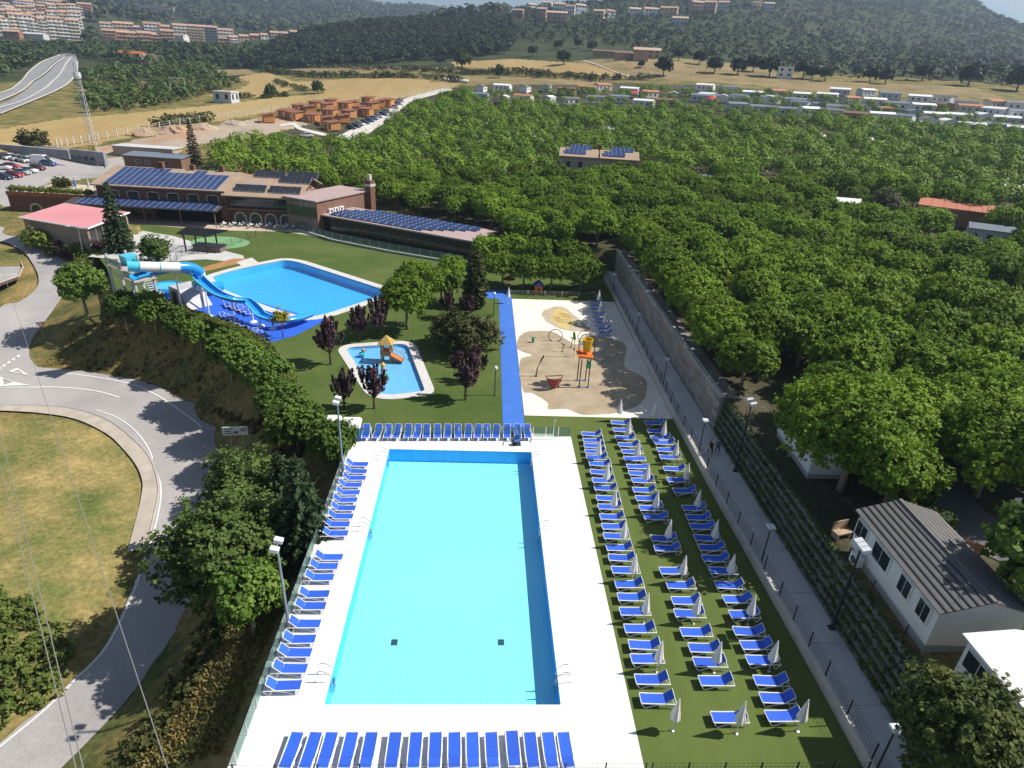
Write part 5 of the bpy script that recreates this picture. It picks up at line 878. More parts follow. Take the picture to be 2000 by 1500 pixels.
# ---- mobile homes
m_tileg = mat('grey roof tile', (.15, .145, .145), .8, .12, 2)
def mobile_home(name, label, x, y, z, w, l, h, rz=0.0, detail=True, wm=None, rm=None, rise=.75, group=None, cat='mobile home'):
    t = thing(name, label, cat, (x, y, z), rz, group); wm = wm or m_whitew; rm = rm or m_tileg; k0 = .45
    a = MB(); a.bb(-w/2, w/2, -l/2, l/2, k0, h); a.add([(-w/2, -l/2, h), (w/2, -l/2, h), (0, -l/2, h+rise), (-w/2, l/2, h), (w/2, l/2, h), (0, l/2, h+rise)], [(0, 1, 2), (3, 5, 4), (0, 2, 5, 3), (1, 4, 5, 2)]); a.build('wall', wm, t)
    MB().bb(-w/2+.06, w/2-.06, -l/2+.06, l/2-.06, -.8, k0).build('skirt', mat('grey skirt', (.38, .38, .38), .85, .1, 1), t)
    r_ = MB(); o = .25; s = rise/(w/2)
    for sg in (-1, 1): r_.hexa([(0, -l/2-o, h+rise+.02), (sg*(w/2+o), -l/2-o, h-s*o+.02), (sg*(w/2+o), l/2+o, h-s*o+.02), (0, l/2+o, h+rise+.02)], [(0, -l/2-o, h+rise+.09), (sg*(w/2+o), -l/2-o, h-s*o+.09), (sg*(w/2+o), l/2+o, h-s*o+.09), (0, l/2+o, h+rise+.09)])
    rf = r_.build('roof', rm, t)
    if detail:
        m_seam = mat('shaded slope seam', (.05, .05, .052), .7)  # seams are coloured darker only on the slope turned from the sun
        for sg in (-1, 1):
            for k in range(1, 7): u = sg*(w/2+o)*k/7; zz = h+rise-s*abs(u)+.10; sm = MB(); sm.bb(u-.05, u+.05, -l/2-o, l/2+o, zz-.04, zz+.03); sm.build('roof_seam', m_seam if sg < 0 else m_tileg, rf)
        MB().bb(-.1, .1, -l/2-o, l/2+o, h+rise+.06, h+rise+.16).build('ridge_cap', m_tileg, rf)
    return t
t = mobile_home('mobile_home', 'white mobile home with grey tiled gable roof at the right above the walkway', 25.95, 26.7, 4.15, 4.6, 7.9, 2.9, radians(-1))
for v, ww in ((3.3, 1.1), (1.1, 1.6), (-1.3, 1.0), (-3.0, .9)): o = MB().bb(-2.37, -2.31, v-ww/2-.08, v+ww/2+.08, 1.35, 2.5).build('window', m_whitew, t); [MB().bb(-2.39, -2.36, v-ww/2+k*ww/2+.03, v-ww/2+(k+1)*ww/2-.03, 1.43, 2.42).build('pane', m_pane, o) for k in range(2)]
o = MB().bb(-3.0, -2.6, 1.9, 2.7, .3, .95).build('air_conditioner', m_whitew, t); MB().tube([(-3.0, 2.3, .62), (-3.03, 2.3, .62)], .25, 10).build('fan_grille', m_dkroof, o)
t = mobile_home('mobile_home', 'white mobile home with bright flat white roof at the lower right', 26.1, 17.6, 4.15, 4.4, 7.0, 2.8, radians(-1), False, m_whitew, mat('white roof sheet', (.74, .74, .74), .7, .05, 1), .3)
for v, ww in ((2.4, 1.7), (-1.2, 1.2)): o = MB().bb(-2.27, -2.21, v-ww/2-.08, v+ww/2+.08, 1.3, 2.4).build('window', m_whitew, t); [MB().bb(-2.29, -2.26, v-ww/2+k*ww/2+.03, v-ww/2+(k+1)*ww/2-.03, 1.38, 2.32).build('pane', m_pane, o) for k in range(2)]
p = at(1555, 900); t = mobile_home('mobile_home', 'white mobile home half hidden under the big plane trees above the bank', p.x+1.3, p.y+.6, p.z, 3.0, 6.2, 2.9, radians(-2), False, None, None, .5)
for v, ww in ((1.6, .9), (-1.2, 1.3)): o = MB().bb(-1.57, -1.51, v-ww/2-.08, v+ww/2+.08, 1.2, 2.3).build('window', mat('dark red frame', (.12, .03, .03), .7), t); MB().bb(-1.59, -1.56, v-ww/2+.03, v+ww/2-.03, 1.28, 2.22).build('pane', m_pane, o)
# things round the near mobile home
def hedge_px(label, pts, w, h): q = [at(x, y) for x, y in pts]; return hedge('hedge', label, [(v.x, v.y, v.z) for v in q], w, h, mat_leaf('green privet leaves', (.03, .075, .010), (.09, .16, .025), .2, vs=.6), dens=50)
hedge_px('clipped hedge behind the ridge of the grey roofed mobile home', [(1772, 1036), (1848, 1042)], 1.3, 1.6); hedge_px('small clipped hedge left of the grey roofed mobile home', [(1690, 1046), (1706, 1020)], 1.0, 1.4); hedge_px('clipped hedge beside the campsite lane under the big plane trees', [(1745, 985), (1815, 990)], 1.2, 1.4)
t = thing('picket_fence', 'brown picket fence along the campsite lane behind the mobile home', 'fence', (0, 0, 0)); pk = MB().bb(-.045, .045, -.012, .012, 0, .95).mesh('picket', mat('brown picket wood', (.22, .12, .075), .85, .2, 3)); cp = smooth_line([tuple(at(x, y)) for x, y in [(1838, 1052), (1860, 1068), (1885, 1080), (1912, 1088)]], 34)
for q in cp: link('picket', pk, t, tuple(q), -.9)
for zz in (.25, .7): MB().tube([(q[0], q[1], q[2]+zz) for q in cp], .03, 4).build('rail', mat('brown picket wood', (.22, .12, .075), .85, .2, 3), t)
m_lane = mat_ground('lane asphalt', [(.3, (.10, .10, .105)), (.7, (.16, .155, .15))], .3, 5, .2); ln = smooth_line([(*at(x, y)[:2], 0) for x, y in [(1780, 880), (1810, 930), (1850, 985), (1910, 1035), (1990, 1075), (2120, 1110)]], 30); mb = MB(); vs = []
for i, q in enumerate(ln):
    tt = ln[min(i+1, 29)]-ln[max(i-1, 0)]; nn = np.array([-tt[1], tt[0], 0]); nn /= np.linalg.norm(nn)
    for s in (-2.2, -1.1, 0, 1.1, 2.2): w_ = q+nn*s; vs.append((w_[0], w_[1], tz1(w_[0], w_[1])+.06))
mb.add(vs, [(5*i+k, 5*i+k+1, 5*i+k+6, 5*i+k+5) for i in range(29) for k in range(4)]); mb.build('campsite_lane', m_lane, None, True, kind='structure')
p = at(1965, 1015); t = thing('pitch_sign', 'small white sign board on a leaning post beside the campsite lane', 'sign', tuple(p)); MB().tube([(0, 0, 0), (.12, 0, 1.5)], .05, 6).build('post', m_wf, t); MB().bb(-.1, .4, -.03, .03, 1.35, 1.85).build('board', m_whitew, t)
t = thing('garden_bench', 'pale wooden garden seat at the corner of the grey roofed mobile home', 'bench', (23.9, 32.0, 4.05), .3); MB().bb(-.6, .6, -.3, .3, .4, .48).build('seat', mat('weathered wood', (.42, .31, .22), .85, .15, 3), t); MB().bb(-.6, .6, .24, .3, .48, 1.1).build('backrest', mat('weathered wood', (.42, .31, .22), .85, .15, 3), t)
for s in (-.5, .5): MB().bb(s-.05, s+.05, -.28, .28, 0, .4).build('leg', mat('weathered wood', (.42, .31, .22), .85, .15, 3), t)
fence('bank_fence', 'thin green wire fence on top of the planted wall', [(23.2, 50.5), (23.2, 38), (23.15, 27), (23.1, 14)], 1.0, 3.0, 'mesh', m_dark, m_dark, 4.0)
# planted crib wall: stepped courses with growth on every ledge
t = thing('planted_wall', 'dark stepped planted wall rising beside the walkway below the mobile homes', 'wall', (22.25, 10, 0)); m_crib = mat('dark crib block', (.15, .155, .145), .95, .25, 1.2, .2, 6); Cs = []; Ns = []
for k in range(6):
    z0 = .5+k*.58; MB().bb(.13*k, 1.75, 0, 41.0, z0, z0+.56).build('course', m_crib, t)
    for _ in range(900): Cs.append((.13*k+random.uniform(-.03, .14), random.uniform(0, 41), z0+.56+random.uniform(-.12, .12))); Ns.append((-.4, 0, .8))
v, f = leaf_cloud(np.array(Cs), np.array(Ns), .17, 3, .10); o = link('ledge_growth', np_mesh('ledge_growth', v, f, mat_leaf('wall creeper', (.04, .075, .018), (.11, .155, .035), .25, vs=.5)), t); o['kind'] = 'stuff'
# ================================================================ water slides, play features, small things
def sweep(path, prof, n, closed=False):
    """profile (side, up) swept along a smooth path"""
    P = smooth_line(path, n); vs = []; k = len(prof)
    for i in range(n):
        d = P[min(i+1, n-1)]-P[max(i-1, 0)]; d /= np.linalg.norm(d); s = np.cross(d, [0, 0, 1]); s /= np.linalg.norm(s); u = np.cross(s, d)
        for a, b in prof: vs.append(P[i]+s*a+u*b)
    fs = [(i*k+j, i*k+(j+1) % k, (i+1)*k+(j+1) % k, (i+1)*k+j) for i in range(n-1) for j in range(k if closed else k-1)]; return vs, fs, P
m_sb = mat('blue slide gelcoat', (.02, .27, .72), .25, .06, 1, spec=.5); m_sc = mat('turquoise slide gelcoat', (.08, .52, .70), .25, .06, 1, spec=.5); m_sw = mat('white slide gelcoat', (.74, .75, .76), .25, .04, 1, spec=.5)
t = thing('open_water_slide', 'open blue water slide winding from the tower down to the yard', 'water slide', (0, 0, 0))
path = [tuple(G(*q)) for q in [(262, 546, 5.9), (300, 536, 5.7), (345, 531, 5.3), (378, 537, 4.8), (398, 556, 4.2), (425, 577, 3.5), (455, 588, 2.9), (482, 592, 2.4), (500, 607, 1.8), (512, 620, 1.3), (540, 628, 1.0), (575, 627, .8), (606, 617, .7)]]
prof = [(-.62, .42), (-.66, .36), (-.58, .12), (-.34, -.06), (0, -.12), (.34, -.06), (.58, .12), (.66, .36), (.62, .42), (.52, .14), (.3, -.01), (0, -.06), (-.3, -.01), (-.52, .14)]
v, f, P = sweep(path, prof, 90, True); MB().add(v, f).build('chute', m_sb, t, True)
for s in (-1, 1): v, f, _ = sweep(path, [(s*.58, .40), (s*.70, .40), (s*.70, .46), (s*.58, .46)], 90, True); MB().add(v, f).build('rim', m_sc, t)
for i in (30, 44, 55, 64, 72): q = P[i]; o = MB().tube([(q[0], q[1], 0), (q[0], q[1], q[2]-.1)], .09, 8).build('support', m_white, t); MB().lathe([(.5, 0), (.45, .1), (.12, .25)], 10, (q[0], q[1], 0)).build('support_foot', m_white, o)
t = thing('tube_water_slide', 'enclosed water slide of white, blue and turquoise striped tube sections', 'water slide', (0, 0, 0))
path = [tuple(G(*q)) for q in [(250, 520, 7.2), (280, 521, 7.0), (330, 522, 6.6), (368, 522, 6.2), (388, 530, 5.4), (392, 545, 4.2), (385, 556, 3.0), (398, 560, 2.0), (425, 559, 1.0), (440, 560, .55)]]
n = 66; P = smooth_line(path, n); cols = [m_sc, m_sw, m_sw, m_sb, m_sb, m_sw, m_sc, m_sw, m_sw, m_sb, m_sw]; k = 0
for i in range(0, n-6, 6): MB().tube([tuple(q) for q in P[i:i+7]], .62, 14, False).build('tube_section', cols[k % 11], t, True); MB().tube([tuple(P[i+6]-(P[i+6]-P[i+5])*.15), tuple(P[i+6])], .68, 14).build('flange', m_sc, t); k += 1
for i in (16, 28, 40): q = P[i]; MB().tube([(q[0], q[1], 0), (q[0], q[1], q[2]-.5)], .1, 8).build('support', m_steel, t)
p = G(228, 586); a_ = radians(-38); t = thing('slide_tower', 'steel slide tower with stairs, railings and mesh panels', 'tower', (p.x, p.y, -.2), a_)
m_galv = mat('galvanised steel', (.58, .60, .62), .45, .1, 2, metal=.3)
for u in (0, 3.2, 6.4):
    for v_ in (0, 2.4): MB().bb(u-.13, u+.13, v_-.13, v_+.13, 0, 6.5 if u < 6 else 5.4).build('column', m_galv, t)
pl = MB().bb(-.2, 4.2, -.2, 2.6, 5.0, 5.12).build('platform', mat('deck grating', (.42, .36, .34), .7, .1, 2), t); MB().bb(4.2, 6.8, -.2, 2.6, 4.1, 4.22).build('lower_platform', mat('deck grating', (.42, .36, .34), .7, .1, 2), t)
for (u0, u1, zz) in ((-.2, 4.2, 5.12), (4.2, 6.8, 4.22)):
    for v_ in (-.2, 2.6):
        for h in (.5, 1.05): MB().tube([(u0, v_, zz+h), (u1, v_, zz+h)], .03, 5).build('handrail', m_galv, t)
        MB().bb(u0+.1, u1-.1, v_-.01, v_+.01, zz+.1, zz+1.0).build('guard_panel', mat_glass('guard mesh', (.8, .85, .88), .55), t)
for q in range(3):
    z0 = q*1.66; s = 1 if q % 2 else -1; mb = MB()
    for k in range(8): u = 3.2-s*(k-3.5)*.36; mb.bb(u-.15, u+.15, 2.7, 3.7, z0+k*.21, z0+k*.21+.05)
    mb.build('stair_flight', m_galv, t); MB().tube([(3.2+s*1.5, 3.7, z0+1.0), (3.2-s*1.5, 3.7, z0+2.6)], .03, 5).build('stair_rail', m_galv, t); MB().bb(3.2-s*1.9-.5, 3.2-s*1.9+.5, 2.6, 3.8, z0+1.6, z0+1.67).build('landing', m_galv, t)
for z_ in (2.0, 4.0): [MB().bb(-.1, 6.5, v_-.06, v_+.06, z_, z_+.12).build('beam', m_galv, t) for v_ in (0, 2.4)]
MB().hexa([(1.0, 1.2, 5.2), (2.6, 1.2, 5.2), (2.6, 2.6, 5.2), (1.0, 2.6, 5.2)], [(.8, 1.1, 6.3), (2.7, 1.1, 6.3), (2.7, 2.8, 6.3), (.8, 2.8, 6.3)]).build('entry_tub', m_sc, t)
for (u0, u1, z0, z1) in ((0, 3.2, .3, 3.2), (3.2, 0, 3.2, 5.0), (3.2, 6.4, .3, 3.0), (6.4, 3.2, 2.6, 4.1)): MB().tube([(u0, -.05, z0), (u1, -.05, z1)], .04, 5).build('brace', m_galv, t)
p = G(330, 573); t = thing('splash_basin', 'round blue fibreglass slide basin beside the tower', 'basin', (p.x, p.y, 0)); MB().lathe([(1.9, 0), (2.0, 1.2), (1.85, 1.22), (1.7, .4), (.1, .3)], 20).build('shell', m_sb, t, True); MB().lathe([(1.72, 1.0), (1.74, 1.03)], 20).build('water_disc', m_sc, t)
p = G(372, 592); t = thing('machine_shed', 'grey ramped machine shed between the slide and the blue yard', 'shed', (p.x, p.y, 0), a_); MB().hexa([(-2.2, -1.6, 0), (2.6, -1.6, 0), (2.6, 1.6, 0), (-2.2, 1.6, 0)], [(-2.0, -1.5, 2.3), (.6, -1.5, 2.3), (.6, 1.5, 2.3), (-2.0, 1.5, 2.3)]).build('shell', mat('grey shed panel', (.45, .45, .48), .6, .1, 1), t); MB().bb(-1.2, -.2, -1.64, -1.58, 0, 1.8).build('door', m_dark, t)
# ---- splash pad features
m_ol = mat('dark olive tube', (.07, .055, .02), .5); m_or = mat('orange plastic', (.75, .17, .02), .45, .06, 2); m_yl = mat('yellow plastic', (.70, .43, .01), .4, .05, 2); m_gn = mat('green plastic', (.03, .30, .16), .45); m_rd = mat('faded red plastic', (.36, .08, .065), .6, .12, 2)
t = thing('tipping_bucket', 'tall play frame with a yellow tipping bucket over an orange tray', 'play frame', (0, 0, 0)); L4 = [G(1127, 743.5), G(1143, 743.5), G(1131, 756.5), G(1148, 757)]
ct = (L4[0]+L4[1]+L4[2]+L4[3])/4
for i, q in enumerate(L4): o = MB().tube([(q.x, q.y, 0), (q.x, q.y, 3.3)], .06, 8).build('leg', m_ol, t); MB().lathe([(.2, 0), (.2, .08), (.08, .14)], 10, (q.x, q.y, 0)).build('foot', mat('blue foot', (.06, .2, .5), .5), o)
MB().hexa([(ct.x-.55, ct.y-.6, 3.3), (ct.x+.55, ct.y-.6, 3.3), (ct.x+.55, ct.y+.6, 3.3), (ct.x-.55, ct.y+.6, 3.3)], [(ct.x-1.0, ct.y-.9, 3.75), (ct.x+.75, ct.y-.9, 3.55), (ct.x+.75, ct.y+.9, 3.55), (ct.x-1.0, ct.y+.9, 3.75)]).build('tray', m_or, t)
for s in (-.75, .75): MB().tube([(ct.x+s*.6, ct.y-.5, 3.3), (ct.x+s*1.1, ct.y-.5, 4.2), (ct.x+s*1.15, ct.y-.2, 5.0), (ct.x+s*.7, ct.y, 5.7), (ct.x, ct.y, 5.85)], .06, 7).build('hoop_arm', m_ol, t)
b = MB().lathe([(.38, 3.9), (.56, 5.2), (.6, 5.22), (.6, 5.28), (.52, 5.28), (.36, 4.0)], 18, (ct.x+.1, ct.y, 0)).build('bucket', m_yl, t, False); MB().tube([(ct.x-.75, ct.y, 4.7), (ct.x+.95, ct.y, 4.7)], .05, 6).build('axle', m_ol, b)
MB().lathe([(.02, 0), (.34, .05), (.34, .1)], 12, (ct.x+.45, ct.y-.2, 2.2)).build('spinner', m_gn, t); MB().tube([(ct.x+.45, ct.y-.2, 2.0), (ct.x+.45, ct.y-.2, 2.9)], .14, 8).build('spinner_body', m_gn, t)
def hoop(px, py, r, m, label, rz=0.0):
    q = G(px, py); t = thing('spray_hoop', label, 'spray hoop', (q.x, q.y, 0), rz); MB().tube([(r*cos(a), 0, r*.82+r*sin(a)) for a in np.linspace(-.95, pi+.95, 26)], .05, 7).build('ring', m, t)
    for s in (-1, 1): MB().lathe([(.14, 0), (.14, .06), (.06, .1)], 8, (s*r*cos(.95), 0, 0)).build('foot', m_ol, t)
hoop(1084, 666, .86, m_ol, 'dark round spray hoop in the middle of the splash pad'); hoop(1141, 668, .86, mat('orange hoop', (.45, .14, .04), .5), 'orange round spray hoop behind the tipping bucket')
q = G(1047, 735); t = thing('water_cannon', 'leaning brown spray tube at the left of the splash pad', 'spray tube', (q.x, q.y, 0)); MB().tube([(0, 0, 0), (.08, .05, .9), (.4, .1, 1.8), (.72, .12, 2.5)], [.07, .07, .08, .10], 8).build('tube', mat('brown tube', (.14, .06, .035), .5), t); MB().lathe([(.18, 0), (.18, .06), (.08, .12)], 10).build('foot', m_ol, t)
q = G(1082, 758); t = thing('dump_bucket', 'faded red half barrel basket standing on the wet splash pad', 'basket', (q.x, q.y, 0), .2); vs = []; n = 14
for zz, r in ((.1, .30), (.6, .55), (1.1, .78), (1.45, .95)):
    for k in range(n): a = pi+pi*k/(n-1); vs.append((r*cos(a)-.1*zz, r*sin(a)*.8, zz))
MB().add(vs, [(i*n+k, i*n+k+1, (i+1)*n+k+1, (i+1)*n+k) for i in range(3) for k in range(n-1)]).build('shell', m_rd, t); MB().tube([(-1.08, 0, 1.47), (.85, 0, 1.47), (.7, 0, .8), (.25, 0, .1)], .05, 6).build('frame', m_ol, t)
for zz, r in ((.7, .62), (1.1, .8)): MB().tube([(r*cos(a)-.1*zz, r*sin(a)*.82, zz) for a in np.linspace(pi, 2*pi, 12)], .025, 5).build('hoop', mat('dark red band', (.22, .04, .035), .6), t)
q = G(1120, 697); t = thing('leaf_spray', 'yellow pole with a green leaf shaped spray head', 'spray pole', (q.x, q.y, 0)); MB().tube([(0, 0, 0), (.04, 0, 1.5), (-.08, 0, 2.4)], .045, 7).build('pole', m_yl, t); MB().hexa([(-.25, -.03, 2.2), (.12, -.03, 2.2), (.12, .03, 2.2), (-.25, .03, 2.2)], [(-.35, -.03, 3.1), (-.1, -.03, 3.2), (-.1, .03, 3.2), (-.35, .03, 3.1)]).build('leaf', mat('leaf green plastic', (.16, .42, .03), .45), t); MB().lathe([(.12, .9), (.15, 1.0), (.12, 1.1)], 8).build('collar', mat('blue foot', (.06, .2, .5), .5), t)
for i, (x, y, lb) in enumerate([(1098, 687, 'short dark bent spray pipe near the middle of the splash pad'), (1115, 679, 'taller dark bent spray pipe beside the leaf pole')]):
    q = G(x, y); t = thing('bent_pipe', lb, 'spray pipe', (q.x, q.y, 0)); MB().tube([(0, 0, 0), (.06, 0, .5), (.1, 0, .9+.3*i), (-.12, 0, 1.1+.3*i)], .045, 6).build('pipe', m_ol, t); MB().lathe([(.12, 0), (.12, .06), (.05, .1)], 8).build('foot', m_ol, t); MB().tube([(-.2, 0, 1.12+.3*i), (.32, 0, .86+.3*i)], .05, 6).build('nozzle', m_ol, t)
q = G(1041, 669); t = thing('frog_spray', 'small green spray figure on the left of the splash pad', 'spray figure', (q.x, q.y, 0)); MB().lathe([(.1, 0), (.16, .2), (.2, .5), (.12, .62)], 10).build('body', m_gn, t)
for s in (-.13, .13): MB().lathe([(.05, .55), (.09, .66), (.05, .78)], 8, (s, 0, 0)).build('eye', m_gn, t)
for i, (x, y) in enumerate([(1176, 691), (1183, 689)]): q = G(x, y); MB().tube([(0, 0, 0), (.03, 0, 1.2), (.12, 0, 2.2), (.22, 0, 2.5)], [.05, .03, .025, .03], 5).build('water_jet', mat_glass('falling water', (.9, .93, .95), .5), None, loc=(q.x, q.y, 0), label=['thin white water jet beside the shaded loungers, left of two', 'thin white water jet beside the shaded loungers, right of two'][i], cat='water jet', group='water jets on the splash pad')
# ---- paddling pool castle and figures
q = G(760, 702, -.1); m_tw = mat('tan play wood', (.45, .27, .13), .7, .12, 3); t = thing('castle_playhouse', 'wooden castle playhouse with straw pyramid roof in the paddling pool', 'playhouse', (q.x, q.y, -.34), -.1)
for u in (-.75, .25):
    for v_ in (-.45, .45): MB().bb(u-.09, u+.09, v_-.09, v_+.09, 0, 2.35).build('post', m_tw, t)
MB().bb(-.85, .35, -.55, .55, .85, .95).build('floor', m_tw, t); MB().bb(-.85, .35, -.56, -.5, .95, 1.45).build('side_panel', mat('orange board', (.50, .16, .06), .7), t); MB().bb(-.85, .35, .5, .56, .95, 1.45).build('side_panel', mat('orange board', (.50, .16, .06), .7), t)
MB().add([(-1.1, -.8, 2.3), (.6, -.8, 2.3), (.6, .8, 2.3), (-1.1, .8, 2.3), (-.25, 0, 3.25)], [(3, 2, 1, 0), (0, 1, 4), (1, 2, 4), (2, 3, 4), (3, 0, 4)]).build('roof', mat('straw thatch', (.45, .30, .10), .9, .25, 6, .5, 20), t)
MB().hexa([(.35, -.5, .55), (1.6, -.5, .15), (1.6, .5, .15), (.35, .5, .55)], [(.35, -.5, .95), (1.6, -.5, .3), (1.6, .5, .3), (.35, .5, .95)]).build('slide_ramp', mat('orange board', (.50, .16, .06), .7), t)
for v_ in (-.52, .52): MB().tube([(.35, v_, 1.5), (1.6, v_, .85), (1.6, v_, 0)], .05, 6).build('rail', m_tw, t)
q = G(708, 693, -.1); t = thing('duck_spray', 'small blue and brown spray duck in the paddling pool', 'spray figure', (q.x, q.y, -.3)); MB().lathe([(.1, 0), (.42, .2), (.4, .45), (.1, .55)], 12).build('body', m_sc, t); MB().lathe([(.08, .5), (.2, .7), (.2, .9), (.05, 1.0)], 10, (.1, 0, 0)).build('head', m_tw, t); MB().bb(.25, .5, -.08, .08, .72, .8).build('beak', m_or, t)
q = G(749, 738, -.1); t = thing('spray_figure', 'green based spray figure with pink body and yellow head in the paddling pool', 'spray figure', (q.x, q.y, -.3)); MB().lathe([(.65, 0), (.55, .5), (.2, .7)], 12).build('base', m_gn, t); MB().lathe([(.16, .6), (.28, .9), (.22, 1.5)], 10).build('body', mat('pink plastic', (.62, .30, .32), .5), t); MB().lathe([(.1, 1.45), (.24, 1.65), (.24, 1.85), (.08, 2.0)], 10).build('head', m_yl, t)
# playground beyond the path
q = G(1051, 571); t = thing('playhouse', 'small orange playhouse with a blue roof under the plane trees', 'playhouse', (q.x, q.y, 0)); MB().bb(-.6, .6, -.6, .6, 0, 1.2).build('wall', m_or, t); MB().add([(-.75, -.75, 1.2), (.75, -.75, 1.2), (.75, .75, 1.2), (-.75, .75, 1.2), (0, -.75, 1.8), (0, .75, 1.8)], [(0, 1, 4), (2, 3, 5), (1, 2, 5, 4), (3, 0, 4, 5), (3, 2, 1, 0)]).build('roof', mat('blue play roof', (.03, .10, .35), .5), t); MB().bb(-.2, .2, -.63, -.59, 0, .8).build('doorway', m_dkroof, t)
q = G(993, 566); t = thing('red_parasol_table', 'red picnic shelter at the end of the blue path', 'shelter', (q.x, q.y, 0)); MB().tube([(0, 0, 0), (0, 0, 1.9)], .05, 6).build('post', m_dark, t); MB().lathe([(1.0, 1.7), (.5, 2.0), (.05, 2.2)], 8).build('canopy', mat('dark red canvas', (.30, .03, .03), .8), t); MB().lathe([(.6, .7), (.6, .75)], 10).build('table_top', m_tw, t)
# equipment cabins and orange netting
for i, (x, y, w, c, lb) in enumerate([(653, 851, 1.15, (.03, .05, .09), 'dark cabinet with white roof at the far deck corner'), (688, 855, 1.5, (.03, .12, .36), 'blue cabinet with white roof beside the far lounger row')]):
    q = G(x, y); t = thing('equipment_cabinet', lb, 'cabinet', (q.x, q.y, -.05), .05); MB().bb(-w/2, w/2, -.7, .7, 0, 1.5).build('body', mat('cabinet %d' % i, c, .6, .1, 1), t); MB().hexa([(-w/2-.12, -.82, 1.5), (w/2+.12, -.82, 1.5), (w/2+.12, .82, 1.5), (-w/2-.12, .82, 1.5)], [(-w/2+.05, -.7, 1.78), (w/2-.05, -.7, 1.78), (w/2-.05, .7, 1.78), (-w/2+.05, .7, 1.78)]).build('roof', m_whitew, t); MB().bb(-w/2+.1, w/2-.1, -.72, -.695, .1, 1.35).build('door', mat('cabinet door %d' % i, tuple(v*1.3 for v in c), .6), t)
q = G(622, 842); vs = []; n = 9
for i in range(n):
    for j in range(n): vs.append((-.7+i*.175, -.5+j*.125, .15+.22*rng.random()+.25*math.exp(-((i-4)**2+(j-4)**2)/9)))
MB().add(vs, [(i*n+j, i*n+j+1, (i+1)*n+j+1, (i+1)*n+j) for i in range(n-1) for j in range(n-1)]).build('orange_netting', mat('orange netting', (.85, .16, .02), .7, .2, 6), None, loc=(q.x, q.y, -.1), label='crumpled bright orange safety netting beside the hedge at the deck corner', cat='netting')
# ---- traffic signs, street lamps
m_swht = mat('sign white', (.72, .73, .74), .5); m_sred = mat('sign red', (.5, .02, .02), .5); m_sblk = mat('sign lettering', (.03, .03, .04), .6)
q = at(470, 905); t = thing('direction_sign', 'wide white direction sign with dark lettering on posts beside the road bend', 'sign', (q.x, q.y, q.z), .12)
zt = 0
for zz in np.arange(2, 9, .1):
    px, py, _ = proj(np.array([[q.x, q.y, q.z+zz]])); 
    if py[0] < 843: zt = zz; break
MB().bb(-1.15, 1.15, -.04, .04, zt-.45, zt+.45).build('panel', m_swht, t)
for s in (-.5, .6): MB().tube([(s, .06, -.3), (s, .06, zt+.3)], .06, 6).build('post', m_alu, t)
for (u0, u1, w_) in ((-1.0, -.2, .26), (-1.0, -.35, .0), (-1.0, -.1, -.24), (.45, 1.0, .22), (.5, 1.0, .02)): MB().bb(u0, u1, -.052, -.042, zt+w_-.045, zt+w_+.045).build('lettering', m_sblk, t)
MB().add([(.02, -.05, zt-.28), (.16, -.05, zt-.28), (.3, -.05, zt-.02), (.2, -.05, zt+.02), (.09, -.05, zt-.08), (-.02, -.05, zt+.02), (-.12, -.05, zt-.02)], [(0, 1, 2, 3, 4, 5, 6)]).build('emblem', m_sblk, t)
q = at(88, 662); t = thing('yield_sign', 'white and red triangular yield sign on a slim post at the junction', 'sign', (q.x, q.y, q.z), .5); MB().tube([(0, .04, -.2), (0, .04, 2.4)], .035, 6).build('post', m_alu, t); MB().add([(-.55, 0, 2.45), (.55, 0, 2.45), (0, 0, 1.5), (-.55, .02, 2.45), (.55, .02, 2.45), (0, .02, 1.5)], [(0, 1, 2), (3, 5, 4), (0, 3, 4, 1), (1, 4, 5, 2), (2, 5, 3, 0)]).build('red_border', m_sred, t); MB().add([(-.38, -.008, 2.36), (.38, -.008, 2.36), (0, -.008, 1.7)], [(0, 1, 2)]).build('white_face', m_swht, t)
q = at(167, 516); t = thing('street_lamp', 'white street lamp with a single bent arm beside the upper road', 'street lamp', (q.x, q.y, q.z), pi*.95); MB().tube([(0, 0, 0), (-.15, 0, 3.5), (-.3, 0, 5.9), (.1, 0, 6.15), (1.3, 0, 6.2)], [.09, .07, .06, .05, .04], 7).build('post', m_swht, t); MB().bb(1.1, 1.8, -.14, .14, 6.1, 6.25).build('lamp_head', m_swht, t)
# small white-lined car park with kerb rail at the left edge
_pk = [(G(x, y, -2.6).x, G(x, y, -2.6).y) for x, y in [(-60, 478), (10, 492), (38, 505), (46, 525), (38, 542), (0, 556), (-60, 570)]]
sheet([_pk], -2.55, m_asph, 'small_car_park', kind='structure'); sheet([offset_poly(_pk, 1.6), _pk], -2.75, mat('red brown apron', (.36, .19, .13), .9, .15, .6), 'red_apron', kind='structure')
MB().tube([(x, y, -2.3) for x, y in _pk[1:6]], .12, 5).build('kerb_rail', m_walk, None, label='curved pale kerb rail round the small marked car park', cat='kerb')
for y in (500, 519, 541): a = G(-40, y+2, -2.54); b = G(34 if y != 519 else 40, y-7, -2.54); d = (b-a).normalized(); n_ = Vector((-d.y, d.x, 0))*.08; MB().add([a-n_, b-n_, b+n_, a+n_], [(0, 1, 2, 3)]).build('bay_line', m_line, None, kind='structure')
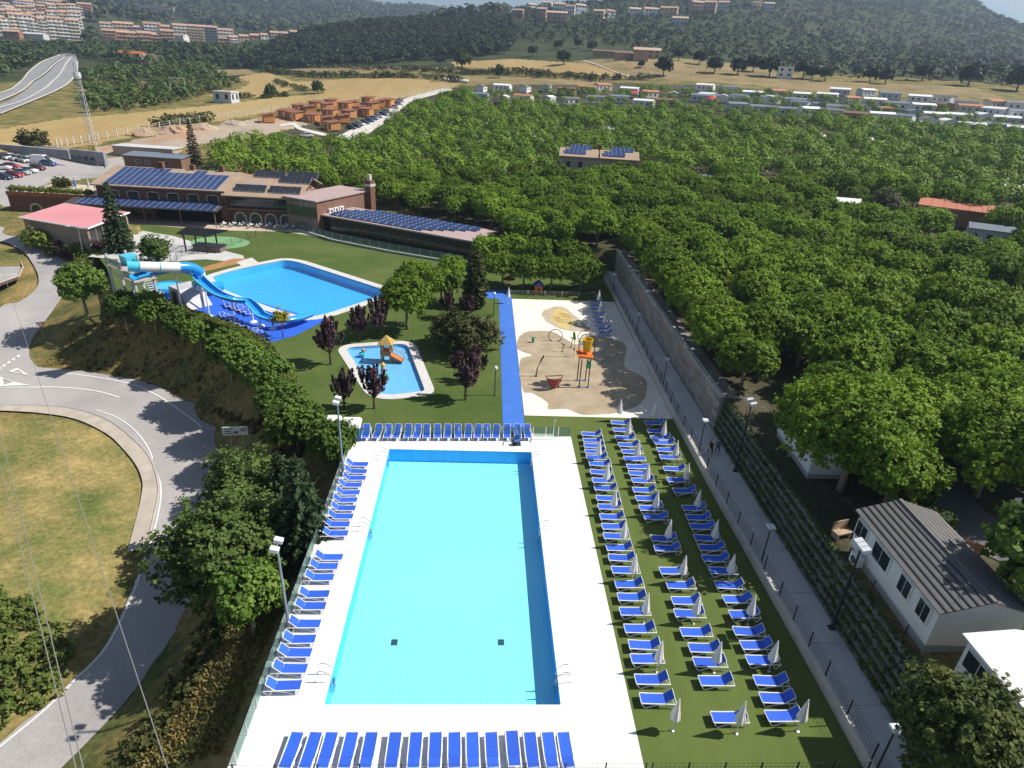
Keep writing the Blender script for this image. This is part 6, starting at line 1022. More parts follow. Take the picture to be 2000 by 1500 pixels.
# ---- people
def person(name, label, loc, rz, shirt, trousers, hair=(.03, .02, .015), skin=(.42, .25, .17), h=1.72, stride=.22):
    """one continuous body grown from a joint skeleton"""
    k = h/1.72; J = {'pel': (0, 0, .95), 'sp': (0, .01, 1.15), 'ch': (0, .0, 1.36), 'nk': (0, 0, 1.50), 'hd': (0, -.02, 1.62), 'tp': (0, 0, 1.70)}
    for s, n_ in ((-1, 'l'), (1, 'r')):
        st = stride*s; J.update({'hp'+n_: (s*.10, 0, .90), 'kn'+n_: (s*.10, -st*.7-.03, .50), 'an'+n_: (s*.10, -st+.05, .08), 'to'+n_: (s*.11, -st-.10, .03), 'sh'+n_: (s*.18, 0, 1.42), 'el'+n_: (s*.24, st*.5+.03, 1.14), 'wr'+n_: (s*.25, st*.9-.06, .90), 'ha'+n_: (s*.25, st*1.0-.09, .80)})
    E_ = [('pel', 'sp'), ('sp', 'ch'), ('ch', 'nk'), ('nk', 'hd'), ('hd', 'tp')]; 
    for n_ in 'lr': E_ += [('pel', 'hp'+n_), ('hp'+n_, 'kn'+n_), ('kn'+n_, 'an'+n_), ('an'+n_, 'to'+n_), ('ch', 'sh'+n_), ('sh'+n_, 'el'+n_), ('el'+n_, 'wr'+n_), ('wr'+n_, 'ha'+n_)]
    rad = {'pel': (.15, .11), 'sp': (.135, .10), 'ch': (.165, .115), 'nk': (.055, .055), 'hd': (.085, .10), 'tp': (.06, .07)}
    for n_ in 'lr': rad.update({'hp'+n_: (.095, .10), 'kn'+n_: (.062, .065), 'an'+n_: (.042, .045), 'to'+n_: (.045, .03), 'sh'+n_: (.062, .065), 'el'+n_: (.043, .043), 'wr'+n_: (.03, .03), 'ha'+n_: (.03, .042)})
    ks = list(J); me = bpy.data.meshes.new('body'); me.from_pydata([tuple(c*k for c in J[a]) for a in ks], [(ks.index(a), ks.index(b)) for a, b in E_], []); t = thing(name, label, 'person', loc, rz); o = link('body', me, t)
    md = o.modifiers.new('s', 'SKIN'); sv = me.skin_vertices[0].data
    for i, a in enumerate(ks): sv[i].radius = (rad[a][0]*k, rad[a][1]*k); sv[i].use_root = (a == 'pel')
    o.modifiers.new('d', 'SUBSURF').levels = 2; o.modifiers['d'].render_levels = 2
    dg = bpy.context.evaluated_depsgraph_get(); me2 = bpy.data.meshes.new_from_object(o.evaluated_get(dg)); o.modifiers.clear(); o.data = me2; me2.materials.clear()
    for c, nm in ((skin, 'skin'), (shirt, 'shirt'), (trousers, 'trousers')): me2.materials.append(mat(f'{name} {nm} {c}', c, .8))
    for pl_ in me2.polygons: z = pl_.center.z/k; x = abs(pl_.center.x)/k; pl_.material_index = 2 if z < .96 and x < .2 and z > .38 else 1 if .96 <= z < 1.47 and x < .235 else 0; pl_.use_smooth = True
    MB().lathe([(.02, 1.745), (.075, 1.72), (.105, 1.66), (.10, 1.58), (.07, 1.55)], 12, (0, .022, 0)).build('hair', mat(f'hair {hair}', hair, .9), t, True); return t
p = G(1385, 891, WK); person('person', 'person in black top and shorts walking on the shaded walkway, left of two', (p.x, p.y, WK), .1, (.02, .02, .025), (.03, .03, .04)); p = G(1399, 889, WK); person('person', 'person in blue grey clothes walking on the shaded walkway, right of two', (p.x, p.y, WK), -.1, (.10, .14, .24), (.10, .13, .22), h=1.66)
p = at(193, 331); person('person', 'person in dark clothes with a pale bag on the car park road, left of two', tuple(p), 2.0, (.03, .03, .04), (.5, .48, .45)); p = at(205, 331); person('person', 'person in dark clothes on the car park road, right of two', tuple(p), 2.6, (.04, .04, .05), (.06, .06, .08))
# ---- cars
def car_proto(van=False):
    t = thing('parked_car', 'x', 'car'); L_, W_2 = (2.6, .98) if van else (2.1, .88); b = MB()
    st = [(-L_, .35, .78), (-L_+.1, .28, .95), (-L_*.45, .25, 1.0), (L_*.42, .25, .95), (L_*.86, .27, .80), (L_, .35, .62)] if not van else [(-L_, .35, 1.2), (-L_+.05, .3, 1.35), (0, .28, 1.35), (L_*.55, .28, 1.25), (L_*.9, .3, .95), (L_, .4, .7)]
    vs = []
    for x, z0, z1 in st: w = W_2*(.9 if abs(x) > L_*.95 else 1); vs += [(x, -w*.92, z0), (x, -w, (z0+z1)/2), (x, -w*.93, z1), (x, w*.93, z1), (x, w, (z0+z1)/2), (x, w*.92, z0)]
    fs = [(i*6+k, i*6+(k+1) % 6, (i+1)*6+(k+1) % 6, (i+1)*6+k) for i in range(len(st)-1) for k in range(6)]+[(5, 4, 3, 2, 1, 0), tuple(len(vs)-6+k for k in range(6))]; b.add(vs, fs); b.build('body', mat('car white', (.7, .7, .7), .25, spec=.6), t)
    g = MB(); h = 2.35 if van else 1.46; z = 1.33 if van else .96; x0, x1, x2, x3 = (-L_+.03, -L_+.08, L_*.3, L_*.62) if van else (-L_*.86, -L_*.5, L_*.12, L_*.5); w0, w1 = W_2*.9, W_2*.74
    g.hexa([(x0, -w0, z), (x3, -w0, z), (x3, w0, z), (x0, w0, z)], [(x1, -w1, h), (x2, -w1, h), (x2, w1, h), (x1, w1, h)]); gl = g.build('glasshouse', m_pane if not van else mat('car white', (.7, .7, .7), .25, spec=.6), t); MB().hexa([(x1-.03, -w1-.01, h-.04), (x2+.03, -w1-.01, h-.04), (x2+.03, w1+.01, h-.04), (x1-.03, w1+.01, h-.04)], [(x1+.05, -w1+.05, h+.04), (x2-.05, -w1+.05, h+.04), (x2-.05, w1-.05, h+.04), (x1+.05, w1-.05, h+.04)]).build('roof_panel', mat('car white', (.7, .7, .7), .25, spec=.6), t)
    if van: MB().hexa([(x3-.02, -w0*.9, z+.05), (x3+.01, -w0*.9, z+.05), (x3+.01, w0*.9, z+.05), (x3-.02, w0*.9, z+.05)], [(x2+.1, -w1*.9, h-.15), (x2+.13, -w1*.9, h-.15), (x2+.13, w1*.9, h-.15), (x2+.1, w1*.9, h-.15)]).build('windscreen', m_pane, gl)
    for x in (-L_*.62, L_*.62):
        for s in (-1, 1): w = MB().tube([(x, s*(W_2-.18), .32), (x, s*(W_2+.01), .32)], .32, 12).build('wheel', mat('tyre', (.02, .02, .02), .9), t); MB().tube([(x, s*(W_2), .32), (x, s*(W_2+.025), .32)], .2, 10).build('rim', m_steel, w)
    for s in (-1, 1): MB().bb(L_-.12, L_+.01, s*.62-.16, s*.62+.16, .55, .70).build('headlight', m_lampw, t); MB().bb(-L_-.01, -L_+.08, s*.68-.12, s*.68+.12, .6, .8).build('taillight', m_sred, t)
    return t
CARP, VANP = car_proto(), car_proto(True); KIDS[CARP.name] = [(c, list(c.children)) for c in CARP.children]; KIDS[VANP.name] = [(c, list(c.children)) for c in VANP.children]
CC = {'white': (.68, .68, .68), 'silver': (.36, .37, .39), 'dark blue': (.02, .035, .11), 'blue': (.05, .12, .30), 'red': (.40, .02, .02), 'dark red': (.16, .015, .02), 'black': (.015, .015, .018), 'grey': (.14, .14, .15)}
def car(px, py, c, rz, label, group, van=False, proto=[True]):
    q = at(px, py); m = mat('car paint '+c, CC[c], .22, spec=.6)
    if not van and proto[0]:
        proto[0] = False; o = CARP; o.location = q; o.rotation_euler = (0, 0, rz); o['label'] = label; o['group'] = group
        for k in o.children:
            if k.name.split('.')[0] in ('body', 'roof_panel'): k.material_slots[0].link = 'OBJECT'; k.material_slots[0].material = m
        return o
    if van and not proto[0] and VANP['label'] == 'x': VANP.location = q; VANP.rotation_euler = (0, 0, rz); VANP['label'] = label; VANP['group'] = group; return VANP
    return copy_tree(CARP, q, rz, label, group, mats={'body': m, 'roof_panel': m})
ca = radians(-8); g1 = 'cars in the upper left car park'
for x, y, c, a, lb in [(12, 309, 'black', ca+1.2, 'black car at the far left end of the car park'), (26, 311, 'white', ca+1.2, 'white car second in the back row of the car park'), (39, 313, 'silver', ca+1.2, 'silver car third in the back row of the car park'), (50, 315, 'grey', ca+1.2, 'grey car beside the white van in the car park'), (61, 317, 'white', ca+1.2, 'white car tucked against the white van'), (95, 323, 'blue', ca, 'blue car parked in front of the white van'), (73, 332, 'dark red', ca, 'dark red car at the near right end of the car park'), (57, 337, 'white', ca, 'white car left of the dark red car'), (43, 341, 'silver', ca, 'silver car in the near row of the car park'), (28, 346, 'red', ca, 'red car in the near row behind a blue car'), (8, 350, 'dark blue', ca, 'dark blue car at the near left end of the car park'), (22, 329, 'red', ca+.3, 'red hatchback alone in the middle row'), (4, 331, 'white', ca+.3, 'white car cut by the left picture edge')]: car(x, y, c, a, lb, g1)
car(85, 321, 'white', ca+.1, 'large white van in the car park', 'vans in the car park', True)
g2 = 'cars parked along the gravel road by the cabins'
for i, (x, y, c) in enumerate([(686, 252, 'dark blue'), (695, 249, 'black'), (703, 245, 'white'), (712, 242, 'dark blue'), (722, 238, 'blue'), (731, 234, 'silver'), (740, 230, 'white'), (748, 226, 'dark blue'), (756, 221, 'silver'), (772, 212, 'white'), (778, 205, 'silver'), (783, 199, 'white')]): car(x, y, c, radians(-25), f'{c} car on the gravel road beside the wooden cabins, {ORD[i]} from the near end', g2)
for i, (x, y, c) in enumerate([(300, 312, 'white'), (600, 268, 'white'), (560, 278, 'white')]): car(x, y, c, radians(-10+i*30), ['white car behind the low blue roofed hut', 'white car under the edge of the campsite trees', 'white car at the corner of the campsite canopy'][i], 'cars at the campsite edge')
# ================================================================ campsite: mobile homes, huts, the canopy of plane trees
BLOCKED = []     # (x, y, radius) kept free of trees
def block(p, r): BLOCKED.append((p[0], p[1], r))
[block((26, y_), 5.0) for y_ in (14, 18, 22, 26, 30)]
for q in ln: block(q, 2.6)
mcol = [m_whitew, mat('cream wall', (.62, .56, .46), .8, .06, 1), mat('pale blue grey wall', (.48, .52, .56), .8, .06, 1), mat('light timber wall', (.36, .22, .12), .8, .1, 1)]; rcol = [m_tileg, mat('white roof sheet', (.74, .74, .74), .7, .05, 1), mat('terracotta tile', (.42, .19, .11), .85, .15, 1), mat('brown roof', (.20, .12, .09), .8, .1, 1), mat('slate blue roof', (.16, .19, .24), .7, .1, 1)]
def far_home(px, py, label, group, w=3.8, l=8.5, rz=None, wm=0, rm=0, h=0.0):
    q = at(px, py, h); t = mobile_home('mobile_home', label, q.x, q.y, q.z-.1, w, l, 2.9, rz if rz is not None else radians(70+random.uniform(-8, 8)), False, mcol[wm], rcol[rm], .6, group); block(q, 4.2)
    for k, v in enumerate((-2.2, .3, 2.5)): o = MB().bb(-w/2-.05, -w/2-.01, v-.5, v+.5, 1.2, 2.2).build('window', m_whitew, t); MB().bb(-w/2-.07, -w/2-.04, v-.42, v+.42, 1.28, 2.12).build('pane', m_pane, o); o = MB().bb(w/2+.01, w/2+.05, v-.5, v+.5, 1.2, 2.2).build('window', m_whitew, t); MB().bb(w/2+.04, w/2+.07, v-.42, v+.42, 1.28, 2.12).build('pane', m_pane, o)
    return t
rows = [('back row', (1640, 182), (1990, 214), 8), ('second row', (1330, 174), (1990, 226), 15), ('third row', (1180, 176), (1960, 240), 18), ('fourth row', (940, 176), (1150, 178), 6), ('fifth row', (935, 193), (1300, 203), 9), ('sixth row', (1440, 212), (1990, 258), 13), ('seventh row', (1380, 190), (1560, 205), 4)]
HP = []; r3 = random.Random(11)
for wm_, rm_ in ((0, 0), (0, 1), (2, 4), (1, 2), (0, 4), (3, 3), (0, 1), (2, 1)):
    t = far_home(1000, 200, 'x', 'mobile homes of the far campsite', 3.8, 8.5, 0.0, wm_, rm_); HP.append([t, 0, ['white', 'cream', 'grey', 'timber'][wm_], ['grey', 'white', 'red tiled', 'brown', 'slate'][rm_]]); BLOCKED.pop()
for gi, (g, a, b, n) in enumerate(rows):
    for i in range(n):
        f = i/max(1, n-1); x, y = a[0]+(b[0]-a[0])*f+r3.uniform(-5, 5), a[1]+(b[1]-a[1])*f+r3.uniform(-4, 4); q = at(x, y, 1.0); pr = HP[r3.randrange(8)]; lb = f'{pr[2]} mobile home with {pr[3]} roof, {ORD[i]} from left in the far {g}'; rz = radians(r3.choice([70, 78, -15, 62, 30, 110])+r3.uniform(-8, 8)); block(q, 3.3)
        if not pr[1]: pr[1] = 1; pr[0].location = (q.x, q.y, q.z-.1); pr[0].rotation_euler = (0, 0, rz); pr[0]['label'] = lb
        else: copy_tree(pr[0], (q.x, q.y, q.z-.1), rz, lb, 'mobile homes of the far campsite')
# pale awnings and caravans glimpsed through the canopy
aw = mat('awning cloth', (.70, .70, .69), .8, .05, 1); awn = MB().hexa([(-1.7, -1.3, 2.0), (1.7, -1.3, 2.0), (1.7, 1.3, 2.0), (-1.7, 1.3, 2.0)], [(-1.2, -.15, 2.9), (1.2, -.15, 2.9), (1.2, .15, 2.9), (-1.2, .15, 2.9)]).mesh('awning', aw); awl = MB()
for sx in (-1.6, 1.6):
    for sy in (-1.2, 1.2): awl.bb(sx-.03, sx+.03, sy-.03, sy+.03, 0, 2.0)
awl = awl.mesh('poles', m_steel)
for i, (x, y) in enumerate([(740, 282), (755, 285), (830, 265), (880, 268), (930, 268), (985, 270), (1040, 272), (915, 243), (950, 245), (1110, 255), (1150, 260), (1190, 252), (1250, 265), (1310, 260), (1390, 262), (1530, 255), (1560, 262), (1600, 265), (1640, 270), (1700, 275), (1735, 280), (1380, 350), (1480, 360), (1620, 390), (1735, 665), (1850, 250), (1800, 242), (1760, 250), (1720, 250), (1830, 425)]):
    q = at(x, y, 2.2); t = thing('awning', 'pale awning roof glimpsed between the campsite plane trees', 'awning', tuple(q), random.uniform(0, 3), 'pale awnings glimpsed in the campsite canopy', 1.1); link('roof_cloth', awn, t); link('poles', awl, t); block(q, 3.6 if y < 600 else 2.0)
q = at(1238, 185, 1.5); t = thing('red_gazebo', 'bright red gazebo among the campsite trees left of centre', 'gazebo', tuple(q)); MB().add([(-2, -2, 2.2), (2, -2, 2.2), (2, 2, 2.2), (-2, 2, 2.2), (0, 0, 3.4)], [(0, 1, 4), (1, 2, 4), (2, 3, 4), (3, 0, 4), (3, 2, 1, 0)]).build('canopy', mat('red canvas', (.55, .04, .03), .8), t); [MB().tube([(a, b, 0), (a, b, 2.2)], .05, 5).build('post', m_steel, t) for a in (-1.9, 1.9) for b in (-1.9, 1.9)]; block(q, 4)
q = at(1390, 196, 1.5); t = thing('red_gazebo', 'bright red gazebo among the mobile homes on the far slope', 'gazebo', tuple(q)); MB().add([(-2, -2, 2.2), (2, -2, 2.2), (2, 2, 2.2), (-2, 2, 2.2), (0, 0, 3.4)], [(0, 1, 4), (1, 2, 4), (2, 3, 4), (3, 0, 4), (3, 2, 1, 0)]).build('canopy', mat('red canvas', (.55, .04, .03), .8), t); [MB().tube([(a, b, 0), (a, b, 2.2)], .05, 5).build('post', m_steel, t) for a in (-1.9, 1.9) for b in (-1.9, 1.9)]; block(q, 4)
# wash house with solar panels
q = at(1168, 318, 3.6); t = thing('wash_house', 'tan gabled wash house with blue solar panels rising from the campsite canopy', 'building', (q.x, q.y, q.z), radians(-8)); wl = mat('tan rendered wall', (.40, .32, .25), .9, .1, 1)
MB().bb(-9.5, 9.5, -4, 4, 0, 5.2).build('wall', wl, t); [block((q.x+k, q.y+j), 4.2) for k in (-9, -4.5, 0, 4.5, 9) for j in (-3, -6)]; [block((q.x+k, q.y+3), 4.0) for k in (-9, -3, 3, 9)]
rf = MB()
for u0, u1 in ((-10, -.2), (.2, 10)):
    um = (u0+u1)/2; rf.hexa([(u0, -4.6, 5.1), (u1, -4.6, 5.1), (u1, 0, 6.6), (u0, 0, 6.6)], [(u0, -4.6, 5.3), (u1, -4.6, 5.3), (u1, 0, 6.8), (u0, 0, 6.8)]); rf.hexa([(u0, 0, 6.6), (u1, 0, 6.6), (u1, 4.6, 5.1), (u0, 4.6, 5.1)], [(u0, 0, 6.8), (u1, 0, 6.8), (u1, 4.6, 5.3), (u0, 4.6, 5.3)])
rf = rf.build('roof', m_rooft, t); pp = MB().hexa([(0, 0, .1), (1.0, 0, .1), (1.0, 1.8, 1.0), (0, 1.8, 1.0)], [(0, 0, .16), (1.0, 0, .16), (1.0, 1.8, 1.06), (0, 1.8, 1.06)]).mesh('solar_panel', m_pvb); pr_ = MB().hexa([(-.06, 0, .1), (0, 0, .1), (0, 1.8, 1.0), (-.06, 1.8, 1.0)], [(-.06, 0, .2), (0, 0, .2), (0, 1.8, 1.1), (-.06, 1.8, 1.1)]).mesh('panel_rim', m_pvf)
for u, v_, z_ in ((-8.6, -3.4, 5.7), (-7.2, -.6, 6.5), (1.2, -3.6, 5.7), (3.2, -.8, 6.5)):
    for k in range(5):
        for j in range(1): link('solar_panel', pp, rf, (u+k*1.06, v_, z_)); link('panel_rim', pr_, rf, (u+k*1.06, v_, z_)); 
for u in (-7.5, -4.5, 3.5, 6.8): window(t, u, -4, 2.6, 1.1, 1.4, 1)
MB().tube([(2.2*cos(a)-.8, -4.05, 2.6+1.6*sin(a)) for a in np.linspace(0, pi, 14)], .16, 5).build('arch', m_wf, t); MB().bb(-.5, .5, .2, 1.1, 6.5, 8.0).build('chimney', m_brick, t)
# red roofed block and grey awning at the right
q = at(1865, 412, 2.5); t = thing('red_roof_block', 'low block with flat terracotta red roof among the trees at the right', 'building', tuple(q), radians(-35)); MB().bb(-6, 6, -3.4, 3.4, 0, 3.2).build('wall', m_brown, t); rf = MB().hexa([(-6.4, -3.8, 3.2), (6.4, -3.8, 3.2), (6.4, 3.8, 3.7), (-6.4, 3.8, 3.7)], [(-6.4, -3.8, 3.4), (6.4, -3.8, 3.4), (6.4, 3.8, 3.9), (-6.4, 3.8, 3.9)]).build('roof', mat('terracotta sheet', (.42, .16, .10), .8, .1, .6), t)
for x_, y_ in ((-2, 2.5), (5, -2)): MB().tube([(x_, y_, 3.4), (x_, y_, 4.4)], .12, 6).build('vent_pipe', m_steel, rf)
for k in range(7): MB().tube([(-6.4+k*2.13, -3.8, 3.42), (-6.4+k*2.13, 3.8, 3.92)], .04, 4).build('roof_seam', mat('terracotta seam', (.34, .12, .08), .8), rf)
[block((q.x+k*cos(radians(-35)), q.y+k*sin(radians(-35))-1), 5.5) for k in (-5, 0, 5)]; block((q.x, q.y-8), 4)
q = at(1640, 400, 2.5); far_home(1640, 400, 'dark sided hut with pale roof in a gap of the canopy at the right', None, 4, 7, radians(75), 2, 1, 2.0)
q = at(1930, 452, 2.5); far_home(1935, 455, 'grey roofed awning hut below the red roofed block', None, 4, 7, radians(60), 2, 4, 2.0); far_home(1975, 372, 'white hut behind the hedge at the right picture edge', None, 4, 7, radians(70), 0, 1, 2.0)
q = at(1790, 830); t = thing('dark_tent', 'dark framed awning tent under the big plane trees at the right', 'tent', tuple(q), -.6); MB().hexa([(-2.5, -1.5, 0), (2.5, -1.5, 0), (2.5, 1.5, 0), (-2.5, 1.5, 0)], [(-2.3, -.9, 2.4), (2.3, -.9, 2.4), (2.3, .9, 2.4), (-2.3, .9, 2.4)]).build('walls', mat('dark tent cloth', (.05, .04, .045), .8), t); MB().bb(-2.6, 2.6, -1.1, 1.1, 2.4, 2.5).build('roof', aw, t); block(q, 2.5)
# ---- campsite plane trees
EXC = [(-100, 118), (-98, 149), (-50, 148), (-36, 147), (-28, 144), (-20, 143), (4.5, 119.5), (4, 100)]
CAMPPX = [(395, 322), (405, 300), (440, 282), (560, 270), (690, 282), (745, 256), (778, 232), (815, 202), (905, 178), (1100, 172), (1300, 166), (1650, 184), (2080, 240), (2250, 300), (2250, 1000), (2050, 1010), (1900, 985), (1800, 950), (1700, 960), (1560, 945), (1490, 850), (1400, 740), (1300, 640), (1205, 530), (1000, 478), (930, 476), (800, 438), (722, 392), (612, 350), (500, 335)]
LANES = [[(1690, 340), (1735, 330), (1785, 440), (1830, 520), (2010, 610), (2010, 570), (1855, 490), (1800, 430), (1745, 330)], [(1840, 455), (1900, 440), (2010, 470), (2010, 500), (1900, 480)], [(1835, 560), (1700, 480), (1560, 440), (1560, 448), (1700, 495), (1830, 572)]]
ca_, sa_ = cos(radians(-9)), sin(radians(-9)); Q = []
for i in range(-40, 90):
    for j in range(-5, 90):
        u = i*5.7+(2.8 if j % 2 else 0); v_ = 40+j*5.3; Q.append((u*ca_-v_*sa_, u*sa_+v_*ca_))
Q = np.array(Q)+rng.normal(0, .75, (len(Q), 2)); Zq = tz(Q[:, 0], Q[:, 1]); px, py, zz = proj(np.stack([Q[:, 0], Q[:, 1], Zq+3.2], 1)); ok = (zz > 0) & inpoly(px, py, CAMPPX) & (px < 2200) & (Q[:, 1] > 20)
ok &= ~((Q[:, 0] < 28.2) & (Q[:, 1] < 106) & (Q[:, 1] > 50)) & ~((Q[:, 0] < 25.0) & (Q[:, 1] <= 50)); ok &= ~inpoly(Q[:, 0], Q[:, 1], PLAT) & (dist_poly(Q[:, 0], Q[:, 1], PLAT) > 2.2)
ok &= ~inpoly(Q[:, 0], Q[:, 1], EXC)
for Lp in LANES: ok &= ~inpoly(px, py, Lp)
farz = (px > 915) & (py < 203+.052*(px-915)); ok &= ~(farz & (rng.random(len(Q)) < .30)); ok &= rng.random(len(Q)) > .035
for bx, by, br in BLOCKED: ok &= np.hypot(Q[:, 0]-bx, Q[:, 1]-by) > br
C_ = np.stack([Q[:, 0], Q[:, 1], Zq, np.where(farz, .62, 1.0)], 1)[ok]; dd = np.hypot(C_[:, 0], C_[:, 1]); inframe = (px[ok] < 2040); order = np.argsort(dd+(~inframe)*5000); C_ = C_[order]; dd = dd[order]; NEAR = 250
CAMP_N = len(C_)
SCL = C_[:, 3].copy(); C_ = C_[:, :3]
for k in range(10): tree(PLN[k % 6], (24.9+rng.uniform(-.3, .5), 53.5+k*5.3, 4.15), f'plane tree standing right behind the retaining wall, {ORD[k]} from the near end', rng.uniform(.95, 1.1), group='plane trees along the retaining wall')
for i, c in enumerate(C_[:NEAR]):
    s = rng.uniform(.86, 1.12); tree(PLN[rng.integers(6)], tuple(c), 'leafy green plane tree in the dense campsite canopy', s, group='plane trees of the campsite canopy', name='plane_tree', sz=s*rng.uniform(.9, 1.08))
# the rest of the canopy, too many and too far to tell apart singly
def forest_mesh(name, label, P_, rx, rz, zc, nleaf, ls, lm, cat='trees', trunk=True, lo=-.3, sv=(.75, 1.2), mul=None):
    n = len(P_); s = rng.uniform(*sv, n)*(1 if mul is None else mul); k = n*nleaf; u = rng.normal(size=(k, 3)); u /= np.linalg.norm(u, axis=1)[:, None]; u[:, 2] = np.where(u[:, 2] < lo, -u[:, 2], u[:, 2]); sr = np.repeat(s, nleaf)[:, None]
    az = np.arctan2(u[:, 1], u[:, 0]); ph = np.repeat(rng.uniform(0, 6.28, n), nleaf); lump = (1+.16*np.sin(4*az+ph)+.12*np.sin(3*az+5*u[:, 2]+ph*2))*(.78+.25*rng.random(k)); c = np.repeat(P_, nleaf, 0)+u*np.array([rx, rx, rz])*sr*lump[:, None]+np.array([0, 0, 1.])*zc*sr
    d = u*.9+np.array([0, 0, .45])+rng.normal(size=(k, 3))*.32; d /= np.linalg.norm(d, axis=1)[:, None]; a = np.cross(d, rng.normal(size=(k, 3))); a /= np.linalg.norm(a, axis=1)[:, None]; b = np.cross(d, a); w = (ls*rng.uniform(.7, 1.3, k))[:, None]/2*sr
    V_ = np.stack([c-a*w*1.25, c-b*w, c+a*w*1.25, c+b*w], 1).reshape(-1, 3); return link(name, np_mesh(name, V_, np.arange(k*4).reshape(-1, 4), lm), kind='stuff', label=label, cat=cat)
rest = C_[NEAR:]; forest_mesh('plane_tree_canopy', 'far part of the campsite canopy of green plane trees', rest, 2.85, 2.35, 3.6, 340, .48, mat_leaf('far plane leaves', (.078, .15, .014), (.19, .282, .028), .22, vs=.12), mul=SCL[NEAR:])
TR = MB()
for c in rest[:400]: TR.tube([(c[0], c[1], c[2]-.2), (c[0], c[1], c[2]+3)], .15, 4, False)
TR.build('plane_tree_trunks', m_bark, None, kind='stuff', label='trunks under the far campsite canopy', cat='trunks')
# individual big trees at the right
for x, y, k, s, lb in [(1640, 958, 0, 1.42, 'big spreading plane tree above the grass bank beside the walkway'), (1730, 905, 3, 1.25, 'spreading plane tree right behind the biggest one above the bank'), (1590, 900, 4, 1.15, 'plane tree leaning over the half hidden white mobile home'), (1905, 968, 1, 1.3, 'spreading plane tree beside the campsite lane at the right'), (1975, 905, 2, 1.3, 'plane tree at the right edge behind the campsite lane'), (1870, 905, 5, 1.25, 'plane tree beside the dark awning tent'), (2010, 985, 0, 1.2, 'plane tree cut by the right picture edge beside the white sign')]:
    p = at(x, y); tree(BGP[k % 2], tuple(p), lb, s)
p = Vector((30.0, 24.8, 4.2)); tree(RND[0], tuple(p), 'bright green tree at the right edge beside the grey roofed mobile home', 1.2); p = G(1880, 1420, 6.7); p.z = 4.1; MIXB = (crown('crown', mat_leaf('pale olive leaves', (.06, .095, .022), (.18, .21, .06), .3, vs=.7), 800, 2.5, 2.4, 2.6, .17, 13, .22, lob=4, lamp=.15, lo=-.8, shell=.55, flat=.1), trunk_mesh(1.2, .14, 6, 2.4, m_barkd, 19)); tree(MIXB, tuple(p), 'rounded bushy tree with small pale leaves at the lower right corner', 1.0)
p = at(1712, 452); tree((crown('crown', L_grey, 420, 3.1, 3.4, 4.2, .34, 8, .35, lob=5, lamp=.2, lo=-.7, shell=.4, flat=.1), trunk_mesh(1.6, .2, 6, 3.2, m_barkd, 29)), tuple(p), 'grey brown tree with thin foliage standing out of the green canopy', 1.05)
# ================================================================ wooden cabins, yard, mast
m_cab = mat('orange stained timber', (.47, .22, .075), .7, .12, 2, .1, 12); m_cabr = mat('red brown cabin roof', (.26, .105, .07), .8, .12, 1)
def cabin_proto():
    t = thing('wooden_cabin', 'x', 'cabin'); MB().bb(-2.6, 2.6, -2.0, 2.0, .2, 2.6).build('wall', m_cab, t); MB().hexa([(-3.0, -2.5, 2.55), (3.0, -2.5, 2.55), (3.0, 2.4, 3.15), (-3.0, 2.4, 3.15)], [(-3.0, -2.5, 2.72), (3.0, -2.5, 2.72), (3.0, 2.4, 3.32), (-3.0, 2.4, 3.32)]).build('roof', m_cabr, t); MB().bb(-2.6, 2.6, -3.4, -2.0, 0, .2).build('porch_deck', m_cab, t)
    for u in (-2.4, 2.4): MB().bb(u-.08, u+.08, -3.3, -3.14, .2, 2.5).build('porch_post', m_cab, t)
    MB().bb(-.4, .5, -2.05, -2.01, .2, 2.2).build('door', mat('cabin door', (.62, .52, .38), .7), t)
    for u in (-1.6, 1.5): o = MB().bb(u-.5, u+.5, -2.06, -2.01, 1.0, 2.0).build('window', m_wf, t); MB().bb(u-.4, u+.4, -2.08, -2.05, 1.1, 1.9).build('pane', m_pane, o)
    return t
CB = cabin_proto(); KIDS[CB.name] = [(c, list(c.children)) for c in CB.children]; zb = [(525, 239), (560, 230), (605, 222), (577, 234), (610, 238), (645, 228), (650, 254), (618, 212), (640, 216), (648, 208), (675, 214), (690, 211), (682, 230), (715, 226), (700, 222), (728, 214), (740, 210), (720, 203), (757, 207), (640, 244), (585, 219), (672, 240)]
zb.sort()
for i, (x, y) in enumerate(zb):
    q = at(x, y); lb = f'orange wooden cabin with red brown roof, {ORD[i]} from the left in the cabin village'; rz = radians(-65+15*((i*3) % 4))
    if i == 0: CB.location = q; CB.rotation_euler = (0, 0, rz); CB['label'] = lb; CB['group'] = 'wooden cabins of the cabin village'; CB.scale = (.95, .95, 1)
    else: copy_tree(CB, q, rz, lb, 'wooden cabins of the cabin village', sc=(.95, .95, 1))
gz = lambda y: 0
def drape(name, A, B, n, m, lift=.12, cross=3):
    a = smooth_line([tuple(at(x, y)) for x, y in A], n); b = smooth_line([tuple(at(x, y)) for x, y in B], n); vs = []
    for i in range(n):
        for k in range(cross+1): w = a[i]+(b[i]-a[i])*k/cross; vs.append((w[0], w[1], tz1(w[0], w[1])+lift))
    c = cross+1; return MB().add(vs, [(i*c+k, i*c+k+1, (i+1)*c+k+1, (i+1)*c+k) for i in range(n-1) for k in range(cross)]).build(name, m, None, True, kind='structure')
m_grav = mat('pale gravel road', (.55, .52, .48), .95, .1, .3); drape('gravel_road', [(655, 268), (700, 246), (745, 224), (775, 203), (800, 190), (870, 172)], [(690, 276), (735, 252), (765, 230), (790, 210), (812, 196), (885, 176)], 30, m_grav, .15)
drape('gravel_path', [(545, 244), (575, 240), (590, 250), (640, 262)], [(548, 248), (570, 245), (585, 254), (640, 268)], 20, m_grav, .12)
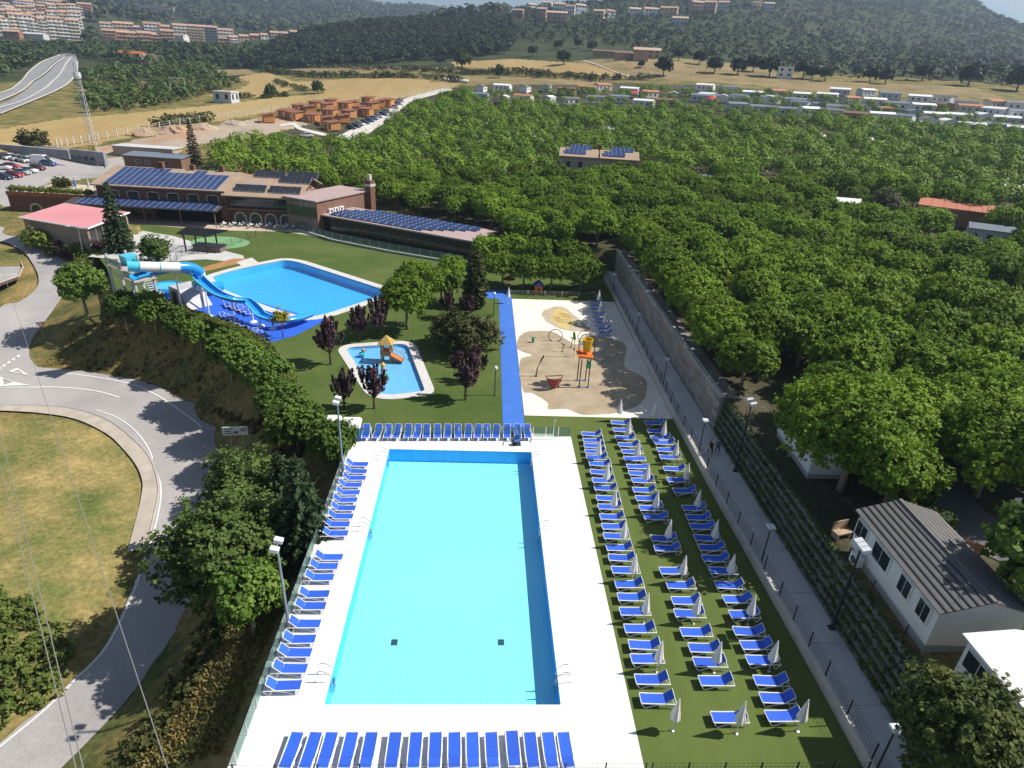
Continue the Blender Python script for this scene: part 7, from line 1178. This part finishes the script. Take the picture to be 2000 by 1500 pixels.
# field fence of concrete posts
FP = smooth_line([tuple(at(x, y)) for x, y in [(112, 287), (200, 273), (330, 250), (450, 231), (560, 216), (660, 207), (790, 192), (880, 172)]], 46); t = thing('field_fence', 'long fence of white concrete posts between the gravel yard and the stubble field', 'fence', tuple(FP[0])); pm = MB().bb(-.12, .12, -.12, .12, 0, 2.3).mesh('post', m_whitew)
for q in FP: link('post', pm, t, (q[0]-FP[0][0], q[1]-FP[0][1], tz1(q[0], q[1])-FP[0][2]))
for h in (.8, 1.5, 2.1): MB().tube([(q[0]-FP[0][0], q[1]-FP[0][1], tz1(q[0], q[1])-FP[0][2]+h) for q in FP], .035, 4).build('rail', m_wf, t)
# lattice mast, yellow sign, concrete wall, huts
q = at(186, 300); t = thing('lattice_mast', 'tall thin steel lattice mast beside the gravel yard', 'mast', tuple(q)); mb = MB(); H_ = 24
for sx, sy in ((-1, -1), (1, -1), (1, 1), (-1, 1)): mb.tube([(sx*.9, sy*.9, 0), (sx*.3, sy*.3, H_)], .05, 4)
mb.build('leg', m_galv, t); mb = MB()
for k in range(16):
    z0, z1 = k*1.5, (k+1)*1.5; r0, r1 = .9-.6*z0/H_, .9-.6*z1/H_
    for (a, b) in (((-1, -1), (1, -1)), ((1, -1), (1, 1)), ((1, 1), (-1, 1)), ((-1, 1), (-1, -1))): mb.tube([(a[0]*r0, a[1]*r0, z0), (b[0]*r1, b[1]*r1, z1)], .03, 3, False); mb.tube([(a[0]*r1, a[1]*r1, z1), (b[0]*r1, b[1]*r1, z1)], .025, 3, False)
mb.build('bracing', m_galv, t); MB().lathe([(.9, 19.6), (1.0, 20.2), (.9, 21.2)], 8).build('antenna_ring', m_galv, t)
q = at(186, 296); t = thing('yellow_board', 'yellow board at the foot of the lattice mast', 'sign', (q.x+.5, q.y-2, q.z)); MB().bb(-1.1, 1.1, -.05, .05, .4, 2.0).build('board', mat('yellow board', (.62, .42, .03), .7), t); [MB().bb(s-.05, s+.05, .05, .1, 0, 1.6).build('post', m_alu, t) for s in (-.8, .8)]
q = at(140, 313); t = thing('concrete_bunker', 'long grey concrete retaining wall with scalloped openings beside the car park', 'wall', tuple(q), radians(-19)); MB().bb(-10, 12, -.4, .4, -.5, 3.0).build('wall', mat('stained concrete', (.25, .26, .28), .9, .25, .4), t); [MB().bb(-6+k*2.2, -4.6+k*2.2, -.5, -.41, .4, 1.4).build('opening', m_pane, t) for k in range(7)]
q = at(20, 304); t = thing('concrete_wall', 'dark grey wall behind the back row of parked cars', 'wall', tuple(q), radians(-14)); MB().bb(-12, 16, 2.5, 2.9, 0, 2.2).build('wall', mat('stained concrete', (.25, .26, .28), .9, .25, .4), t); MB().bb(-12, 16, 2.4, 3.0, 2.2, 2.35).build('coping', m_conc, t)
q = at(80, 302); tree(BUSH[0], (q.x-8, q.y+10, q.z), 'brown scrub bush above the car park wall', 3.0, 'bush', 'bush')
q = at(310, 327); t = thing('blue_roof_hut', 'long brown hut with blue grey roof behind the restaurant', 'building', tuple(q), radians(-8)); MB().bb(-8, 8, -2.2, 2.2, 0, 2.8).build('wall', m_brown, t); MB().hexa([(-8.3, -2.6, 2.8), (8.3, -2.6, 2.8), (8.3, 2.6, 3.3), (-8.3, 2.6, 3.3)], [(-8.3, -2.6, 3.0), (8.3, -2.6, 3.0), (8.3, 2.6, 3.5), (-8.3, 2.6, 3.5)]).build('roof', rcol[4], t)
for u in (-4, -1.5, 4): window(t, u, -2.2, 1.0, 1.2, 1.0, 2, False, False)
q = at(300, 312); t = thing('pale_block', 'pale concrete shed with rust coloured end beside the gravel yard', 'building', (q.x-4, q.y+6, q.z), radians(-8)); MB().bb(-9, 9, -2.5, 2.5, 0, 2.6).build('wall', mat('tan rendered wall', (.40, .32, .25), .9, .1, 1), t); MB().bb(-9.3, 9.3, -2.8, 2.8, 2.6, 2.8).build('roof', m_conc, t)
q = at(382, 322); tree(conifer_mesh(85, 12, 2.2, L_grey, .45), tuple(q), 'half bare grey conifer behind the restaurant roof', 1.0)
for i, (x, y, r_) in enumerate([(285, 262, 3.2), (345, 258, 4.0), (400, 252, 3.4), (455, 243, 3.0)]):
    q = at(x, y); vs = [(0, 0, r_*.55)]; n = 14
    for k, (rr, zz) in enumerate(((.45, .38), (.8, .15), (1.15, -.1))):
        for j in range(n): a = 2*pi*j/n; e = rr*r_*random.uniform(.85, 1.2); vs.append((e*cos(a)*1.5, e*sin(a), r_*zz*random.uniform(.8, 1.2)))
    MB().add(vs, [(0, 1+j, 1+(j+1) % n) for j in range(n)]+[(1+k*n+j, 1+(k+1)*n+j, 1+(k+1)*n+(j+1) % n, 1+k*n+(j+1) % n) for k in range(2) for j in range(n)]).build('earth_heap', m_earth, None, loc=tuple(q), label=f'heap of earth and rubble in the gravel yard, {ORD[i]} from the left', cat='heap', group='earth heaps in the gravel yard')
# wires from the near left up to the far left
for i, (a, b) in enumerate([((340, 1540, 9), (-60, 330, 14)), ((172, 1540, 9), (-130, 330, 14)), ((158, 1540, 9), (-150, 330, 14))]):
    A, B = G(*a), GD(b[0], b[1], 230); pts = [A.lerp(B, k/24)-Vector((0, 0, 16*(k/24)*(1-k/24)*.35)) for k in range(25)]
    MB().tube([tuple(v) for v in pts], .018, 4, False).build('power_line', mat('bare conductor', (.42, .42, .42), .4, metal=.5), None, label=['thin power line nearest the trees crossing the road', 'middle thin power line of three over the road', 'leftmost thin power line of three over the road island'][i], cat='power line', group='overhead power lines')
# ================================================================ middle distance: fields, hedgerows, oaks, farm, highway
def hedgerow(label, pts, w, h, n, lm=L_mix):
    P_ = smooth_line([tuple(at(x, y)) for x, y in pts], n); P_ = P_+rng.normal(0, 1, P_.shape)*[w, w, 0]; P_[:, 2] = tz(P_[:, 0], P_[:, 1]); o = forest_mesh('hedgerow', label, P_, h*.9, h*.7, h*.4, 34, h*.38, lm, 'hedgerow', sv=(.5, 1.3)); return o
for lb, pts, w, h, n in [('scrubby hedgerow below the pale upper terrace field', [(600, 132), (680, 135), (760, 138), (850, 140), (960, 146), (1060, 150), (1170, 158)], 1.5, 2.6, 110), ('dark hedgerow along the top of the big stubble field', [(515, 142), (600, 150), (700, 151), (800, 152), (900, 160)], 1.5, 2.6, 110), ('hedgerow between the two right hand terrace fields', [(800, 136), (900, 146), (1000, 140), (1060, 146), (1150, 152), (1260, 156)], 1.5, 2.2, 100), ('short hedgerow climbing the stubble field', [(540, 160), (560, 168), (600, 178)], 1.0, 1.8, 30), ('low hedgerow left of the lone field bush', [(440, 192), (500, 190), (560, 188)], 1.0, 1.8, 30), ('overgrown hedge beside the gravel yard fence', [(312, 247), (350, 242), (400, 236)], 1.2, 2.4, 40)]: hedgerow(lb, pts, w, h, n)
OAK = [(crown('crown', L_oak, 150, 4.0, 3.2, 4.6, .95, 7, .6, lob=4+s, lamp=.16, lo=-.6, shell=.55, flat=.15), trunk_mesh(2.2, .3, 5, 3.0, m_barkd, 70+s)) for s in range(3)]
GRN = [(crown('crown', L_dark, 150, 4.0, 3.6, 4.6, .95, 7, .6, lob=4+s, lamp=.16, lo=-.7, shell=.5, flat=.1), trunk_mesh(2.2, .3, 5, 3.0, m_barkd, 75+s)) for s in range(2)]
oaks = [(902, 134, 1, 1.5, 'tall green tree standing alone between the terrace fields'), (860, 127, 0, .9, 'pale round tree left of the tall green field tree'), (975, 152, 1, .9, 'dark green tree at the end of the hedgerow by the campsite'), (1040, 110, 0, 1.0, 'round oak on the dry slope left of the farm'), (1100, 126, 0, 1.15, 'dark round oak alone on the dry field'), (1155, 100, 0, 1.0, 'oak left of the farm barns'), (1130, 94, 0, .9, 'oak on the dry slope above the fields'), (1090, 96, 0, .9, 'oak standing above the dark field oak'), (1295, 148, 0, 1.35, 'wide dark oak on the bare slope right of the farm track'), (1325, 118, 0, 1.0, 'oak right of the farmhouse'), (1252, 132, 0, .5, 'thin bare tree in front of the farm wall'), (1395, 143, 0, 1.2, 'oak at the left end of the oak row on the slope'), (1365, 126, 0, 1.1, 'oak behind the left end of the oak row'), (1440, 146, 0, 1.2, 'oak in the middle of the oak row left of the white house'), (1470, 140, 0, 1.2, 'oak behind the middle of the oak row'), (1502, 150, 0, 1.5, 'large oak touching the white house'), (1568, 153, 0, 1.3, 'oak right of the white house'), (1585, 155, 0, 1.0, 'second oak right of the white house'), (1610, 158, 0, 1.0, 'third oak right of the white house'), (1698, 160, 0, 1.0, 'oak alone on the right pasture, left of a pair'), (1728, 164, 0, 1.0, 'oak alone on the right pasture, right of a pair'), (1800, 158, 0, 1.2, 'dark bush like oak at the top of the right pasture'), (1890, 168, 0, 1.5, 'dark oak at the right end of the pasture'), (1985, 178, 0, 1.6, 'dark oak at the right picture edge'), (530, 191, 1, .8, 'round bush in the stubble field, left of two'), (621, 183, 1, .8, 'round bush in the stubble field, right of two')]
for i, (x, y, k, s, lb) in enumerate(oaks): q = at(x, y); tree(OAK[i % 3] if k == 0 else GRN[i % 2], tuple(q), lb, s*.9, group='field trees')
# wrapped bales
q0 = at(868, 158); q1 = at(912, 162); bl = MB().tube([(-.65, 0, .65), (-.6, 0, .65), (.6, 0, .65), (.65, 0, .65)], [.55, .65, .65, .55], 12).mesh('bale', mat('white bale wrap', (.74, .73, .68), .5))
for i in range(10): w = q0.lerp(q1, i/9); o = link('wrapped_bale', bl, None, (w.x, w.y, tz1(w.x, w.y)), .3, 1.25, label=f'white wrapped bale at the field edge, {ORD[i]} from the left', cat='bale', group='wrapped bales at the field edge')
def house(name, label, q, w, d, h, rz, wm, rm, rise=1.6, rows=0, cols=0, group=None, flat=False, cat='house'):
    t = thing(name, label, cat, tuple(q), rz, group); a = MB(); a.bb(-w/2, w/2, -d/2, d/2, -3, h)
    if not flat: a.add([(-w/2, -d/2, h), (-w/2, d/2, h), (-w/2, 0, h+rise), (w/2, -d/2, h), (w/2, d/2, h), (w/2, 0, h+rise)], [(0, 1, 2), (3, 5, 4)])
    a.build('wall', wm, t); r_ = MB()
    if flat: r_.bb(-w/2-.3, w/2+.3, -d/2-.3, d/2+.3, h, h+.5)
    else:
        s = rise/(d/2); o = .5
        for sg in (-1, 1): r_.hexa([(-w/2-o, 0, h+rise), (w/2+o, 0, h+rise), (w/2+o, sg*(d/2+o), h-s*o), (-w/2-o, sg*(d/2+o), h-s*o)], [(-w/2-o, 0, h+rise+.25), (w/2+o, 0, h+rise+.25), (w/2+o, sg*(d/2+o), h-s*o+.25), (-w/2-o, sg*(d/2+o), h-s*o+.25)])
    r_.build('roof', rm, t)
    if rows:
        wn = MB()
        for r in range(rows):
            for c in range(cols):
                u = -w/2+(c+.5)*w/cols; z = (r+.35)*h/rows; ww = min(1.5, .5*w/cols); wn.bb(u-ww/2, u+ww/2, -d/2-.06, -d/2-.01, z, z+h/rows*.5)
            v_n = max(2, int(d/4))
            for c in range(v_n): v = -d/2+(c+.5)*d/v_n; z = (r+.35)*h/rows; wn.bb(w/2+.01, w/2+.06, v-.6, v+.6, z, z+h/rows*.5)
        o_ = wn.build('window_rows', m_pane, t); o_['kind'] = 'stuff'
        if rows > 2:
            bn = MB()
            for r in range(1, rows): bn.bb(-w/2+.3, w/2-.3, -d/2-.9, -d/2-.01, r*h/rows-.2, r*h/rows+.05)
            bn.build('balcony_band', mat('pale balcony', (.62, .58, .54), .8), t)
    return t
wm1, wm2, wm3, wm4 = mat('warm stone wall', (.40, .27, .20), .9, .15, .3), mat('pale town wall', (.66, .62, .57), .85, .06, .1, obj=.15), mat('orange brick wall', (.40, .21, .13), .9, .12, .1, obj=.15), mat('ochre town wall', (.56, .42, .26), .85, .1, .1)
rt = mat('terracotta town roof', (.42, .27, .20), .9, .2, .2, obj=.15); rpale = mat('pale tile roof', (.48, .35, .26), .9, .12, .3)
house('farmhouse', 'tan farmhouse with pale tiled roof on the dry slope', at(1262, 114), 17, 10, 4.6, radians(-10), wm1, rpale, 1.5, 2, 4); house('barn', 'gabled tan barn in front of the farmhouse', at(1250, 118), 11, 9, 3.4, radians(80), wm1, rpale, 2.0, 1, 2, cat='barn'); house('barn', 'long low farm shed with dark roof left of the farmhouse', at(1195, 111), 26, 5, 3.0, radians(-8), wm1, rcol[3], .8, cat='barn'); house('farm_wall', 'long tan farm wall with lean-to roof beside the barn', at(1222, 117), 14, 4, 3.6, radians(-8), wm1, rcol[3], .5, cat='wall')
t = house('white_house', 'white house with a tower and flat roof among the oaks', at(1531, 152), 8, 7, 5, radians(-20), m_whitew, m_whitew, 1, 2, 2, flat=True); MB().hexa([(-4.0, -1, 5), (-2.6, -1, 5), (-2.6, 1, 5), (-4.0, 1, 5)], [(-3.8, -.8, 9), (-2.8, -.8, 8), (-2.8, .8, 8), (-3.8, .8, 9)]).build('tower', m_whitew, t)
house('farmhouse', 'country house with red tiled roof among trees near the highway', at(262, 122), 20, 11, 6, radians(-12), wm1, mat('red tiled roof', (.42, .12, .06), .9, .15, .3), 1.6, 2, 5); house('farmhouse', 'stone wing of the country house near the highway', at(292, 124), 13, 10, 5, radians(-30), wm1, rpale, 1.5, 2, 3)
house('hut', 'small grey hut with flat roof beside the stubble field', at(443, 200), 9, 6, 4.2, radians(-15), mat('pale blue grey wall', (.48, .52, .56), .8, .06, 1), m_conc, 1, 1, 2, flat=True, cat='hut')
q = at(350, 188); t = thing('goal_frame', 'tall pale steel frame standing in the scrub', 'frame', tuple(q)); [MB().tube([(u, 0, 0), (u, 0, 8)], .15, 5).build('post', m_wf, t) for u in (-3.5, 0, 3.5)]; MB().tube([(-3.5, 0, 8), (3.5, 0, 8)], .15, 5).build('crossbar', m_wf, t)
m_hwy = mat('highway asphalt', (.26, .26, .27), .85, .08, .1); m_hwl = mat('highway pale verge', (.52, .49, .44), .9, .1, .2)
drape('highway', [(-60, 222), (0, 205), (50, 178), (85, 150), (108, 128), (128, 112), (140, 106)], [(0, 225), (60, 200), (110, 178), (138, 160), (150, 140), (151, 120), (148, 107)], 40, m_hwy, .35, 5); drape('highway', [(-60, 195), (0, 184), (35, 165), (55, 142), (85, 120), (115, 108), (138, 104)], [(-60, 215), (0, 198), (45, 175), (75, 150), (100, 128), (122, 112), (140, 105)], 40, m_hwy, .30, 5)
for pts in [[(-40, 213), (0, 198), (45, 176), (78, 150), (104, 127), (126, 111)], [(-40, 221), (20, 206), (70, 184), (104, 158), (124, 132), (138, 112)], [(0, 224), (60, 199), (108, 178), (136, 160), (149, 140), (150, 120)], [(-60, 194), (0, 183), (36, 164), (56, 141), (86, 119), (116, 107)]]: drape('highway_verge', pts, [(x+3, y+1.2) for x, y in pts], 40, m_hwl, .55, 1)
drape('farm_track', [(1138, 118), (1170, 128), (1200, 140), (1240, 152)], [(1139, 120), (1171, 130), (1202, 142), (1244, 154)], 20, m_grav, .3, 1)
# scrub and trees of the middle distance
def scatter(poly, dmin, dmax, n, excl=()):
    out = []; tot = 0
    while tot < n:
        k = n*4; a = rng.uniform(-.78, .90, k); r = np.sqrt(rng.uniform(dmin**2, dmax**2, k)); x, y = r*np.sin(a), r*np.cos(a); z = tz(x, y); px, py, zz = proj(np.stack([x, y, z], 1)); m = inpoly(px, py, poly)
        for e in excl: m &= ~inpoly(px, py, e)
        if m.sum() == 0: break
        out.append(np.stack([x, y, z], 1)[m]); tot += m.sum()
    return np.vstack(out)[:n]
FOREST = [(420, 137), (470, 118), (560, 82), (650, 50), (760, 42), (880, 44), (1000, 36), (1010, 80), (985, 106), (900, 114), (800, 120), (700, 130), (560, 134)]
forest_mesh('oak_forest', 'dark evergreen oak forest covering the low hill behind the fields', scatter(FOREST, 480, 1050, 3000), 3.6, 3.0, 3.8, 34, 2.0, L_oak, 'forest')
HILLR = [(1000, 20), (1100, 8), (1300, -30), (1700, -30), (1900, -40), (2060, 40), (2060, 175), (1900, 165), (1600, 150), (1420, 118), (1300, 108), (1180, 92), (1080, 84), (1010, 80)]
m_hl = mat_leaf('hillside oak leaves', (.026, .042, .018), (.062, .082, .034), .12, vs=.03, objv=0)
forest_mesh('hillside_wood', 'scattered oaks and pines covering the right hand hill', scatter(HILLR, 430, 1900, 8500), 2.7, 2.4, 2.4, 22, 1.5, m_hl, 'wood', sv=(.5, 1.35))
forest_mesh('hillside_scrub', 'low scrub between the trees of the right hand hill', scatter(HILLR, 430, 1700, 6000), 1.5, 1.1, .7, 9, 1.5, mat_leaf('hill scrub leaves', (.045, .05, .02), (.13, .12, .05), .1, vs=.03, objv=0), 'scrub', sv=(.5, 1.4))
SCRUBL = [(150, 200), (160, 150), (230, 130), (420, 120), (420, 140), (470, 160), (440, 178), (400, 186), (330, 205), (180, 225)]
forest_mesh('thicket', 'green thickets between the highway and the stubble field', scatter(SCRUBL, 280, 680, 270), 2.3, 2.0, 1.5, 40, 1.1, L_dark, 'thicket', sv=(.35, 1.6)); forest_mesh('brambles', 'low brambles and weeds between the highway and the stubble field', scatter(SCRUBL, 280, 680, 900), 1.2, .7, .4, 12, .9, L_mix, 'brambles', sv=(.5, 1.5))
forest_mesh('valley_trees', 'trees of the valley below the town', scatter([(0, 150), (0, 95), (180, 92), (560, 100), (480, 125), (420, 128), (230, 128), (160, 112), (130, 102), (60, 130)], 480, 1000, 900), 3.4, 3.2, 3.0, 30, 1.9, mat_leaf('valley leaves', (.03, .055, .02), (.085, .115, .04), .12, vs=.03, objv=0), 'trees', sv=(.5, 1.4))
TOWN1 = [(-40, 80), (150, 74), (190, 40), (150, 22), (-40, 10)]; TOWN2 = [(200, 90), (500, 92), (520, 70), (380, 55), (200, 42)]
forest_mesh('mountain_wood', 'woodland on the mountain behind the town', scatter([(0, 20), (0, -60), (640, -20), (1000, 25), (1000, 45), (650, 45), (560, 78), (480, 62), (380, 52), (200, 38), (190, 90), (170, 95), (180, 50), (150, 20)], 900, 3000, 3600), 6, 5, 5, 20, 4.4, mat_leaf('mountain leaves', (.035, .05, .022), (.085, .10, .045), .1, vs=.015, objv=0), 'wood', sv=(.5, 1.5))
# ---- town
def town_row(row, y0, y1, x0, x1, n, d, hh, wm, cols, lbl, rm=rt, jit_=2.0, flat=False):
    for i in range(n):
        f = i/max(1, n-1); x = x0+(x1-x0)*f; y = y0+(y1-y0)*f; q = GD(x, y, d); q.z = tz1(q.x, q.y); hgt = hh*random.uniform(.85, 1.2); w = (x1-x0)/max(1, n-1)*d/FPX*.98*random.uniform(.8, 1.0); m_ = wm[i % len(wm)]
        house('apartment_block', f'{lbl}, {ORD[i]} from the left', q, w, 13, hgt, atan2(q.x, q.y)*-1+random.uniform(-.12, .12), m_, rm, 2.2, max(2, int(hgt/3.1)), max(2, int(w/4)), 'apartment blocks of the town', flat, 'apartment block')
town_row(0, 70, 71, 2, 148, 9, 1010, 19, [wm2, wm2, mat('cream town wall', (.66, .58, .46), .85, .06, .1)], 6, 'pale apartment block in the front row of the left hand town')
town_row(1, 50, 54, -5, 150, 9, 1120, 15, [wm2, wm4, wm2], 5, 'pale apartment block in the second row of the left hand town'); town_row(2, 36, 42, -5, 172, 10, 1200, 14, [wm2, wm3, wm2, wm4], 5, 'town house in the third row of the left hand town'); town_row(3, 24, 30, 0, 120, 6, 1290, 13, [wm2, wm2, mat('pale blue grey wall', (.48, .52, .56), .8, .06, 1)], 5, 'white building in the top row of the left hand town')
town_row(4, 84, 89, 218, 330, 6, 960, 14, [wm3], 5, 'orange brick block in the front row of the right hand town'); town_row(5, 66, 74, 216, 440, 9, 1060, 17, [wm2, wm4, mat('slate grey wall', (.16, .17, .2), .8, .1, .2), wm2, wm3], 5, 'apartment block in the second row of the right hand town'); town_row(6, 75, 86, 440, 600, 9, 1040, 9, [wm3, wm2, wm4], 4, 'small house at the right end of the right hand town')
house('apartment_block', 'long grey hospital block on the wooded slope above the town', at(308, 32), 62, 14, 17, radians(12), mat('grey brown wall', (.33, .27, .25), .9, .1, .2), m_conc, 1, 5, 16, flat=True, cat='building'); house('apartment_block', 'dark blue block above the grey hospital on the slope', at(243, 10), 34, 14, 18, radians(10), mat('slate blue wall', (.10, .16, .27), .8, .1, .2), m_conc, 1, 4, 8, flat=True, cat='building'); house('white_villa', 'white arched villa in front of the orange brick blocks', at(349, 88), 26, 11, 11, radians(-15), m_whitew, rt, 2, 3, 5)
house('warehouse', 'long low grey shed on the field below the left hand town', at(60, 78), 34, 14, 6, radians(6), m_conc, m_conc, 1.5, cat='warehouse'); house('orange_house', 'small orange house below the left hand town', at(28, 78), 16, 10, 8, radians(10), wm3, rt, 1.8, 2, 3)
# ---- villas on the right hand hill
for i, (x, y, w, h, k, lb) in enumerate([(1012, 34, 13, 7, 3, 'pink villa at the left end of the hill village'), (1038, 20, 12, 6, 2, 'white villa on the hill skyline beside a cypress'), (1068, 16, 14, 6, 2, 'pale villa on the hill skyline'), (1058, 40, 10, 11, 3, 'tall brick villa with narrow front in the hill village'), (1092, 23, 14, 8, 2, 'white villa with pitched roof high in the hill village'), (1087, 46, 22, 10, 3, 'large brick apartment house in the hill village'), (1114, 28, 12, 8, 2, 'white gabled villa right of the pitched roof villa'), (1132, 26, 14, 8, 1, 'grey white villa beside the gabled one'), (1170, 36, 12, 7, 4, 'ochre villa half hidden by trees on the hill'), (1190, 34, 10, 6, 2, 'small white villa half hidden by trees on the hill'), (1238, 34, 13, 8, 2, 'white gabled villa in the middle of the hill village'), (1271, 32, 17, 7, 2, 'long white villa with porches on the hill'), (1306, 32, 19, 8, 4, 'cream villa with wide hipped roof on the hill'), (1358, 26, 14, 11, 3, 'brick and white villa on the upper right of the village'), (1385, 26, 14, 11, 3, 'pink brick villa beside another on the upper right'), (1368, 10, 14, 9, 2, 'villa on the hill crest above the brick villas'), (1327, 49, 16, 6, 1, 'low grey villa below the village'), (1412, 20, 12, 8, 1, 'pale blue villa right of the brick villas'), (1472, 16, 15, 9, 4, 'ochre villa apart from the village on the hill'), (1500, 22, 12, 8, 1, 'pale blue grey villa beside the ochre villa')]):
    house('hill_villa', lb, at(x, y), w, 9, h, random.uniform(-.5, .5), [None, mat('pale blue grey wall', (.48, .52, .56), .8, .06, 1), m_whitew, mat('pink brick wall', (.46, .27, .21), .9, .1, .3), wm4][k], rpale if i % 3 else rt, 1.8, max(2, int(h/3)), 4, 'villas on the right hand hill')
# ================================================================ air between here and the hills
hz = MB().bb(-6600, 6600, -6600, 6600, TZ.min()-1.5, TZ.max()+22); me = hz.mesh('haze'); m = bpy.data.materials.new('haze'); t_ = nodes(m); o = t_.nodes.new('ShaderNodeOutputMaterial'); pv = t_.nodes.new('ShaderNodeVolumePrincipled'); pv.inputs['Color'].default_value = (.58, .75, 1.0, 1); pv.inputs['Density'].default_value = HAZE = .0002; pv.inputs['Anisotropy'].default_value = .3; t_.links.new(pv.outputs[0], o.inputs['Volume']); me.materials.append(m); link('haze', me, kind='stuff')
